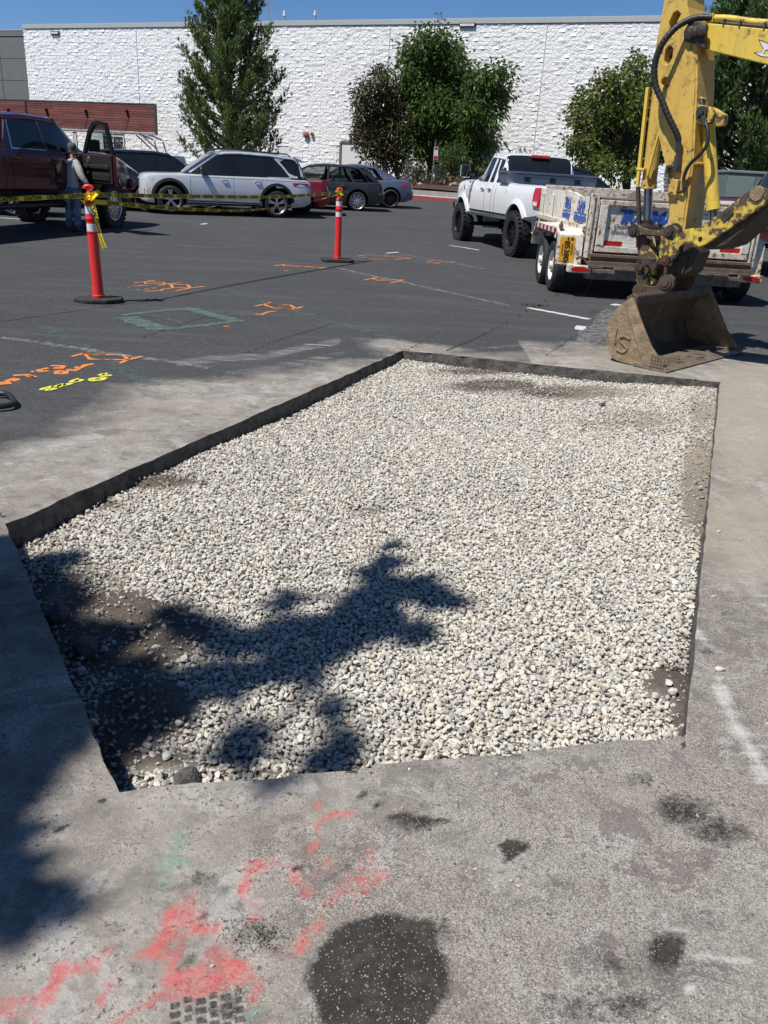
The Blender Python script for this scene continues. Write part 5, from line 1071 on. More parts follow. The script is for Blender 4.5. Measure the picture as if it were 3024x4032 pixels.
def trailer_wheel(par, loc, s):
    r, w, rr = .35, .205, .195; h = w / 2; mb = MB()
    mb.lathe([(rr, -h * .8), (rr + .05, -h), (r - .03, -h * .94), (r, -h * .6), (r, h * .6), (r - .03, h * .94), (rr + .05, h), (rr, h * .8)], (0, 0, 0), 'X', 40, False); t = mb.build('wheel', MT['rubber'], par, smooth=35, loc=loc)
    mb = MB(); o = s * h * .55; mb.lathe([(rr, -s * h * .7), (rr * .96, s * h * .2), (rr * .9, o - s * .03), (rr * .6, o), (.06, o + s * .005), (.055, o + s * .055), (.0, o + s * .06)], (0, 0, 0), 'X', 28, False); mb.lathe([(rr * .96, s * h * .2), (rr, s * h * .84), (rr * 1.03, s * h * .85)], (0, 0, 0), 'X', 28, False); mb.build('rim', MT['trwheel'], t, smooth=35)
    mb = MB()
    for k in range(5): a = k * 1.2566; mb.cyl((o - s * .005, .085 * math.cos(a), .085 * math.sin(a)), (o + s * .025, .085 * math.cos(a), .085 * math.sin(a)), .014, n=6)
    mb.build('wheel_nut', MT['steel'], t); return t
MT['trwheel'] = M('white_steel_wheel', (0.70, 0.69, 0.66), .5, var=.25, vs=6); rimfix = None
trailer()
def rubble():
    base = Vector((3.63, 11.85, 0))
    for i, (x, y, z, sx, sy, sz, rx, ry, lab) in enumerate([(-.42, .75, 1.20, .40, .30, .05, .5, -.75, 'tilted black slab of broken asphalt sticking up highest in the rusty trailer'), (-.05, .70, 1.16, .30, .26, .09, .2, .2, 'brown grey lump of pavement lying beside the tilted slab in the trailer'), (.35, .9, 1.14, .36, .34, .12, -.2, .1, 'dark pavement rubble in the trailer bed just left of the excavator stick'), (.02, 1.6, 1.12, .6, .5, .14, .1, -.1, 'broad broken pavement piece deep in the trailer bed'), (.75, 1.3, 1.08, .4, .5, .14, .1, .2, 'broken pavement piece by the right wall of the trailer bed')]):
        bm = bmesh.new(); bmesh.ops.create_cube(bm, size=1.0); bmesh.ops.subdivide_edges(bm, edges=bm.edges[:], cuts=4, use_grid_fill=True)
        for v in bm.verts:
            p = v.co.copy(); n = fbm(np.array([p.x * 3 + i * 9]), np.array([p.y * 3 + p.z * 5]), 1.4, 4)[0] - .5; v.co = Vector((p.x * sx * (1 + .5 * n), p.y * sy * (1 + .6 * n), p.z * sz * (1 + .8 * n))) + Vector(RNG.normal(0, .006, 3))
        me = bpy.data.meshes.new('asphalt_chunk'); bm.to_mesh(me); bm.free(); me.materials.append(MT['chunk']); o = link('asphalt_chunk', me, None, 30); o.location = base + Vector((x, y, z)); o.rotation_euler = (rx, ry, i); tag(o, lab, 'asphalt chunk')
    mb = MB(); n = 26
    for i in range(n + 1):
        for j in range(n + 1):
            x = -1.05 + 2.1 * i / n; y = .08 + 3.5 * j / n; mb.v.append((x, y, 1.02 + .10 * float(fbm(np.array([x]), np.array([y]), 2.5, 4)[0])))
    for i in range(n):
        for j in range(n): b = i * (n + 1) + j; mb.f.append((b, b + n + 1, b + n + 2, b + 1)); mb.mi.append(0)
    o = mb.build('rubble', MT['chunk'], None); o.location = base; tag(o, 'mass of broken dark pavement rubble filling the trailer bed', 'rubble', kind='stuff')
rubble()
# ================================================================== vehicles (local: x forwards, y left, z up)
def _itp(pts, xs, k=0):
    xp, fp = [p[0] for p in pts], [p[1] for p in pts]; y = np.interp(xs, xp, fp)
    for _ in range(k): y[1:-1] = .25 * y[:-2] + .5 * y[1:-1] + .25 * y[2:]
    return y
SEC = [(0, .0), (.78, .0), (.92, .02), (.975, .10), (.995, .28), (1.0, .50), (.99, .70), (.972, .86), (.945, .955), (.885, .992), (.68, 1.0), (0, 1.0)]
class Shell:
    """lofted car body: plan half width, deck height and underside along x, plus a glazed cabin above the belt line"""
    def __init__(s, x0, x1, top, wid, bot, cab=None, crown=.025, n=64, sec=SEC, soft=2):
        s.xs = np.linspace(x0, x1, n); s.top = _itp(top, s.xs, soft); s.w = _itp(wid, s.xs, 1); s.bot = _itp(bot, s.xs, 1); s.crown = crown; s.sec = sec; s.cab = cab
    def side_y(s, x, z):
        t, w, b = np.interp(x, s.xs, s.top), np.interp(x, s.xs, s.w), np.interp(x, s.xs, s.bot); f = (z - b) / max(1e-4, t - b)
        return w * np.interp(f, [q[1] for q in s.sec[1:-1]], [q[0] for q in s.sec[1:-1]])
    def body(s, name, mat, parent, wells=(), cuts=None, smooth=32):
        mb = MB(); m = len(s.sec); ring = 2 * m - 2
        for x, t, w, b in zip(s.xs, s.top, s.w, s.bot):
            L = [(a * w, b + (t - b) * f + (s.crown * (1 - a) if f > .98 else 0)) for a, f in s.sec]
            mb.v += [(x, y, z) for y, z in L] + [(x, -y, z) for y, z in L[-2:0:-1]]
        for i in range(len(s.xs) - 1):
            for k in range(ring): a, b2 = i * ring + k, i * ring + (k + 1) % ring; mb.f.append((a, b2, b2 + ring, a + ring)); mb.mi.append(0)
        mb.f += [tuple(range(ring))[::-1], tuple(range((len(s.xs) - 1) * ring, len(s.xs) * ring))]; mb.mi += [0, 0]
        o = mb.build(name, [mat, MT['dark']], parent)
        if wells or cuts:
            for (x, z, r, d, W) in wells:
                for sg in (1, -1): c = MB(); c.cyl((x, sg * (W - d), z), (x, sg * (W + .3), z), r, n=36); bool_cut(o, c)
            if cuts: bool_cut(o, cuts)
        me = o.data; me.polygons.foreach_set('use_smooth', [True] * len(me.polygons)); me.set_sharp_from_angle(angle=R(smooth))
        for (x, z, r, d, W) in wells:                                   # dark liner in each wheel well
            for sg in (1, -1):
                c = MB(); nn = 20; A = [math.pi * k / nn for k in range(nn + 1)]; y0, y1 = sg * (W - d + .01), sg * (W - .035)
                c.v = [(x + (r - .006) * math.cos(a), y0, z + (r - .006) * math.sin(a)) for a in A] + [(x + (r - .006) * math.cos(a), y1, z + (r - .006) * math.sin(a)) for a in A]
                c.f = [(k, k + 1, nn + 2 + k, nn + 1 + k) for k in range(nn)] + [tuple(range(nn + 1))]; c.mi = [0] * (nn + 1); c.build('wheel_well', MT['dark'], parent)
        return o
    def cabin(s, parent, paint, glass=None, splits=(), pillar_mat=None, roof_mat=None, n=44):
        c = s.cab; glass = glass or MT['glass']; xs = np.linspace(c['x0'], c['x1'], n); zr = _itp(c['roof'], xs, 1); belt = np.interp(xs, s.xs, s.top) - .02
        zr = np.maximum(zr, belt + .012); wb = _itp(c['wb'], xs, 1); wr = _itp(c['wr'], xs, 1); s.cx, s.cz, s.cb, s.cwb, s.cwr = xs, zr, belt, wb, wr
        hr = c.get('round', .07); rings = []
        for x, z, b, a, r in zip(xs, zr, belt, wb, wr):
            h = min(hr, (z - b) * .5); L = [(a, b), (r, z - h), (r * .955, z - h * .35), (r * .84, z - .006), (r * .5, z + .004), (0, z + .010)]
            rings.append([(x, y, q) for y, q in L] + [(x, -y, q) for y, q in L[-2::-1]])
        P = {}
        def put(key, quad): P.setdefault(key, []).append(quad)
        m = len(rings[0])
        for i in range(n - 1):
            xm = (xs[i] + xs[i + 1]) / 2
            for k in range(m - 1):
                q = (rings[i][k], rings[i][k + 1], rings[i + 1][k + 1], rings[i + 1][k])
                side = k == 0 or k == m - 2
                if side: put(('side_window', 'L' if k == 0 else 'R', int(sum(xm > t for t in splits))), q)
                elif xm > c['xf']: put(('windshield',), q)
                elif xm < c['xr']: put(('rear_window',), q)
                else: put(('roof',), q)
        for key, qs in P.items():
            mb = MB(); idx = {}
            for q in qs:
                f = []
                for v in q:
                    kk = tuple(round(t, 5) for t in v)
                    if kk not in idx: idx[kk] = len(mb.v); mb.v.append(v)
                    f.append(idx[kk])
                if len(set(f)) > 2: mb.f.append(tuple(dict.fromkeys(f))); mb.mi.append(0)
            mat = (roof_mat or paint) if key[0] == 'roof' else glass
            mb.build(key[0], mat, parent, smooth=40)
        # painted roof rails along the top of the windows
        for sg in (1, -1):
            mb = MB(); ii = [i for i in range(n) if c['xr'] - .02 <= xs[i] <= c['xf'] + .02]
            if len(ii) > 2:
                mb.tube([(xs[i], sg * (wr[i] + .004), zr[i] - min(hr, (zr[i] - belt[i]) * .5) + .005) for i in ii], .024, 6); mb.build('roof_rail', pillar_mat or paint, parent, smooth=60)
    def gy(s, x, z):
        zr, b = np.interp(x, s.cx, s.cz), np.interp(x, s.cx, s.cb); a, r = np.interp(x, s.cx, s.cwb), np.interp(x, s.cx, s.cwr); h = min(s.cab.get('round', .07), (zr - b) * .5)
        f = (z - b) / max(1e-3, zr - h - b); return a + (r - a) * min(1, max(0, f))
    def pillar(s, parent, mat, pts, w, name='pillar', off=.006, sides=(1, -1), t=.018):
        """flat post laid on the cabin side along (x, z) points"""
        for sg in sides:
            mb = MB(); V = []
            Q = []
            for (xa, za), (xb, zb) in zip(pts[:-1], pts[1:]): Q += [(xa + (xb - xa) * k / 5, za + (zb - za) * k / 5) for k in range(5)]
            Q.append(pts[-1])
            for x, z in Q:
                for dx in (-w / 2, w / 2): V.append((x + dx, sg * (s.gy(x + dx, z) + off), z)); V.append((x + dx, sg * (s.gy(x + dx, z) + off - t), z))
            mb.v = V
            for i in range(len(Q) - 1):
                b = i * 4
                for f in ((0, 2, 6, 4), (1, 5, 7, 3), (0, 4, 5, 1), (2, 3, 7, 6)): mb.f.append(tuple(b + j for j in f)); mb.mi.append(0)
            mb.build(name, mat, parent)
    def seam(s, parent, pts, r=.0045, name='door_seam', mat=None, sides=(1, -1), off=0.0):
        for sg in sides:
            mb = MB(); Q = []
            for (xa, za), (xb, zb) in zip(pts[:-1], pts[1:]): n = max(2, int(math.hypot(xb - xa, zb - za) / .06)); Q += [(xa + (xb - xa) * k / n, za + (zb - za) * k / n) for k in range(n)]
            Q.append(pts[-1]); mb.tube([(x, sg * (s.side_y(x, z) + off), z) for x, z in Q], r, 5); mb.build(name, mat or MT['dark'], parent)
    def patch(s, parent, name, poly, mat, off=.004, sides=(1, -1), t=.02, body=True, bevel=0, nx=8):
        """panel that follows the body side: polygon in (x, z)"""
        out = []
        for sg in sides:
            mb = MB(); f = (lambda x, z: s.side_y(x, z)) if body else s.gy; n = len(poly)
            P = []
            for i in range(n):
                a, b = poly[i], poly[(i + 1) % n]; m = max(1, int(math.hypot(b[0] - a[0], b[1] - a[1]) / .10)); P += [(a[0] + (b[0] - a[0]) * k / m, a[1] + (b[1] - a[1]) * k / m) for k in range(m)]
            n = len(P); mb.v = [(x, sg * (f(x, z) + off), z) for x, z in P] + [(x, sg * (f(x, z) + off - t), z) for x, z in P]
            mb.f = [tuple(range(n))] + [(i, (i + 1) % n, n + (i + 1) % n, n + i) for i in range(n)]; mb.mi = [0] * (n + 1); out.append(mb.build(name, mat, parent, bevel=bevel))
        return out
    def handle(s, parent, x, z, mat, sides=(1, -1), L=.17):
        for sg in sides:
            y = sg * s.side_y(x, z); mb = MB(); mb.tube([(x - L / 2, y - sg * .01, z), (x - L / 2 + .02, y + sg * .03, z + .004), (x + L / 2 - .02, y + sg * .03, z + .004), (x + L / 2, y - sg * .01, z)], .015, 6); mb.build('door_handle', mat, parent, smooth=60)
            mb = MB(); mb.lathe([(.0, .002), (.045, .002)], (0, 0, 0), 'Y', 12)
    def arch(s, parent, x, z, r, w, mat, out=.012, sides=(1, -1), name='wheel_arch', a0=0.0):
        for sg in sides:
            mb = MB(); n = 24
            for k in range(n + 1):
                a = a0 + (math.pi - 2 * a0) * k / n; c, d = math.cos(a), math.sin(a)
                p, q = (x + r * c, z + r * d), (x + (r + w) * c, z + (r + w) * d); yp, yq = s.side_y(p[0], max(p[1], .25)), s.side_y(q[0], max(q[1], .25)); yo = max(yp, yq)
                mb.v += [(p[0], sg * (yo + out - .05), p[1]), (p[0], sg * (yo + out), p[1]), (q[0], sg * (yq + out * .5), q[1]), (q[0], sg * (yq - .01), q[1])]
            for k in range(n):
                b = 4 * k
                for j in range(3): mb.f.append((b + j, b + j + 1, b + j + 5, b + j + 4)); mb.mi.append(0)
            mb.build(name, mat, parent, smooth=40)
def mirror(t, x, y, z, mat, sg, w=.20, h=.16, glass=True):
    mb = MB(); mb.box((x, y + sg * .12, z), (.10, w, h)); mb.bar((x, y - sg * .03, z - .04), (x, y + sg * .06, z - .03), .05, .04); m = mb.build('mirror', mat, t, bevel=.03)
    mb = MB(); mb.box((x - .052, y + sg * .12, z), (.004, w * .84, h * .8)); mb.build('mirror_glass', MT['glass'], m)
def place(P, ang): return (P.x, P.y, G(P.y)), ang
MT['silver'] = paintmat('silver_white_metallic', (0.66, 0.665, 0.68), .05, .3, .28); MT['whitep2'] = paintmat('white_truck_paint', (0.78, 0.78, 0.78), .06, 0, .25); MT['maroon'] = paintmat('dark_red_paint', (0.085, 0.004, 0.010), .03, .25, .25)
MT['charcoal'] = paintmat('matte_charcoal', (0.016, 0.017, 0.020), .10, .1, .45); MT['bluegrey'] = paintmat('blue_grey_paint', (0.125, 0.155, 0.225), .05, .35, .28); MT['cherry'] = paintmat('cherry_red_paint', (0.22, 0.008, 0.016), .04, .2, .22); MT['blackp'] = paintmat('black_paint', (0.010, 0.011, 0.013), .08, .2, .22); MT['navy'] = paintmat('navy_black_paint', (0.012, 0.014, 0.022), .05, .2, .2)
def suv_spec(k=1.0):
    return dict(top=[(-2.50, .70), (-2.46, .93), (-2.38, 1.02), (-1.2, 1.045), (.9, 1.02), (1.25, 1.005), (1.90, .985), (2.08, .96), (2.16, .92), (2.20, .82)], wid=[(-2.50, .78), (-2.42, .89), (-2.1, .945), (-1.4, .965), (1.3, .965), (1.70, .94), (1.98, .84), (2.14, .70), (2.20, .52)], bot=[(-2.50, .42), (-2.3, .30), (-1.9, .26), (1.75, .24), (2.08, .26), (2.20, .34)])
def silver_suv():
    a, b = gp(675, 845), gp(1090, 858); F = (a - b); wb = F.length; F.normalize(); c = (a + b) / 2; nrm = Vector((-F.y, F.x, 0)); c = c - nrm * .93
    t = thing('silver_suv', (c.x, c.y, G(c.y)), math.atan2(F.y, F.x), 'silver white SUV with black roof rails behind the yellow tape', 'suv'); h = wb / 2
    sp = suv_spec(); S = Shell(-2.46, 2.20, sp['top'], sp['wid'], sp['bot'], dict(x0=-2.40, x1=1.02, roof=[(-2.40, 1.06), (-2.16, 1.48), (-1.98, 1.60), (-1.2, 1.65), (-.45, 1.665), (.02, 1.635), (.28, 1.53), (1.02, 1.04)], xf=.12, xr=-2.02, wb=[(-2.40, .80), (-2.1, .87), (.5, .885), (1.02, .80)], wr=[(-2.40, .66), (-2.0, .70), (.1, .715), (1.02, .70)]))
    S.body('body', MT['silver'], t, [(h, .40, .43, .36, .965), (-h, .40, .43, .36, .965)]); S.cabin(t, MT['silver'], None, (-1.05, -.22))
    S.pillar(t, MT['silver'], [(.90, 1.06), (.05, 1.63)], .07); S.pillar(t, MT['blackp'], [(-.22, 1.03), (-.28, 1.60)], .09); S.pillar(t, MT['blackp'], [(-1.06, 1.03), (-1.02, 1.57)], .07); S.patch(t, 'rear_pillar', [(-2.34, 1.05), (-1.84, 1.055), (-1.62, 1.32), (-1.40, 1.53), (-1.70, 1.60), (-2.02, 1.55), (-2.20, 1.30)], MT['silver'], .006, body=False)
    S.patch(t, 'rear_pillar', [(-1.86, 1.03), (-1.2, 1.035), (-1.2, 1.05), (-1.84, 1.06)], MT['silver'], .006, body=False)
    for x0, pts in ((0, [(.88, .33), (.92, .7), (.92, 1.0)]), (0, [(-.24, .30), (-.24, 1.02)]), (0, [(-1.10, .70), (-1.02, .85), (-1.05, 1.03)]), (0, [(.92, .955), (-2.3, .965)])): S.seam(t, pts, .004)
    S.handle(t, .0, .90, MT['chrome']); S.handle(t, -.90, .905, MT['chrome'])
    for x in (h, -h): S.arch(t, x, .40, .425, .075, MT['black'], .010)
    S.patch(t, 'sill', [(-1.02, .27), (1.02, .27), (1.02, .36), (-1.02, .36)], MT['black'], .012); S.patch(t, 'sill_trim', [(-1.0, .375), (.9, .375), (.9, .39), (-1.0, .39)], MT['chrome'], .010, t=.01)
    S.patch(t, 'headlight', [(1.84, .90), (2.13, .88), (2.14, .78), (1.90, .80)], MT['lens'], .006); S.patch(t, 'marker_lamp', [(1.96, .52), (1.97, .64), (2.0, .64), (1.99, .52)], MT['amber'], .005); S.patch(t, 'fog_grille', [(2.00, .40), (2.10, .42), (2.11, .60), (2.02, .58)], MT['black'], .006)
    S.patch(t, 'tail_light', [(-2.46, .82), (-1.92, .85), (-1.90, .93), (-2.42, .93)], MT['redlens'], .008); S.patch(t, 'rear_cladding', [(-2.40, .30), (-2.05, .28), (-2.0, .45), (-2.42, .48)], MT['black'], .008)
    S.patch(t, 'fuel_flap', [(-1.62, .78), (-1.42, .78), (-1.42, .94), (-1.62, .94)], MT['silver'], .003, t=.008, bevel=.002)
    for sg in (1, -1):
        mirror(t, .60, sg * .88, 1.13, MT['blackp'], sg, .24, .18); mb = MB(); mb.tube([(-1.9, sg * .62, 1.60), (-1.8, sg * .63, 1.655), (-.1, sg * .63, 1.70), (.2, sg * .62, 1.665)], .018, 6); mb.build('roof_rack', MT['blackp'], t, smooth=60)
    mb = MB(); mb.prism([(-2.30, 1.50), (-1.98, 1.62), (-1.98, 1.585), (-2.30, 1.475)], -.62, .62); mb.build('spoiler', MT['silver'], t, bevel=.01); mb = MB(); mb.prism([(-1.55, 1.64), (-1.72, 1.64), (-1.70, 1.70)], -.02, .02); mb.build('antenna', MT['blackp'], t, bevel=.006)
    mb = MB(); mb.bb(2.12, 2.215, -.50, .50, .62, .84); mb.build('grille', MT['black'], t, bevel=.01)
    for x in (h, -h):
        for sg in (1, -1): wheel(t, (x, sg * .84, .36), .36, .25, .255, MT['alloy'], sg, 5, .035, hub=.055)
silver_suv()
def pickup(t, paint, h, lift=.0, open_door=False, chrome=True, handles=True, tool=False, light=True, tread=True, bedc=True, wr_=.44, gmat=None, nose=1.02, tail=1.28, cb=.95, cs=0.0):
    """crew cab pickup, wheels at x = +-h"""
    z = lift
    X1, X0 = h + nose, -h - tail
    top = [(X0, 1.18 + z), (X0 + .3, 1.19 + z), (-h + .38, 1.19 + z), (-h + .42, 1.20 + z), (.62 + cs, 1.20 + z), (.95 + cs, 1.22 + z), (h + .2, 1.20 + z), (h + .75, 1.12 + z), (X1 - .06, 1.02 + z), (X1, .85 + z)]
    wid = [(X0, .93), (X0 + .1, .97), (-h, .985), (.6, .985), (h, .98), (h + .6, .92), (X1 - .1, .80), (X1, .70)]; bot = [(X0, .62 + z), (X0 + .5, .55 + z), (-h, .48 + z), (h, .46 + z), (X1 - .3, .50 + z), (X1, .56 + z)]
    xr0 = -h + cb; cabr = xr0
    S = Shell(X0, X1, top, wid, bot, dict(x0=cabr - .22, x1=1.16 + cs, roof=[(cabr - .22, 1.16 + z), (cabr - .02, 1.66 + z), (cabr + .10, 1.755 + z), (cabr + .9, 1.80 + z), (.10 + cs, 1.79 + z), (.34 + cs, 1.72 + z), (1.16 + cs, 1.18 + z)], xf=.16 + cs, xr=cabr + .07, wb=[(cabr - .22, .86), (cabr, .90), (.6 + cs, .90), (1.16 + cs, .82)], wr=[(cabr - .22, .70), (cabr + .1, .745), (.2 + cs, .745), (1.16 + cs, .70)], round=.10), n=72, soft=1)
    cuts = None
    if bedc: cuts = MB(); cuts.bb(X0 + .09, cabr - .26, -.84, .84, .80 + z, 1.6 + z)
    W = [(h, wr_ + .06, wr_ + .09, .40, .985), (-h, wr_ + .06, wr_ + .09, .40, .985)]
    S.body('body', paint, t, W, cuts)
    S.cabin(t, paint, gmat, (-.46 + (cabr + 1.15) * .5 + cs * 1.1,), n=52); xb = -.46 + (cabr + 1.15) * .5 + cs * 1.1
    S.pillar(t, paint, [(1.03 + cs, 1.21 + z), (.12 + cs, 1.76 + z)], .09); S.pillar(t, paint, [(xb, 1.18 + z), (xb - .05, 1.73 + z)], .10)
    S.patch(t, 'rear_pillar', [(cabr - .16, 1.18 + z), (cabr + .22, 1.18 + z), (cabr + .30, 1.66 + z), (cabr + .45, 1.74 + z), (cabr + .05, 1.70 + z), (cabr - .06, 1.5 + z)], paint, .006, body=False)
    sb = .52 + z
    for pts in ([(1.02 + cs, sb + .05), (1.05 + cs, 1.19 + z)], [(xb, sb), (xb, 1.18 + z)], [(cabr + .10, sb + .02), (cabr + .05, 1.17 + z)], [(1.0, .95 + z), (X0 + .3, .95 + z)] if False else [(cabr - .12, .55 + z), (cabr - .14, 1.19 + z)]): S.seam(t, pts, .005)
    hm = MT['chrome'] if chrome else paint
    S.handle(t, xb + .16, 1.04 + z, hm, L=.2); S.handle(t, cabr + .24, 1.04 + z, hm, L=.2)
    for x in (h, -h): S.arch(t, x, wr_ + .06, wr_ + .085, .085, paint, .045)
    S.patch(t, 'tail_light', [(X0 + .02, .80 + z), (X0 + .26, .82 + z), (X0 + .28, 1.14 + z), (X0 + .03, 1.15 + z)], MT['redlens'], .034, t=.07); S.patch(t, 'headlight', [(X1 - .45, .80 + z), (X1 - .16, .78 + z), (X1 - .18, .99 + z), (X1 - .47, 1.02 + z)], MT['lens'], .008)
    mb = MB(); mb.bb(X0 - .16, X0 + .06, -.98, .98, .50 + z, .72 + z); mb.build('rear_bumper', MT['chrome'], t, bevel=.04); mb = MB(); mb.bb(X1 - .12, X1 + .08, -.86, .86, .50 + z, .72 + z); mb.build('front_bumper', MT['chrome'] if chrome else paint, t, bevel=.05); mb = MB(); mb.bb(X1 - .04, X1 + .03, -.56, .56, .74 + z, 1.0 + z); mb.build('grille', MT['black'], t, bevel=.02)
    mb = MB(); mb.bb(X0 - .012, X0 + .03, -.70, .70, .74 + z, 1.17 + z); mb.build('tailgate', paint, t, bevel=.012)
    mb = MB(); mb.bb(cabr - .045, cabr + .02, -.20, .20, 1.70 + z, 1.76 + z); o = mb.build('brake_light', MT['redlens'], t, bevel=.01)
    mb = MB(); mb.cyl((-h, -.8, wr_), (-h, .8, wr_), .05); mb.cyl((-h, 0, wr_), (-h + .01, 0, wr_), .15); mb.cyl((h, -.8, wr_), (h, .8, wr_), .05); mb.bb(-h - 1, h + .9, -.45, -.35, .5 + z * .7, .62 + z * .7); mb.bb(-h - 1, h + .9, .35, .45, .5 + z * .7, .62 + z * .7); mb.lathe([(.02, -.14), (.16, -.05), (.16, .05), (.02, .14)], (-h, .0, wr_), 'X', 14); mb.bb(-.6, .6, -.3, .3, .40 + z * .6, .6 + z * .6); mb.build('underframe', MT['black'], t)
    mb = MB(); mb.bb(cabr - .24, cabr + .02, -.08, .08, 1.2, 1.2) if False else None
    return S, cabr, xb, X0, X1, z
def white_pickup():
    a, b = gp(1805, 945), gp(2010, 1010); F = (a - b); h = F.length / 2; F.normalize(); nrm = Vector((-F.y, F.x, 0)); c = (a + b) / 2 - nrm * .98
    t = thing('white_pickup', (c.x, c.y, 0.02), math.atan2(F.y, F.x), 'lifted white crew cab pickup with black off-road wheels and a chequer plate toolbox', 'pickup truck')
    S, cabr, xb, X0, X1, z = pickup(t, MT['whitep2'], h, .17, wr_=.425, tail=1.12, cb=1.42, cs=.22)
    for x in (h, -h):
        for sg in (1, -1): wheel(t, (x, sg * .90, .425), .425, .30, .25, MT['blackrim'], sg, 8, .05, lugs=True, hub=.09, inset=.03)
    # chequer plate toolbox across the bed behind the cab
    MT['cheq'] = M('chequer_plate', (.42, .43, .45), .3, .9, var=.2, vs=20, bs=38, bstr=.8); mb = MB(); mb.bb(cabr - .78, cabr - .30, -.98, .98, 1.35 + z - .17, 1.49 + z - .12); tb = mb.build('toolbox', MT['cheq'], t, bevel=.008); mb = MB(); mb.bb(cabr - .80, cabr - .28, -1.01, 1.01, 1.491 + z - .12, 1.54 + z - .12); mb.build('lid', MT['cheq'], tb, bevel=.012)
    for y in (-.55, .0, .55): mb = MB(); mb.bb(cabr - .805, cabr - .781, y - .06, y + .06, 1.24 + z, 1.33 + z); mb.build('latch', MT['black'], tb, bevel=.005)
    # rear window divider bars, towing mirrors, fuel flap, badge
    mb = MB(); 
    for y in (-.24, .24): mb.bar((cabr - .20, y, 1.20 + z), (cabr - .02, y, 1.67 + z), .02, .012)
    mb.build('window_divider', MT['black'], t)
    for sg in (1, -1):
        mb = MB(); mb.box((1.10, sg * 1.17, 1.38 + z), (.10, .22, .26)); mb.bar((1.14, sg * .92, 1.32 + z), (1.12, sg * 1.07, 1.34 + z), .10, .05); m = mb.build('mirror', MT['black'], t, bevel=.035); mb = MB(); mb.box((1.048, sg * 1.17, 1.38 + z), (.006, .17, .20)); mb.build('mirror_glass', MT['glass'], m); mb = MB(); mb.box((1.08, sg * 1.17, 1.38 + z), (.05, .232, .272)); mb.build('mirror_rim', MT['chrome'], m, bevel=.03)
    y = S.side_y(-h + .55, 1.05 + z); mb = MB(); mb.lathe([(.0, .008), (.088, .006), (.095, 0)], (-h + .62, y + .001, 1.0 + z), 'Y', 24); mb.build('fuel_flap', MT['whitep2'], t, smooth=30)
    S.patch(t, 'black_decal', [(h - .30, .72 + z), (h - .36, .72 + z), (h - .44, 1.18 + z), (h - .33, 1.18 + z)], MT['black'], .004, sides=(1,), t=.006); S.patch(t, 'fender_badge', [(h - .12, 1.0 + z), (h - .06, .98 + z), (h - .05, 1.08 + z), (h - .10, 1.09 + z)], MT['black'], .004, sides=(1,), t=.006)
    S.patch(t, 'sill_trim', [(-h + .55, .56 + z), (h - .55, .56 + z), (h - .55, .60 + z), (-h + .55, .60 + z)], MT['black'], .006)
    S.patch(t, 'reverse_light', [(X0 + .07, .825 + z), (X0 + .22, .835 + z), (X0 + .22, .90 + z), (X0 + .07, .895 + z)], MT['clearlens'], .042, t=.03); S.patch(t, 'door_glass_frame', [(cabr + .18, 1.20 + z), (1.18, 1.21 + z), (1.18, 1.225 + z), (cabr + .18, 1.222 + z)], MT['black'], .004, body=False)
white_pickup()
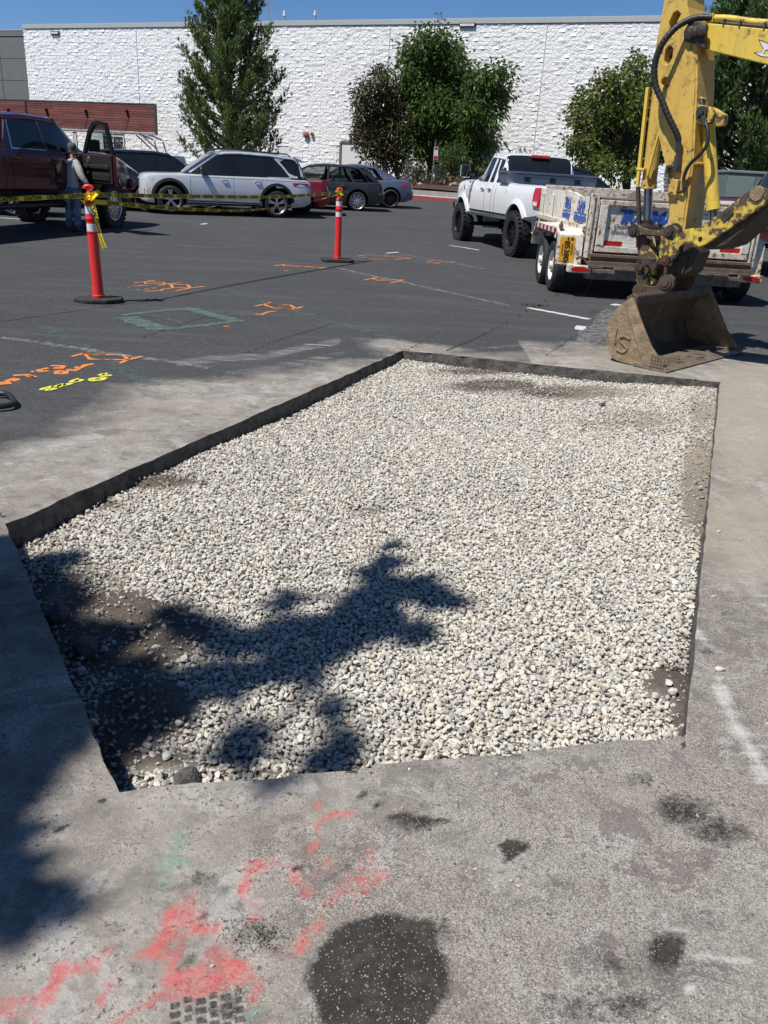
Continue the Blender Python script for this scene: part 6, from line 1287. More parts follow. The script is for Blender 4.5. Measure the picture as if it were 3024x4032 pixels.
def red_pickup():
    a, b = gp(452, 896), gp(222, 878); ax = (a - b).normalized(); F = Vector((-ax.y, ax.x, 0)); h = 2.25
    c = a - F * h - ax * 1.02
    t = thing('red_pickup', (c.x, c.y, .0), math.atan2(F.y, F.x), 'dark red lifted pickup in its own shade with the front passenger door open', 'pickup truck')
    S, cabr, xb, X0, X1, z = pickup(t, MT['maroon'], h, .27, chrome=False, wr_=.47, nose=1.28, cb=1.15, cs=.55)
    for x in (h, -h):
        for sg in (1, -1): wheel(t, (x, sg * .92, .47), .47, .32, .29, MT['alloy'], sg, 10, .035, lugs=True, hub=.10, inset=.01)
    # open front passenger doorway (right side) and the door swung out on its hinge
    S.patch(t, 'door_opening', [(xb + .05, .60 + z), (1.35, .60 + z), (1.37, 1.19 + z), (xb + .05, 1.19 + z)], MT['dark'], .003, sides=(-1,), t=.006)
    S.patch(t, 'window_trim', [(cabr + .20, 1.19 + z), (xb - .04, 1.19 + z), (xb - .04, 1.215 + z), (cabr + .20, 1.215 + z)], MT['chrome'], .010, sides=(-1,), body=False); S.pillar(t, MT['chrome'], [(cabr + .22, 1.20 + z), (cabr + .34, 1.70 + z)], .03, 'window_trim', .012, (-1,))
    hinge = bpy.data.objects.new('open_door', None); COL.objects.link(hinge); hinge.parent = t; hinge.location = (1.34, -.97, 0); hinge.rotation_euler = (0, 0, R(60))
    # door built in its own frame: x backwards from the hinge
    L = 1.12; MT['trimp'] = M('door_trim_plastic', (.020, .020, .022), .55); mb = MB(); mb.prism([(0, .62 + z), (0, 1.20 + z), (-L, 1.20 + z), (-L, .62 + z)], -.03, .04); 
    dsk = mb.build('door_skin', MT['maroon'], hinge, bevel=.02); mb = MB(); mb.prism([(-.04, .66 + z), (-.04, 1.18 + z), (-L + .03, 1.18 + z), (-L + .03, .66 + z)], .0405, .075); mb.build('door_trim', MT['trimp'], hinge, bevel=.02)
    mb = MB(); mb.bb(-L + .10, -.10, .076, .11, .92 + z, 1.0 + z); mb.build('arm_rest', MT['trimp'], hinge, bevel=.02); mb = MB(); mb.bb(-L + .1, -.12, .076, .10, .72 + z, .84 + z); mb.build('door_pocket', MT['trimp'], hinge, bevel=.02); mb = MB(); mb.lathe([(.0, .012), (.06, .01), (.065, 0)], (-.26, .077, 1.08 + z), 'Y', 18); mb.build('speaker', MT['steel'], hinge, smooth=40)
    out = [(-.02, 1.19 + z), (-.10, 1.30 + z), (-.40, 1.60 + z), (-.62, 1.74 + z), (-.78, 1.77 + z), (-L + .02, 1.74 + z), (-L, 1.19 + z)]; inn = [(-.13, 1.21 + z), (-.20, 1.30 + z), (-.45, 1.55 + z), (-.66, 1.68 + z), (-.78, 1.70 + z), (-L + .10, 1.68 + z), (-L + .09, 1.21 + z)]
    mb = MB(); n = 7
    for y in (-.01, .045): mb.v += [(p[0], y + (p[1] - 1.2 - z) * .20, p[1]) for p in out] + [(p[0], y + (p[1] - 1.2 - z) * .20, p[1]) for p in inn]
    for i in range(n - 1):
        mb.f += [(i, i + 1, n + i + 1, n + i), (2 * n + i, 3 * n + i, 3 * n + i + 1, 2 * n + i + 1), (i, 2 * n + i, 2 * n + i + 1, i + 1), (n + i, n + i + 1, 3 * n + i + 1, 3 * n + i)]; mb.mi += [0] * 4
    mb.build('window_frame', MT['black'], hinge); mb = MB(); mb.add([(p[0], .015 + (p[1] - 1.2 - z) * .20, p[1]) for p in inn], [tuple(range(n))]); mb.build('door_glass', clearglass('clear_door_glass', (.45, .50, .50)), hinge)
    mb = MB(); mb.box((-.10, -.16, 1.34 + z), (.10, .24, .22)); mb.build('mirror', MT['black'], hinge, bevel=.03)
    mirror(t, .85, .95, 1.34 + z, MT['black'], 1, .2, .2)
    mb = MB(); mb.cyl((-h + .4, -.86, .52), (h - .55, -.86, .52), .05, n=10); mb.build('running_board', MT['black'], t, smooth=40)
red_pickup()
def sedan_like(name, contact, ang, label, cat, paint, spec, rim, wr, rr, wb, rear=True, half=.78, scale=(1, 1, 1), spokes=10, spw=.03):
    """contact: ground point under the nearer wheel; rear: that wheel is the rear one; ang: heading"""
    F = Vector((math.cos(ang), math.sin(ang), 0)); Lf = Vector((-F.y, F.x, 0)); side = 1 if Lf.y < 0 else -1
    P = Vector((contact.x, contact.y, 0)); c = P - Lf * side * half * scale[1] + F * (wb / 2 if rear else -wb / 2) * scale[0]
    t = thing(name, (c.x, c.y, G(contact.y) - .0), ang, label, cat); t.scale = scale; h = wb / 2
    S = Shell(spec['x'][0], spec['x'][1], spec['top'], spec['wid'], spec['bot'], spec['cab'])
    S.body('body', paint, t, [(h, wr + .02, wr + .06, .32, half + .1), (-h, wr + .02, wr + .06, .32, half + .1)]); S.cabin(t, paint, spec.get('glass'), spec['splits'], roof_mat=spec.get('roofm'))
    for pts, w in spec['pillars']: S.pillar(t, paint, pts, w)
    for p in spec.get('patches', ()): S.patch(t, *p[:3], off=.006, body=p[3])
    for p in spec['seams']: S.seam(t, p, .004)
    for x, z in spec['handles']: S.handle(t, x, z, spec.get('hmat', paint))
    for x in (h, -h):
        for sg in (1, -1): wheel(t, (x, sg * half, wr), wr, .21, rr, rim, sg, spokes, spw, hub=.05)
    for sg in (1, -1): mirror(t, spec['mir'][0], sg * .82, spec['mir'][1], paint, sg, .18, .12)
    if spec.get('glass') is not None:
        for x in (.05, -.85):
            for y in (.36, -.36): mb = MB(); mb.prism([(x - .30, .82), (x - .12, .82), (x - .24, 1.12), (x - .36, 1.12)], y - .22, y + .22); mb.prism([(x - .36, 1.13), (x - .25, 1.13), (x - .29, 1.27), (x - .38, 1.27)], y - .12, y + .12); mb.build('seat', MT['black'], t, bevel=.03)
    return t, S
def low_spec(kind):
    d = dict(x=(-2.20, 2.22), wid=[(-2.20, .62), (-2.08, .78), (-1.6, .86), (1.2, .88), (1.75, .83), (2.1, .68), (2.22, .50)], bot=[(-2.2, .34), (-1.9, .22), (1.9, .19), (2.22, .26)], mir=(.78, .95))
    if kind == 'sedan':
        d.update(top=[(-2.20, .62), (-2.15, .92), (-1.95, .985), (-1.5, .97), (-.9, .93), (.9, .88), (1.5, .84), (1.95, .72), (2.2, .52)], cab=dict(x0=-1.72, x1=1.22, roof=[(-1.72, .97), (-1.2, 1.22), (-.75, 1.38), (-.2, 1.43), (.15, 1.42), (.45, 1.33), (1.22, .90)], xf=.32, xr=-.78, wb=[(-1.72, .66), (-1.2, .76), (.7, .79), (1.22, .70)], wr=[(-1.72, .50), (-1.0, .58), (.3, .60), (1.22, .60)]), splits=(-.35,),
                 pillars=[([(1.1, .91), (.30, 1.39)], .07), ([(-.30, .92), (-.34, 1.36)], .06)], seams=[[(.95, .3), (.98, .88)], [(-.30, .28), (-.30, .92)], [(-1.0, .5), (-.86, .75), (-.98, .94)]], handles=[(.0, .78), (-.78, .80)])
        d['patches'] = [('rear_pillar', [(-1.66, .965), (-1.06, .955), (-.98, 1.05), (-.74, 1.32), (-.80, 1.36), (-1.2, 1.18)], None, False), ('tail_light', [(-2.14, .72), (-1.72, .76), (-1.70, .83), (-2.12, .86)], MT['redlens'], True), ('rear_cladding', [(-2.12, .30), (-1.85, .26), (-1.95, .50), (-2.15, .55)], MT['black'], True), ('sill', [(-.9, .22), (.9, .20), (.9, .27), (-.9, .28)], MT['black'], True)]
    elif kind == 'wagon':
        d.update(top=[(-2.20, .55), (-2.15, .88), (-2.0, .93), (-.9, .90), (.9, .86), (1.5, .83), (1.95, .72), (2.2, .52)], cab=dict(x0=-2.02, x1=1.20, roof=[(-2.02, .93), (-1.62, 1.30), (-1.45, 1.375), (-.9, 1.42), (-.2, 1.43), (.15, 1.40), (.45, 1.31), (1.20, .88)], xf=.32, xr=-1.46, wb=[(-2.02, .66), (-1.6, .75), (.7, .78), (1.20, .70)], wr=[(-2.02, .54), (-1.5, .58), (.3, .60), (1.2, .60)]), splits=(-1.1, -.25),
                 pillars=[([(1.08, .89), (.28, 1.37)], .07), ([(-.25, .90), (-.30, 1.37)], .07), ([(-1.12, .90), (-.98, 1.15), (-.88, 1.36)], .09)], seams=[[(.95, .3), (.98, .86)], [(-.25, .28), (-.25, .90)], [(-1.12, .5), (-.98, .72), (-1.10, .91)]], handles=[(.05, .76), (-.78, .77)])
        d['patches'] = [('rear_pillar', [(-1.98, .94), (-1.62, .93), (-1.40, 1.20), (-1.22, 1.34), (-1.45, 1.36), (-1.70, 1.24)], None, False), ('tail_light', [(-2.14, .62), (-2.02, .55), (-1.93, .72), (-1.93, .84), (-2.12, .84)], MT['redlens'], True), ('lamp_lower', [(-2.13, .60), (-2.02, .53), (-1.97, .62), (-2.10, .68)], MT['clearlens'], True), ('sill', [(-.9, .22), (.9, .20), (.9, .27), (-.9, .28)], MT['black'], True)]
    elif kind == 'coupe':
        d.update(top=[(-2.20, .60), (-2.16, .90), (-1.95, .96), (-1.5, .95), (-.9, .90), (.9, .86), (1.5, .82), (1.95, .72), (2.2, .52)], cab=dict(x0=-1.60, x1=1.1, roof=[(-1.60, .95), (-1.1, 1.16), (-.6, 1.33), (-.15, 1.37), (.1, 1.35), (.4, 1.26), (1.1, .88)], xf=.2, xr=-.6, wb=[(-1.6, .66), (-1.1, .74), (.7, .78), (1.1, .70)], wr=[(-1.6, .5), (-1.0, .55), (.3, .58), (1.1, .60)]), splits=(), pillars=[([(1.0, .89), (.25, 1.32)], .07)], seams=[[(.85, .3), (.88, .86)], [(-.55, .3), (-.5, .9)]], handles=[(-.3, .76)])
        d['patches'] = [('rear_pillar', [(-1.52, .955), (-.7, .92), (-.55, 1.28), (-.8, 1.26), (-1.2, 1.10)], None, False), ('tail_light', [(-2.15, .70), (-2.02, .70), (-2.0, .86), (-2.14, .86)], MT['redlens'], True)]
    elif kind == 'suv':
        sp = suv_spec(); d.update(x=(-2.30, 2.16), top=[(x * .985 if x > 0 else x * .92, z) for x, z in sp['top']], wid=[(x * .985 if x > 0 else x * .92, w * .95) for x, w in sp['wid']], bot=[(x * .985 if x > 0 else x * .92, z) for x, z in sp['bot']], mir=(.72, 1.12), cab=dict(x0=-2.22, x1=1.22, roof=[(-2.22, 1.04), (-1.98, 1.42), (-1.8, 1.555), (-1.0, 1.60), (-.1, 1.61), (.25, 1.57), (.5, 1.48), (1.22, 1.0)], xf=.34, xr=-1.82, wb=[(-2.22, .76), (-1.9, .82), (.6, .84), (1.22, .76)], wr=[(-2.22, .62), (-1.8, .66), (.3, .68), (1.22, .66)]), splits=(-1.0, -.1),
              pillars=[([(1.08, 1.03), (.27, 1.56)], .07), ([(-.08, 1.02), (-.12, 1.54)], .08), ([(-1.0, 1.03), (-.95, 1.53)], .07)], seams=[[(.9, .33), (.95, 1.0)], [(-.08, .3), (-.08, 1.02)], [(-1.0, .6), (-.95, .8), (-1.0, 1.02)]], handles=[(.18, .9), (-.75, .9)])
        d['patches'] = [('rear_pillar', [(-2.16, 1.05), (-1.9, 1.05), (-1.62, 1.35), (-1.45, 1.50), (-1.70, 1.54), (-1.95, 1.38)], None, False), ('sill', [(-.9, .26), (.9, .25), (.9, .36), (-.9, .36)], MT['black'], True), ('tail_light', [(-2.22, .78), (-1.95, .80), (-1.95, .92), (-2.2, .92)], MT['redlens'], True)]
    return d
def fix(spec, paint): spec['patches'] = [(a, b, c or paint, d) for a, b, c, d in spec['patches']]; return spec
def other_cars():
    W = lambda u, v: gp(u, v)
    # dark grey wagon, blue grey saloon, red coupe: tails towards the right, in the row before the wall
    j = math.atan2(-.28, -.96)
    MT['tintglass'] = clearglass('light_tint_glass', (.50, .54, .54)); sp = fix(low_spec('wagon'), MT['charcoal']); sp['glass'] = MT['tintglass']; t, S = sedan_like('grey_wagon', W(1405, 831), math.pi + .16, 'matte dark grey wagon with white mesh wheels between the red coupe and the blue saloon', 'car', MT['charcoal'], sp, MT['alloy'], .31, .235, 2.53, True, .74, spokes=9, spw=.028)
    sp = fix(low_spec('sedan'), MT['bluegrey']); sp['hmat'] = MT['bluegrey']; sp['glass'] = MT['tintglass']; t, S = sedan_like('blue_saloon', W(1535, 820), math.pi + .16, 'blue grey saloon parked behind the dark wagon with its red tail lamp showing', 'car', MT['bluegrey'], sp, MT['blackrim'], .325, .25, 2.70, True, .77, spokes=10, spw=.025)
    mb = MB(); mb.prism([(-2.12, .985), (-1.80, .985), (-1.80, 1.0), (-2.16, 1.035)], -.60, .60); mb.build('spoiler', MT['bluegrey'], t, bevel=.008); mb = MB(); mb.prism([(-.78, 1.40), (-.92, 1.38), (-.90, 1.45)], -.02, .02); mb.build('antenna', MT['bluegrey'], t)
    sp = fix(low_spec('coupe'), MT['cherry']); t, S = sedan_like('red_coupe', W(1185, 846), math.pi + .10, 'red coupe with a lipped boot, mostly hidden behind the silver SUV', 'car', MT['cherry'], sp, MT['blackrim'], .33, .25, 2.70, True, .80, spokes=8, spw=.04)
    mb = MB(); mb.prism([(-1.95, .95), (-2.22, .985), (-2.24, 1.03), (-1.95, .99)], -.66, .66); mb.build('spoiler', MT['cherry'], t, bevel=.01)
    mb = MB(); mb.cyl((-2.0, .3, .96), (-2.0, .3, 1.16), .015); mb.lathe([(0, -.07), (.07, -.03), (.075, .03), (0, .07)], (-2.0, .3, 1.21), 'Z', 12) if False else None
    # dark SUV and dark saloon behind the red pickup, facing right
    P = gp(600, 836); sp = fix(low_spec('sedan'), MT['navy']); sedan_like('navy_saloon', Vector((P.x - .15, P.y, 0)), R(8), 'navy black saloon between the red pickup and the nose of the silver SUV', 'car', MT['navy'], sp, MT['blackrim'], .32, .24, 2.7, False, .77, (1, 1, 1.0))
    sp = fix(low_spec('suv'), MT['blackp']); P = gp(760, 818); sedan_like('dark_suv', Vector((P.x, P.y + 1.2, 0)), R(22), 'black SUV with chrome window trim parked behind the nose of the silver SUV', 'suv', MT['blackp'], sp, MT['blackrim'], .35, .25, 2.65, False, .82, (.95, .95, .94))
    P = gp(65, 851); sp = fix(low_spec('sedan'), MT['charcoal']); sedan_like('dark_saloon', P, R(-175), 'dark saloon whose chrome wheel shows beneath the red pickup', 'car', MT['charcoal'], sp, MT['chrome'], .33, .25, 2.7, True, .77, spokes=7, spw=.05)
    # right: black SUV with roof rails and a white car in front of it, facing right
    sp = fix(low_spec('suv'), MT['blackp']); P = gp(2420, 905); t, S = sedan_like('black_suv', Vector((6.35, 25.0, 0)), R(-9), 'big black SUV with roof rails between the white pickup and the maple', 'suv', MT['blackp'], sp, MT['blackrim'], .37, .26, 2.9, False, .86, (1.14, 1.0, 1.13))
    for sg in (1, -1): mb = MB(); mb.tube([(-1.6, sg * .55, 1.57), (-1.5, sg * .56, 1.64), (-.2, sg * .56, 1.66), (0, sg * .55, 1.60)], .018, 6); mb.build('roof_rack', MT['black'], t, smooth=60)
    sp = fix(low_spec('suv'), MT['whitep2']); sp['glass'] = None; sedan_like('white_hatchback', Vector((5.15, 21.4, 0)), R(-8), 'white hatchback showing only its roof and windscreen over the trailer', 'car', MT['whitep2'], sp, MT['alloy'], .34, .25, 2.6, False, .80, (.92, .95, .985))
    # maroon pickup at the right edge
    t = thing('maroon_pickup', (7.55, 16.7, 0), R(92), 'dark maroon pickup at the right edge beyond the trailer', 'pickup truck'); S, *_r = pickup(t, MT['maroon'], 1.9, .16, chrome=False, wr_=.45)
    for x in (1.9, -1.9):
        for sg in (1, -1): wheel(t, (x, sg * .90, .45), .45, .3, .26, MT['blackrim'], sg, 8, .05, hub=.09)
other_cars()
# ================================================================== trees and shrubs
def leaves_np(C, D, L, Wd, droop=0.0, rng=RNG, fold=.25):
    """one folded blade of four corners and two triangles per leaf: base, sides, tip"""
    n = len(C); D = D / np.linalg.norm(D, axis=1, keepdims=True); r = rng.normal(size=(n, 3)); S = np.cross(D, r); S /= np.linalg.norm(S, axis=1, keepdims=True); N = np.cross(S, D)
    L = np.asarray(L).reshape(-1, 1); Wd = np.asarray(Wd).reshape(-1, 1)
    V = np.stack([C, C + D * L * .45 + S * Wd * .5 + N * Wd * fold, C + D * L + np.array([0, 0, -1.0]) * L * droop, C + D * L * .45 - S * Wd * .5 + N * Wd * fold], 1)
    F = (np.array([[0, 1, 2], [0, 2, 3]])[None] + (np.arange(n) * 4)[:, None, None]).reshape(-1, 3); return V.reshape(-1, 3), F
def limb(p, q, n=5, wob=.06):
    p, q = np.array(p, float), np.array(q, float); L = np.linalg.norm(q - p); P = [p + (q - p) * i / n + (RNG.normal(0, wob * L / n, 3) if 0 < i < n else 0) for i in range(n + 1)]; return P
BARK = M('grey_brown_bark', (0.085, 0.065, 0.050), .9, var=.5, vs=8, bs=30, bstr=.8); LM = {}
LM['pine'] = leafmat('pine_needles', (0.092, 0.147, 0.043), (0.215, 0.266, 0.070), (0.122, 0.183, 0.070), .25); LM['cone'] = leafmat('dark_conifer_needles', (0.069, 0.127, 0.044), (0.172, 0.242, 0.066), (0.100, 0.172, 0.058), .22)
LM['mag'] = leafmat('magnolia_leaf', (0.042, 0.070, 0.024), (0.105, 0.115, 0.045), (0.125, 0.088, 0.042), .2, .32); LM['broad'] = leafmat('broad_leaf', (0.054, 0.105, 0.022), (0.128, 0.203, 0.046), (0.081, 0.135, 0.030), .4); LM['maple'] = leafmat('maple_leaf', (0.096, 0.150, 0.029), (0.220, 0.264, 0.060), (0.150, 0.166, 0.039), .4)
LM['shrub'] = leafmat('shrub_leaf', (0.030, 0.055, 0.016), (0.075, 0.105, 0.030), None, .25); LM['purple'] = leafmat('purple_leaf', (0.035, 0.018, 0.020), (0.080, 0.038, 0.040), None, .25); LM['pink'] = leafmat('pink_blossom', (0.62, 0.16, 0.17), (0.75, 0.34, 0.33), None, .3); LM['white'] = leafmat('cream_blossom', (.7, .62, .5), (.8, .74, .64), None, .3); LM['gold'] = leafmat('gold_leaf', (0.14, 0.14, 0.03), (0.24, 0.20, 0.05), None, .3)
def conifer(name, base, H, prof, nl, per, label, mat, up=.9, Ln=(.14, .30), z0=.5, lean=(0, 0), rot=0):
    """ascending limbs that end in tufts of needles; prof: half width against height fraction"""
    t = thing(name, base, rot, label, 'tree'); mb = MB(); tr = [(lean[0] * (i / 8) ** 2 * H, lean[1] * (i / 8) ** 2 * H, H * .96 * i / 8) for i in range(9)]; mb.tube(tr, [.20 * (1 - i / 8.6) + .01 for i in range(9)], 8); mb.build('trunk', BARK, t, smooth=60); bb_ = MB(); C, D = [], []
    for k in range(nl):
        f = (k + RNG.random()) / nl; f = f ** .92; z = z0 + (H * .97 - z0) * f; r = np.interp(f, [p[0] for p in prof], [p[1] for p in prof]) * RNG.uniform(.72, 1.12); a = k * 2.39996 + RNG.normal(0, .3)
        if r < .08: r = .08
        o = np.array([lean[0] * (z / H) ** 2 * H, lean[1] * (z / H) ** 2 * H, z * .97]); e = o + np.array([r * math.cos(a), r * math.sin(a), r * up * RNG.uniform(.6, 1.25)])
        m = o + (e - o) * .5 + np.array([r * .12 * math.cos(a), r * .12 * math.sin(a), -r * .10]); P = [o, m, e]; bb_.tube([tuple(p) for p in P], [.022 + .012 * r, .012 + .006 * r, .006], 4, caps=False)
        n = int(per * (.35 + r)); s = RNG.uniform(.22, 1.04, n) ** .75; B = np.where(s[:, None] < .5, o + (m - o) * (s[:, None] * 2), m + (e - m) * (s[:, None] * 2 - 1)); B = B + RNG.normal(0, .03 + .036 * r, (n, 3)); C.append(B)
        d = (e - o) / np.linalg.norm(e - o); dd = d * .55 + np.array([0, 0, .75]) + RNG.normal(0, .42, (n, 3)); D.append(dd)
    bb_.build('branch', BARK, t); C, D = np.concatenate(C), np.concatenate(D); n = len(C)
    # each shoot: five blades that fan out
    C = np.repeat(C, 5, 0); D = np.repeat(D, 5, 0) + RNG.normal(0, .33, (n * 5, 3)); V, F = leaves_np(C, D, RNG.uniform(Ln[0], Ln[1], n * 5), RNG.uniform(.030, .055, n * 5)); o = np_mesh('crown', V, F, mat, parent=t); return t
def broadleaf(name, base, clumps, nleaf, L, Wd, label, mat, trunk, droop=.35, cat='tree', extra=None, shell=.55, dirdown=.3):
    """crown of leaf clumps hung on real limbs: clumps are (x, y, z, rx, ry, rz) from the tree's foot"""
    t = thing(name, base, 0, label, cat); mb = MB()
    for P, r0, r1 in trunk: n = len(P); mb.tube(P, [r0 + (r1 - r0) * i / (n - 1) for i in range(n)], 8)
    top = np.array(trunk[0][0][-1], float); mb.build('trunk', BARK, t, smooth=60); lb = MB(); C, D = [], []; vol = sum((c[3] * c[4] * c[5]) ** .67 for c in clumps)
    tips = [np.array(p, float) for P, *_ in trunk for p in P[len(P) // 2:]]
    for x, y, z, rx, ry, rz in clumps:
        c = np.array([x, y, z]); b = min(tips, key=lambda q: np.linalg.norm(q - c) + (2 if q[2] > z else 0)); lb.tube([tuple(p) for p in limb(b, c, 4, .12)], [.035, .028, .02, .014, .008], 5, caps=False)
        n = int(nleaf * (rx * ry * rz) ** .67 / vol); d = RNG.normal(size=(n, 3)); d /= np.linalg.norm(d, axis=1, keepdims=True); rad = (shell + (1 - shell) * RNG.random(n)) * (1 + .28 * np.sin(d[:, 0] * 5 + x * 7) * np.cos(d[:, 2] * 6 + z * 3)); p = c + d * rad[:, None] * np.array([rx, ry, rz])
        m = max(3, n // 14); nb = p[RNG.integers(0, n, m)]
        for q in nb[:int(5 + rx * 5)]: lb.tube([tuple(c + (q - c) * .1), tuple(c + (q - c) * .6), tuple(q)], [.012, .008, .004], 3, caps=False)
        # sprays: leaves gather round shoot tips
        k = RNG.integers(0, m, n); p = nb[k] + RNG.normal(0, L * .75, (n, 3)); dd = (p - nb[k]) / L + (nb[k] - c) / max(rx, .2) * .7; dd[:, 2] -= dirdown; C.append(p); D.append(dd + RNG.normal(0, .3, (n, 3)))
    lb.build('branch', BARK, t); C, D = np.concatenate(C), np.concatenate(D); V, F = leaves_np(C, D, RNG.uniform(.7, 1.25, len(C)) * L, RNG.uniform(.7, 1.2, len(C)) * Wd, droop); np_mesh('crown', V, F, mat, parent=t)
    if extra:
        em, en, eL = extra; i = RNG.integers(0, len(C), en); V, F = leaves_np(np.repeat(C[i], 6, 0), RNG.normal(size=(en * 6, 3)), np.full(en * 6, eL), np.full(en * 6, eL * .8)); np_mesh('blossom', V, F, em, parent=t)
    return t
def at_depth(u, v, y):
    d = ray(u, v); t = y / d.y; return Vector((d.x * t, d.y * t, CAMH + d.z * t))
def clump_px(base, L, y, dy=1.0):
    """clumps given as picture spots (u, v, radius in pixels) hung at real depths round distance y"""
    out = []; k = y * math.cos(PITCH) / FPX
    for i, (u, v, r) in enumerate(L):
        yy = y + dy * (((i * 7919) % 13) / 6.0 - 1); p = at_depth(u, v, yy); rr = r * k; out.append((p.x - base.x, p.y - base.y, p.z - base.z, rr, rr, rr * .95))
    return out
def gz(y): return G(min(y, 42)) + .45
def plant_trees():
    p = at_depth(905, 640, 44.0); b = Vector((p.x, p.y, gz(44) - .3)); conifer('pine_tree', b, 13.4, [(0, 2.35), (.05, 2.6), (.14, 2.55), (.28, 2.15), (.42, 1.65), (.56, 1.2), (.72, .8), (.88, .45), (1, .1)], 280, 30, 'tall pine with upswept branches behind the silver SUV, reaching above the wall', LM['pine'], .85, z0=.2)
    p = at_depth(2900, 700, 33.0); b = Vector((p.x, p.y, gz(33) - .2)); conifer('conifer_tree', b, 11.2, [(0, 2.0), (.1, 2.6), (.3, 2.6), (.5, 2.1), (.7, 1.4), (.85, .8), (1, .12)], 300, 36, 'dark bushy conifer behind the excavator boom and green cabinet', LM['cone'], .8, (.16, .32))
    p = at_depth(1572, 735, 51.6); b = Vector((p.x, p.y, p.z - .1))
    P = lambda u, v, y: tuple(at_depth(u, v, y) - b)
    cl = clump_px(b, [(1490, 330, 55), (1540, 350, 60), (1450, 400, 60), (1520, 420, 75), (1590, 420, 70), (1440, 470, 55), (1500, 500, 75), (1580, 510, 80), (1450, 550, 60), (1520, 570, 75), (1600, 580, 70), (1470, 610, 50), (1550, 620, 55), (1430, 360, 30), (1420, 430, 30), (1425, 530, 34), (1500, 300, 25), (1640, 500, 50)], 51.6, .9)
    broadleaf('magnolia_tree', b, cl, 12500, .22, .10, 'dark glossy magnolia in front of the roller door, with bronze leaves and few cream flowers', LM['mag'], [([(0, 0, -.2), (-.1, 0, .6), P(1560, 640, 51.6), P(1530, 520, 51.6), P(1500, 400, 51.6)], .16, .04), ([P(1572, 680, 51.6), P(1600, 600, 51.4), P(1590, 480, 51.5)], .10, .03)], .15, extra=(LM['white'], 26, .10), dirdown=-.1)
    p = at_depth(1690, 740, 51.0); b = Vector((p.x, p.y, p.z - .1))
    cl = clump_px(b, [(1718, 125, 34), (1650, 175, 40), (1700, 190, 55), (1760, 180, 45), (1610, 215, 40), (1660, 260, 60), (1730, 260, 70), (1790, 230, 40), (1600, 300, 45), (1660, 340, 65), (1740, 350, 75), (1800, 300, 50), (1620, 400, 60), (1700, 430, 75), (1780, 410, 70), (1830, 370, 45), (1660, 500, 65), (1740, 520, 75), (1810, 490, 60), (1700, 580, 55), (1780, 590, 60), (1650, 570, 40), (1585, 200, 22), (1800, 180, 22), (1850, 280, 24)], 51.0, .9)
    broadleaf('tall_broadleaf_tree', b, cl, 13500, .27, .125, 'tallest broadleaf tree in the bed, with long drooping leaves before the white wall', LM['broad'], [([(0, 0, -.2), P(1692, 640, 51), P(1700, 500, 51), P(1712, 350, 51), P(1718, 200, 51)], .17, .03), ([P(1695, 620, 51), P(1760, 500, 50.8), P(1790, 380, 50.9)], .10, .03), ([P(1690, 600, 51), P(1650, 480, 51), P(1625, 330, 51)], .10, .03)], .28)
    p = at_depth(1850, 730, 49.6); b = Vector((p.x, p.y, p.z - .1))
    cl = clump_px(b, [(1995, 275, 26), (1930, 290, 30), (1880, 320, 42), (1960, 330, 36), (1990, 360, 30), (1900, 390, 48), (1950, 420, 40), (1850, 440, 48), (1910, 460, 45), (1860, 530, 50), (1910, 560, 40), (1800, 540, 45), (1850, 610, 40), (1790, 620, 45), (1880, 640, 28)], 49.6, .8)
    broadleaf('lobed_broadleaf_tree', b, cl, 5600, .27, .12, 'smaller loose broadleaf tree leaning right beside the tallest one, behind the white pickup', LM['broad'], [([(0, 0, -.2), P(1850, 640, 49.6), P(1870, 500, 49.6), P(1930, 380, 49.6), P(1985, 300, 49.6)], .12, .02), ([P(1855, 600, 49.6), P(1810, 560, 49.7)], .07, .03)], .28)
    p = at_depth(2480, 690, 31.0); b = Vector((p.x, p.y, gz(31) - .2)); P = lambda u, v, y: tuple(at_depth(u, v, y) - b)
    cl = clump_px(b, [(2380, 340, 50), (2440, 330, 55), (2500, 270, 40), (2540, 310, 50), (2310, 390, 45), (2370, 420, 70), (2450, 420, 75), (2530, 410, 75), (2590, 360, 60), (2270, 460, 40), (2330, 500, 70), (2410, 510, 80), (2500, 510, 80), (2580, 480, 70), (2260, 560, 40), (2320, 590, 65), (2400, 600, 75), (2490, 600, 75), (2570, 580, 70), (2510, 235, 26), (2360, 650, 50), (2450, 660, 55), (2620, 420, 60), (2640, 540, 60), (2290, 380, 22)], 31.0, 1.0)
    broadleaf('maple_tree', b, cl, 15000, .13, .10, 'round olive green maple between the white pickup and the excavator', LM['maple'], [([(0, 0, -.2), P(2480, 620, 31), P(2470, 520, 31), P(2450, 400, 31)], .16, .04), ([P(2480, 600, 31), P(2400, 500, 31), P(2340, 450, 31)], .09, .03), ([P(2480, 600, 31), P(2550, 480, 31), P(2560, 380, 31)], .09, .03)], .25, dirdown=0)
    # shrubs
    def shrub(name, spots, y, n, L, Wd, label, mat, foot, extra=None, cat='shrub'):
        p = at_depth(*foot, y); b = Vector((p.x, p.y, gz(y) - .05)); broadleaf(name, b, clump_px(b, spots, y, .3), n, L, Wd, label, mat, [([(0, 0, 0), (.05, 0, .3), (.0, .0, .5)], .03, .015)], .1, cat, extra, dirdown=-.2)
    shrub('rhododendron', [(1700, 720, 22), (1735, 705, 24), (1725, 735, 22), (1765, 715, 22), (1690, 740, 18), (1750, 740, 22)], 42.5, 900, .12, .05, 'low shrub with pink flowers right of the sign post in the bark bed', LM['shrub'], (1728, 760), (LM['pink'], 34, .11))
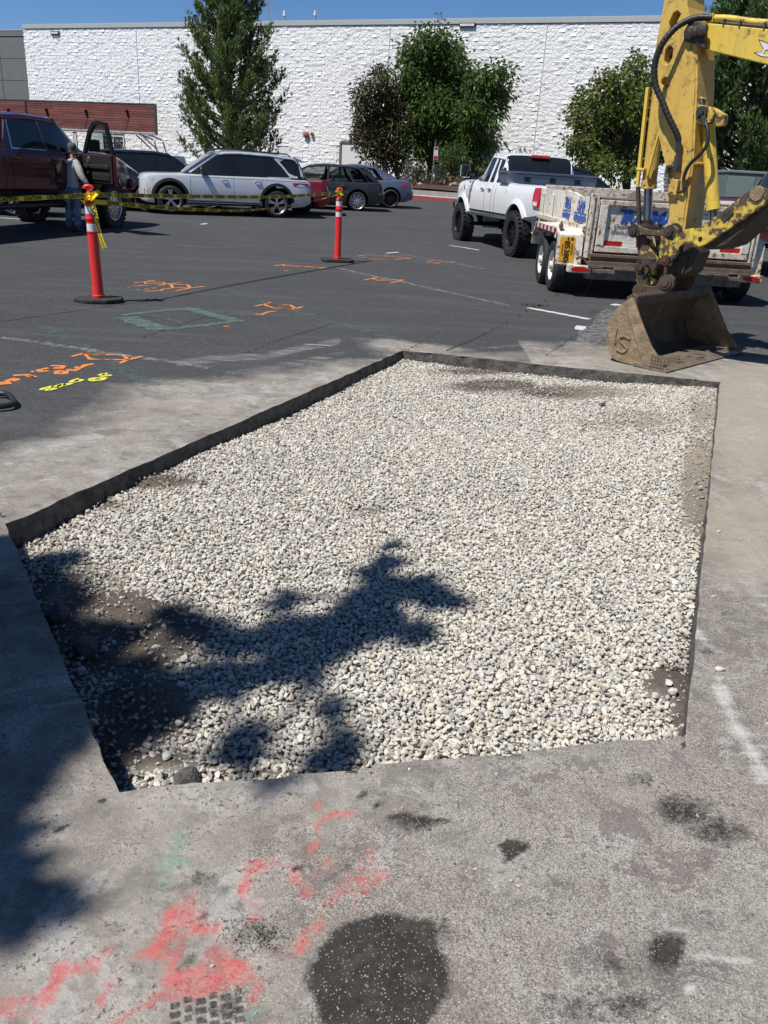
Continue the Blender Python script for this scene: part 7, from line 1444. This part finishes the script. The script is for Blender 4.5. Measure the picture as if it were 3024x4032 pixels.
    shrub('purple_shrub', [(1590, 700, 28), (1625, 705, 26), (1650, 720, 24), (1600, 730, 24), (1640, 740, 22)], 43.0, 1000, .13, .05, 'dark purple leaved shrub under the magnolia, left of the sign post', LM['purple'], (1620, 760))
    shrub('green_shrub', [(1640, 665, 28), (1610, 660, 24), (1665, 680, 22)], 44.2, 700, .12, .06, 'rounded dark green shrub in the shade behind the purple one', LM['shrub'], (1640, 730))
    shrub('young_laurel', [(1628, 735, 12), (1635, 755, 12), (1622, 752, 10)], 41.8, 170, .11, .06, 'small pale green plant at the bed edge beside the saloon tail', LM['broad'], (1628, 770))
    shrub('golden_shrub', [(1800, 725, 18), (1820, 715, 16), (1790, 740, 14), (1825, 735, 16)], 42.3, 420, .10, .04, 'yellow green shrub by a boulder, left of the white pickup mirror', LM['gold'], (1805, 760))
    shrub('dark_vine', [(1770, 640, 36), (1800, 665, 32), (1745, 670, 28), (1830, 670, 26), (1790, 600, 30)], 44.8, 1300, .13, .07, 'ivy like dark shrub climbing between the trunks behind the pink flowers', LM['shrub'], (1780, 720))
    for u, v, r, lab in ((1790, 755, .30, 'grey boulder beside the golden shrub at the bed edge'), (1655, 752, .16, 'small grey stone in the bark left of the sign post')):
        p = at_depth(u, v, 42.0); o = rock_thing('boulder', (u, v), r, MT['conc'], lab, 'boulder', z=0, sub=3); o.location = (p.x, p.y, gz(42) + .05)
plant_trees()
# no-parking sign on its post in the bed
def sign():
    p = at_depth(1504, 757, 41.9); p = at_depth(1697, 752, 41.9); t = thing('parking_sign', (p.x, p.y, gz(41.9) - .1), 0, 'small red and white parking sign on a thin steel post in the bark bed', 'sign')
    mb = MB(); mb.cyl((0, 0, 0), (.05, 0, 2.05), .03, n=8); mb.build('post', MT['steel'], t, smooth=40); mb = MB(); mb.bb(-.0, .20, -.05, -.035, 1.25, 1.80); s = mb.build('sign_board', MT['reflw'], t)
    mb = MB(); mb.bb(.02, .18, -.056, -.0505, 1.68, 1.78); mb.bb(.02, .18, -.056, -.0505, 1.27, 1.42); mb.build('red_band', MT['reflr'], s)
sign()
# ---- tree that stands behind the photographer's left shoulder and throws the shade over the pit; its crown is extended to block sky light
def shade_tree():
    foot = Vector((-6.6, .3, 0)); t = thing('shade_tree', foot, 0, 'tall tree out of frame, shading the pit corner, with added leaves blocking sky light', 'tree'); S = -SUNDIR; C, D, lb = [], [], MB()
    spots = [(90, 2300, 120, 1), (60, 2480, 150, 1.2), (130, 2640, 160, 1.3), (60, 2800, 190, 1.3), (210, 2560, 110, 1.1), (170, 2760, 130, 1.2), (80, 2950, 150, 1.2), (20, 3120, 110, 1.1), (0, 3280, 80, .8), (230, 2900, 80, .9), (20, 2180, 90, 1.1), (-250, 2300, 320, 1), (-300, 2700, 380, 1), (-350, 3100, 300, 1), (-500, 2500, 420, .9), (-60, 2500, 260, 1.2), (-80, 2900, 300, 1.2), (290, 2670, 70, .9),
             (40, 3460, 80, .5), (110, 3540, 80, .5), (210, 3530, 55, .4), (20, 3620, 80, .5), (290, 3600, 40, .25),
             (320, 2430, 100, 1.0), (390, 2580, 120, 1.2), (500, 2620, 120, 1.2), (620, 2610, 110, 1.15), (720, 2590, 100, 1.1), (430, 2700, 120, 1.1), (330, 2600, 90, 1.1), (560, 2690, 90, .9), (820, 2600, 80, .8), (300, 2530, 60, 1),
             (620, 2330, 40, .6), (680, 2370, 55, .8), (760, 2410, 60, .9), (830, 2450, 60, .95), (900, 2460, 65, 1), (980, 2440, 60, 1), (1060, 2420, 60, 1), (1130, 2400, 70, 1.1), (1220, 2400, 75, 1.1), (1310, 2370, 80, 1.1), (1380, 2310, 75, 1.1), (1440, 2260, 75, 1.1), (1500, 2240, 70, 1.1), (1590, 2260, 70, 1.05), (1670, 2290, 50, .9), (1750, 2300, 30, .6), (1800, 2306, 18, .4), (1500, 2150, 45, .9), (1515, 2080, 26, .6), (1420, 2190, 40, .7), (1640, 2220, 40, .6), (1710, 2250, 30, .5),
             (1090, 2280, 38, .9), (1050, 2310, 26, .6), (1600, 2420, 55, .9), (1540, 2410, 40, .7), (1480, 2350, 60, .9), (1000, 2560, 60, .9), (1100, 2520, 70, 1), (1200, 2500, 70, 1), (1300, 2460, 60, .95), (1400, 2420, 55, .9), (900, 2580, 60, .9), (1180, 2580, 40, .6),
             (1250, 2700, 34, .7), (1260, 2760, 30, .6), (1290, 2880, 55, .8), (1210, 2900, 45, .7), (1260, 2950, 40, .6), (1330, 2850, 30, .5), (870, 2820, 50, .85), (930, 2790, 45, .8), (810, 2870, 40, .7), (900, 2880, 45, .6), (300, 2830, 50, .8), (420, 2790, 40, .6), (1100, 3080, 60, .3), (930, 3020, 30, .3)]
    nodes = []
    for i, (u, v, r, k) in enumerate(spots):
        g_ = gp(u, v); h = 6.4 + 1.5 * math.sin(i * 1.3) * (1 if r > 90 else .45); c = g_ + S * (h / S.z); d0 = (g_ - Vector((0, 0, CAMH))).length; rr = r * d0 / FPX * 1.05; nodes.append(c)
        n = int(1500 * k * rr * rr * 3.2 / .10); p = RNG.normal(0, 1, (n, 3)); p /= np.maximum(1e-6, np.linalg.norm(p, axis=1, keepdims=True)); p *= (RNG.random(n) ** .45)[:, None] * rr; C.append(np.array(c)[None] - np.array(foot)[None] + p * np.array([1, 1, 1.3])); D.append(RNG.normal(size=(n, 3)))
    nb = 5200; B_ = np.stack([RNG.uniform(-9, 7, nb), RNG.uniform(-9, -1.9, nb), RNG.uniform(4.6, 8.6, nb)], 1); kk = (B_[:, 1] + (B_[:, 2] * .337) < .35); B_ = B_[kk]; C2 = B_ - np.array(foot)  # big unseen leaves added behind the camera to cut the sky fill
    mb = MB(); hub = Vector((-4.9, .8, 5.2)); mb.tube([(0, 0, -.1), (.1, .1, 2), (.8, .3, 3.8), tuple(hub - foot), tuple(Vector((-4.4, .9, 6.4)) - foot)], [.28, .24, .20, .15, .08], 10); mb.build('trunk', BARK, t, smooth=60)
    for i, c in enumerate(nodes):
        if i % 2 == 0 or spots[i][2] < 60:
            j = min(range(len(nodes)), key=lambda q: (nodes[q] - c).length + (9 if (nodes[q] - hub).length >= (c - hub).length else 0)); b = nodes[j] if (nodes[j] - hub).length < (c - hub).length else hub
            lb.tube([tuple(p) for p in limb(b - foot, c - foot, 3, .08)], [.022, .018, .013, .008], 5, caps=False)
    lb.build('branch', BARK, t); C, D = np.concatenate(C), np.concatenate(D); V, F = leaves_np(C, D, RNG.uniform(.05, .10, len(C)), RNG.uniform(.03, .055, len(C)), .1); V2, F2 = leaves_np(C2, RNG.normal(size=C2.shape), RNG.uniform(.35, .6, len(C2)), RNG.uniform(.25, .4, len(C2)), .1); np_mesh('crown', np.concatenate([V, V2]), np.concatenate([F, F2 + len(V)]), LM['shrub'], parent=t)
shade_tree()
# weeds in the cracks
def weeds():
    for px, n, s, lab in (((2105, 1207), 60, .07, 'small green weed tuft in the asphalt crack near the trailer wheel'), ((2345, 1232), 30, .05, 'tiny weed tuft by the worn white line near the bucket'), ((1010, 3680), 420, .011, 'patch of moss and tiny weeds in the red painted pavement')):
        P = gp(*px); sp = s * (1.2 if px[1] < 2000 else 3.2); C = np.stack([RNG.normal(0, sp, n), RNG.normal(0, sp * .6, n), np.zeros(n)], 1); D = RNG.normal(0, .5, (n, 3)); D[:, 2] = 1; V, F = leaves_np(C, D, RNG.uniform(.4, 1.2, n) * s, RNG.uniform(.1, .2, n) * s, .3); o = np_mesh('weed_tuft', V, F, LM['broad'] if px[1] < 2000 else LM['shrub']); o.location = P; tag(o, lab, 'weed', kind='stuff')
weeds()
# ================================================================== posts, tape, worker, cabinet, small things
MT['postred'] = M('fluorescent_red_plastic', (0.78, 0.035, 0.030), .38, var=.12, vs=10); MT['band'] = M('reflective_white_band', (0.72, 0.73, 0.75), .35, var=.12, vs=30); MT['rubbase'] = M('rubber_base', (0.035, 0.034, 0.030), .85, var=.4, vs=20, bs=60, bstr=.3)
LPOST = gp(390, 1188); RPOST = gp(1328, 1030)
def delineator(P, label, rect, lean=0.0):
    t = thing('delineator_post', P, 0, label, 'traffic post', 'delineator posts holding the tape'); t.rotation_euler = (0, lean, .2)
    mb = MB()
    if rect: mb.prismz([(-.27, -.13), (-.20, -.19), (.20, -.19), (.27, -.13), (.27, .13), (.20, .19), (-.20, .19), (-.27, .13)], 0, .05); 
    else: mb.prismz([(.26 * math.cos(a) * 1.02, .20 * math.sin(a)) for a in [math.pi / 8 + k * math.pi / 4 for k in range(8)]], 0, .045)
    mb.build('base', MT['rubbase'], t, bevel=.012)
    mb = MB(); mb.lathe([(.064, .04), (.066, .07), (.058, .075), (.056, .10), (.052, .70), (.057, .705), (.057, .715), (.0515, .72)], n=24); mb.lathe([(.0515, .79), (.0515, .825), (.056, .832), (.056, .842), (.0515, .85), (.0515, .885)], n=24); mb.lathe([(.0515, .96), (.055, .965), (.055, .985), (.040, 1.0), (.036, 1.005), (.026, 1.02), (.022, 1.09), (.024, 1.10)], n=24); mb.box((0, 0, 1.04), (.072, .02, .09))
    mb.tube([(-.038, 0, 1.125), (-.03, 0, 1.145), (0, 0, 1.15), (.03, 0, 1.145), (.038, 0, 1.125)], .020, 10); mb.box((0, 0, 1.11), (.03, .028, .05)); mb.build('post', MT['postred'], t, smooth=40)
    for a, b in ((.72, .79), (.885, .96)): mb = MB(); mb.lathe([(.0520, a), (.0520, b)], n=24); mb.build('reflective_band', MT['band'], t, smooth=60)
    return t
delineator(LPOST, 'red post with white bands on an octagonal black base, in front of the worker', False, R(-1.2)); delineator(RPOST, 'red post with white bands on a rectangular black base in the middle of the lot', True, 0)
MT['tape'] = M('yellow_tape', (0.80, 0.58, 0.02), .35, var=.12, vs=30); MT['tapeink'] = M('tape_ink', (0.012, 0.012, 0.011), .5)
def tape(name, P, w, label, text=True, twist=0.0, start=.1, roll=0.0):
    """vertical ribbon through points P with CAUTION printed along it"""
    P = curve_pts(P, 10); S = [0]
    for a, b in zip(P[:-1], P[1:]): S.append(S[-1] + (b - a).length)
    def fr(s):
        s = min(max(s, 0), S[-1] - 1e-4); i = max(k for k in range(len(S) - 1) if S[k] <= s); f = (s - S[i]) / (S[i + 1] - S[i]); p = P[i].lerp(P[i + 1], f); t = (P[i + 1] - P[i]).normalized(); up = Vector((0, 0, 1)) if abs(t.z) < .9 else Vector((1, 0, 0)); up = (up - t * up.dot(t)).normalized(); n = t.cross(up); a = roll + twist * s; return p, up * math.cos(a) + n * math.sin(a), n * math.cos(a) - up * math.sin(a)
    mb = MB(); N = int(S[-1] / .08) + 4
    for k in range(N + 1):
        p, up, n = fr(S[-1] * k / N); wv = w * (.5 + .06 * math.sin(k * .9)); mb.v += [tuple(p + up * wv + n * .004 * math.sin(k * 1.1)), tuple(p - up * wv)]
    mb.f = [(2 * k, 2 * k + 1, 2 * k + 3, 2 * k + 2) for k in range(N)]; mb.mi = [0] * N; o = mb.build(name, MT['tape'], None, smooth=180); tag(o, label, 'caution tape', 'lengths of yellow caution tape')
    if text:
        vs, fs = text_geo('CAUTION', w * 1.12, .0022, 0, .95, 'LEFT'); Lw = max(v[0] for v in vs); s = start; mb = MB(); mid = w * .02
        while s + Lw < S[-1]:
            for sg in (1, -1):
                b = len(mb.v)
                for x, y, z in vs: p, up, n = fr(s + (x if sg > 0 else Lw - x)); mb.v.append(tuple(p + up * (y - mid) + n * (.0035 * sg)))
                mb.f += [tuple(b + i for i in f) for f in fs]; mb.mi += [0] * len(fs)
            s += Lw * 1.32
        q = mb.build('lettering', MT['tapeink'], o); q['kind'] = 'stuff'
    return o
KL = LPOST + Vector((-.02, -.03, 1.06)); KR = RPOST + Vector((0, -.03, 1.075))
SL = gp(0, 1270) - Vector((.54, .38, 0)); far = KL + (Vector((SL.x, SL.y, 1.03)) - KL) * 2.6
delineator(Vector((far.x, far.y, 0)), 'red post holding the far end of the tape, outside the picture on the left', False)
tape('caution_tape', [KL, KL.lerp(far, .5) + Vector((0, 0, -.035)), Vector((far.x, far.y, 1.04))], .042, 'yellow caution tape running left from the near post out of the picture', start=.05)
tape('caution_tape', [KL + Vector((.03, 0, .01)), KL.lerp(KR, .33) + Vector((0, 0, -.02)), KL.lerp(KR, .66) + Vector((0, 0, -.035)), KR + Vector((0, 0, .015))], .043, 'upper yellow caution tape stretched nearly level between the two red posts', start=.1)
tape('caution_tape', [KL + Vector((.05, .0, -.055)), KL.lerp(KR, .25) + Vector((0, 0, -.15)), KL.lerp(KR, .5) + Vector((0, 0, -.20)), KL.lerp(KR, .75) + Vector((0, 0, -.15)), KR + Vector((0, 0, -.012))], .043, 'lower yellow caution tape sagging between the two red posts', start=.2, twist=.25)
E1 = [KL + Vector((.05, -.02, -.07)), KL + Vector((.075, -.03, -.22)), KL + Vector((.10, -.03, -.36)), KL + Vector((.14, -.03, -.50))]; tape('caution_tape', E1, .050, 'loose yellow tape end hanging down the right side of the near post', roll=.3, start=.04)
def knot(P, s, label):
    mb = MB()
    for k in range(16):
        a = RNG.uniform(0, 6.28); q = P + Vector((math.cos(a) * .035, math.sin(a) * .035, RNG.normal(0, .02))) * s; d = Vector(RNG.normal(0, .03, 3)) * s; n = Vector(RNG.normal(0, .016, 3)) * s; mb.add([q - d + n, q - d - n, q + d - n * .6, q + d + n], [(0, 1, 2, 3)])
    mb.lathe([(.032 * s, -.028), (.044 * s, -.014), (.046 * s, .01), (.036 * s, .028)], P, 'Z', 10); o = mb.build('tape_knot', MT['tape'], None); tag(o, label, 'tape knot')
knot(KL + Vector((.01, .02, -.02)), 1.15, 'bunched yellow tape knot round the neck of the near red post'); knot(KR + Vector((0, .02, 0)), .8, 'bunched yellow tape knot round the neck of the red post in mid lot')
# ---- worker seen from behind at the open truck door
def skinfig(name, joints, edges, root, mat, parent, sub=2, smooth=True):
    me = bpy.data.meshes.new(name); me.from_pydata([j[0] for j in joints], edges, []); me.materials.append(mat); o = bpy.data.objects.new(name, me); COL.objects.link(o); o.parent = parent; m = o.modifiers.new('skin', 'SKIN'); m.use_smooth_shade = True
    sk = me.skin_vertices[0].data
    for i, j in enumerate(joints): sk[i].radius = (j[1], j[2] if len(j) > 2 else j[1]); sk[i].use_root = (i == root)
    s = o.modifiers.new('sub', 'SUBSURF'); s.levels = sub; s.render_levels = sub; return o
def worker():
    P = gp(288, 902) * .968; P.z = 0; t = thing('person', P, R(-18), 'man in grey hooded sweatshirt and jeans, back turned, by the open truck door', 'person'); s = .91
    V = lambda x, y, z: (x * s, y * s, z * s)
    skin = M('skin', (0.42, 0.24, 0.17), .6, var=.1); hood = M('grey_sweatshirt', (0.50, 0.485, 0.47), .95, var=.25, vs=5, bs=14, bstr=.5, bd=.02); jean = M('blue_denim', (0.060, 0.10, 0.17), .9, var=.5, vs=6, col2=(0.26, 0.33, 0.42), bs=16, bstr=.4, bd=.02); cap = M('grey_beanie', (0.085, 0.095, 0.11), .9, var=.2, bs=60, bstr=.3); boot = M('brown_boot', (0.055, 0.038, 0.026), .7)
    # facing +y (away from the camera), leaning forwards a little; local x is his right
    J = [(V(0, 0, .94), .10, .08), (V(0, .03, 1.15), .10, .08), (V(0, .08, 1.38), .11, .085), (V(0, .12, 1.50), .055, .055), (V(0, .15, 1.58), .055), (V(-.17, .08, 1.42), .05), (V(-.235, .05, 1.14), .042), (V(-.16, .22, 1.02), .032), (V(.17, .08, 1.42), .05), (V(.30, .03, 1.16), .042), (V(.42, .10, .94), .030), (V(-.095, .0, .88), .085), (V(-.085, .03, .48), .058), (V(-.08, -.02, .08), .04), (V(.095, .0, .88), .085), (V(.10, .06, .48), .058), (V(.10, .02, .08), .04)]
    Ed = [(0, 1), (1, 2), (2, 3), (3, 4), (2, 5), (5, 6), (6, 7), (2, 8), (8, 9), (9, 10), (0, 11), (11, 12), (12, 13), (0, 14), (14, 15), (15, 16)]
    skinfig('body', J, Ed, 0, skin, t)
    Hd = [(V(0, .03, .84), .175, .125), (V(0, .03, .95), .175, .125), (V(0, .05, 1.15), .165, .12), (V(0, .08, 1.34), .175, .12), (V(0, .10, 1.44), .11, .09), (V(-.15, .07, 1.40), .088), (V(-.21, .06, 1.28), .078), (V(-.25, .05, 1.12), .068), (V(-.16, .20, 1.03), .05), (V(.15, .07, 1.40), .088), (V(.235, .05, 1.28), .078), (V(.305, .03, 1.14), .066), (V(.40, .09, .975), .048)]
    skinfig('sweatshirt', Hd, [(0, 1), (1, 2), (2, 3), (3, 4), (3, 5), (5, 6), (6, 7), (7, 8), (3, 9), (9, 10), (10, 11), (11, 12)], 1, hood, t)
    skinfig('hood', [(V(-.11, .03, 1.46), .035), (V(-.06, -.045, 1.43), .05, .04), (V(0, -.075, 1.40), .06, .045), (V(.06, -.045, 1.43), .05, .04), (V(.11, .03, 1.46), .035)], [(0, 1), (1, 2), (2, 3), (3, 4)], 2, hood, t)
    skinfig('jeans', [(V(0, .02, .92), .15, .115), (V(-.095, .0, .84), .105), (V(-.09, .02, .65), .09), (V(-.085, .03, .46), .078), (V(-.08, .0, .25), .072), (V(-.08, -.02, .09), .075), (V(.095, .0, .84), .105), (V(.10, .04, .65), .09), (V(.10, .06, .46), .078), (V(.10, .04, .25), .072), (V(.10, .02, .09), .075)], [(0, 1), (1, 2), (2, 3), (3, 4), (4, 5), (0, 6), (6, 7), (7, 8), (8, 9), (9, 10)], 0, jean, t)
    for x, y in ((-.08, -.02), (.10, .02)): skinfig('boot', [(V(x, y - .05, .055), .05, .045), (V(x, y + .06, .05), .05, .042), (V(x, y + .17, .035), .045, .033)], [(0, 1), (1, 2)], 1, boot, t)
    bm = bmesh.new(); bmesh.ops.create_uvsphere(bm, u_segments=20, v_segments=14, radius=.1)
    for v in bm.verts:
        x, y, z = v.co; v.co = Vector((x * .80, y * 1.0 + (.012 if z < -.02 and y > 0 else 0), z * 1.22 - (.0 if y < 0 else .006)))
    me = bpy.data.meshes.new('head'); bm.to_mesh(me); bm.free(); me.materials.append(skin); hd = link('head', me, t, 180); hd.location = V(0, .17, 1.665); hd.rotation_euler = (R(-14), 0, 0); hd.scale = (s, s, s)
    mb = MB(); mb.lathe([(.0, .028), (.014, .02), (.018, 0), (.012, -.022)], (0, .1, -.01), 'Y', 8); mb.build('nose', skin, hd, smooth=60)
    for sg in (1, -1): mb = MB(); mb.lathe([(0, -.012), (.022, -.008), (.026, .004), (.0, .010)], (sg * .083, .0, -.01), 'X', 12); mb.build('ear', skin, hd, smooth=60); mb = MB(); mb.lathe([(0, -.006), (.012, 0), (0, .006)], (sg * .032, .095, .012), 'Y', 8); mb.build('eye', MT['dark'], hd)
    mb = MB(); mb.bb(-.024, .024, .088, .096, -.060, -.052); mb.build('mouth', M('lip', (.3, .12, .1), .6), hd)
    mb = MB(); mb.lathe([(.089, -.008), (.094, .0), (.093, .05), (.080, .09), (.05, .118), (.0, .128)], (0, -.005, .012), 'Z', 24); mb.build('beanie', cap, t if False else hd, smooth=60)
    mb = MB(); mb.lathe([(.086, -.045), (.089, .0)], (0, -.012, .008), 'Z', 24); mb.build('hair', M('short_dark_hair', (.05, .04, .032), .9), hd, smooth=60)
    # hands: palm, four fingers and a thumb each
    for sg, w, d in ((1, Vector(V(.42, .10, .94)), Vector((.45, .15, -.88))), (-1, Vector(V(-.16, .22, 1.02)), Vector((.5, .75, -.25)))):
        d.normalize(); side = d.cross(Vector((0, 1, .2))).normalized(); nn = d.cross(side); jt = [(tuple(w - d * .02), .020), (tuple(w + d * .045), .030, .018)]; ed = [(0, 1)]
        for k, (o, L) in enumerate(((-.030, .070), (-.010, .082), (.010, .078), (.029, .062))): b = len(jt); a = w + d * .075 + side * o; jt += [(tuple(a), .0095), (tuple(a + d * L * .5 - nn * .010), .0088), (tuple(a + d * L - nn * .030), .0075)]; ed += [(1, b), (b, b + 1), (b + 1, b + 2)]
        b = len(jt); a = w + d * .025 + side * -.038; jt += [(tuple(a), .011), (tuple(a + d * .04 - side * .016), .0095)]; ed += [(1, b), (b, b + 1)]; skinfig('hand', jt, ed, 1, skin, t, 1)
worker()
def cabinet():
    p = at_depth(2860, 790, 23.5); t = thing('utility_cabinet', (p.x + 1.35, p.y + .6, G(23.5)), R(-7), 'grey green utility cabinet with a dark louvre beyond the trailer', 'cabinet'); m = M('cabinet_green', (0.135, 0.175, 0.155), .5, var=.15, vs=3); m2 = M('cabinet_green_pale', (0.19, 0.235, 0.215), .5, var=.12)
    mb = MB(); mb.bb(-1.3, 1.5, -.6, .9, 0, 1.86); mb.build('casing', m, t, bevel=.02); mb = MB(); mb.bb(-1.33, 1.53, -.63, .93, 1.86, 1.93); mb.build('lid', m2, t, bevel=.015); mb = MB(); mb.bb(-1.28, -.62, -.622, -.601, .1, 1.78); mb.build('door_panel', m2, t, bevel=.006)
    mb = MB(); mb.bb(-.52, 1.4, -.615, -.601, .5, 1.52); mb.build('louvre_back', MT['dark'], t); fr = MB(); fr.bb(-.58, 1.46, -.66, -.602, 1.53, 1.66); fr.bb(-.58, -.53, -.65, -.602, .45, 1.53); fr.build('louvre_frame', m2, t, bevel=.006)
    for k in range(24): mb = MB(); x = -.50 + k * .08; mb.bb(x, x + .03, -.645, -.616, .5, 1.52); mb.build('louvre_slat', m, t)
cabinet()
def tool_handle():
    a = gp(0, 1572, .02); P = [gp(-40, 1568), gp(0, 1567), gp(34, 1572), gp(58, 1598), gp(48, 1612), gp(0, 1620), gp(-40, 1622)]; mb = MB(); mb.tube(curve_pts([Vector((p.x, p.y, .03)) for p in P], 5), .018, 8); o = mb.build('tool_handle', MT['black'], None, smooth=60); tag(o, 'black looped tool handle lying on the asphalt at the left edge of the picture', 'handle')
tool_handle()
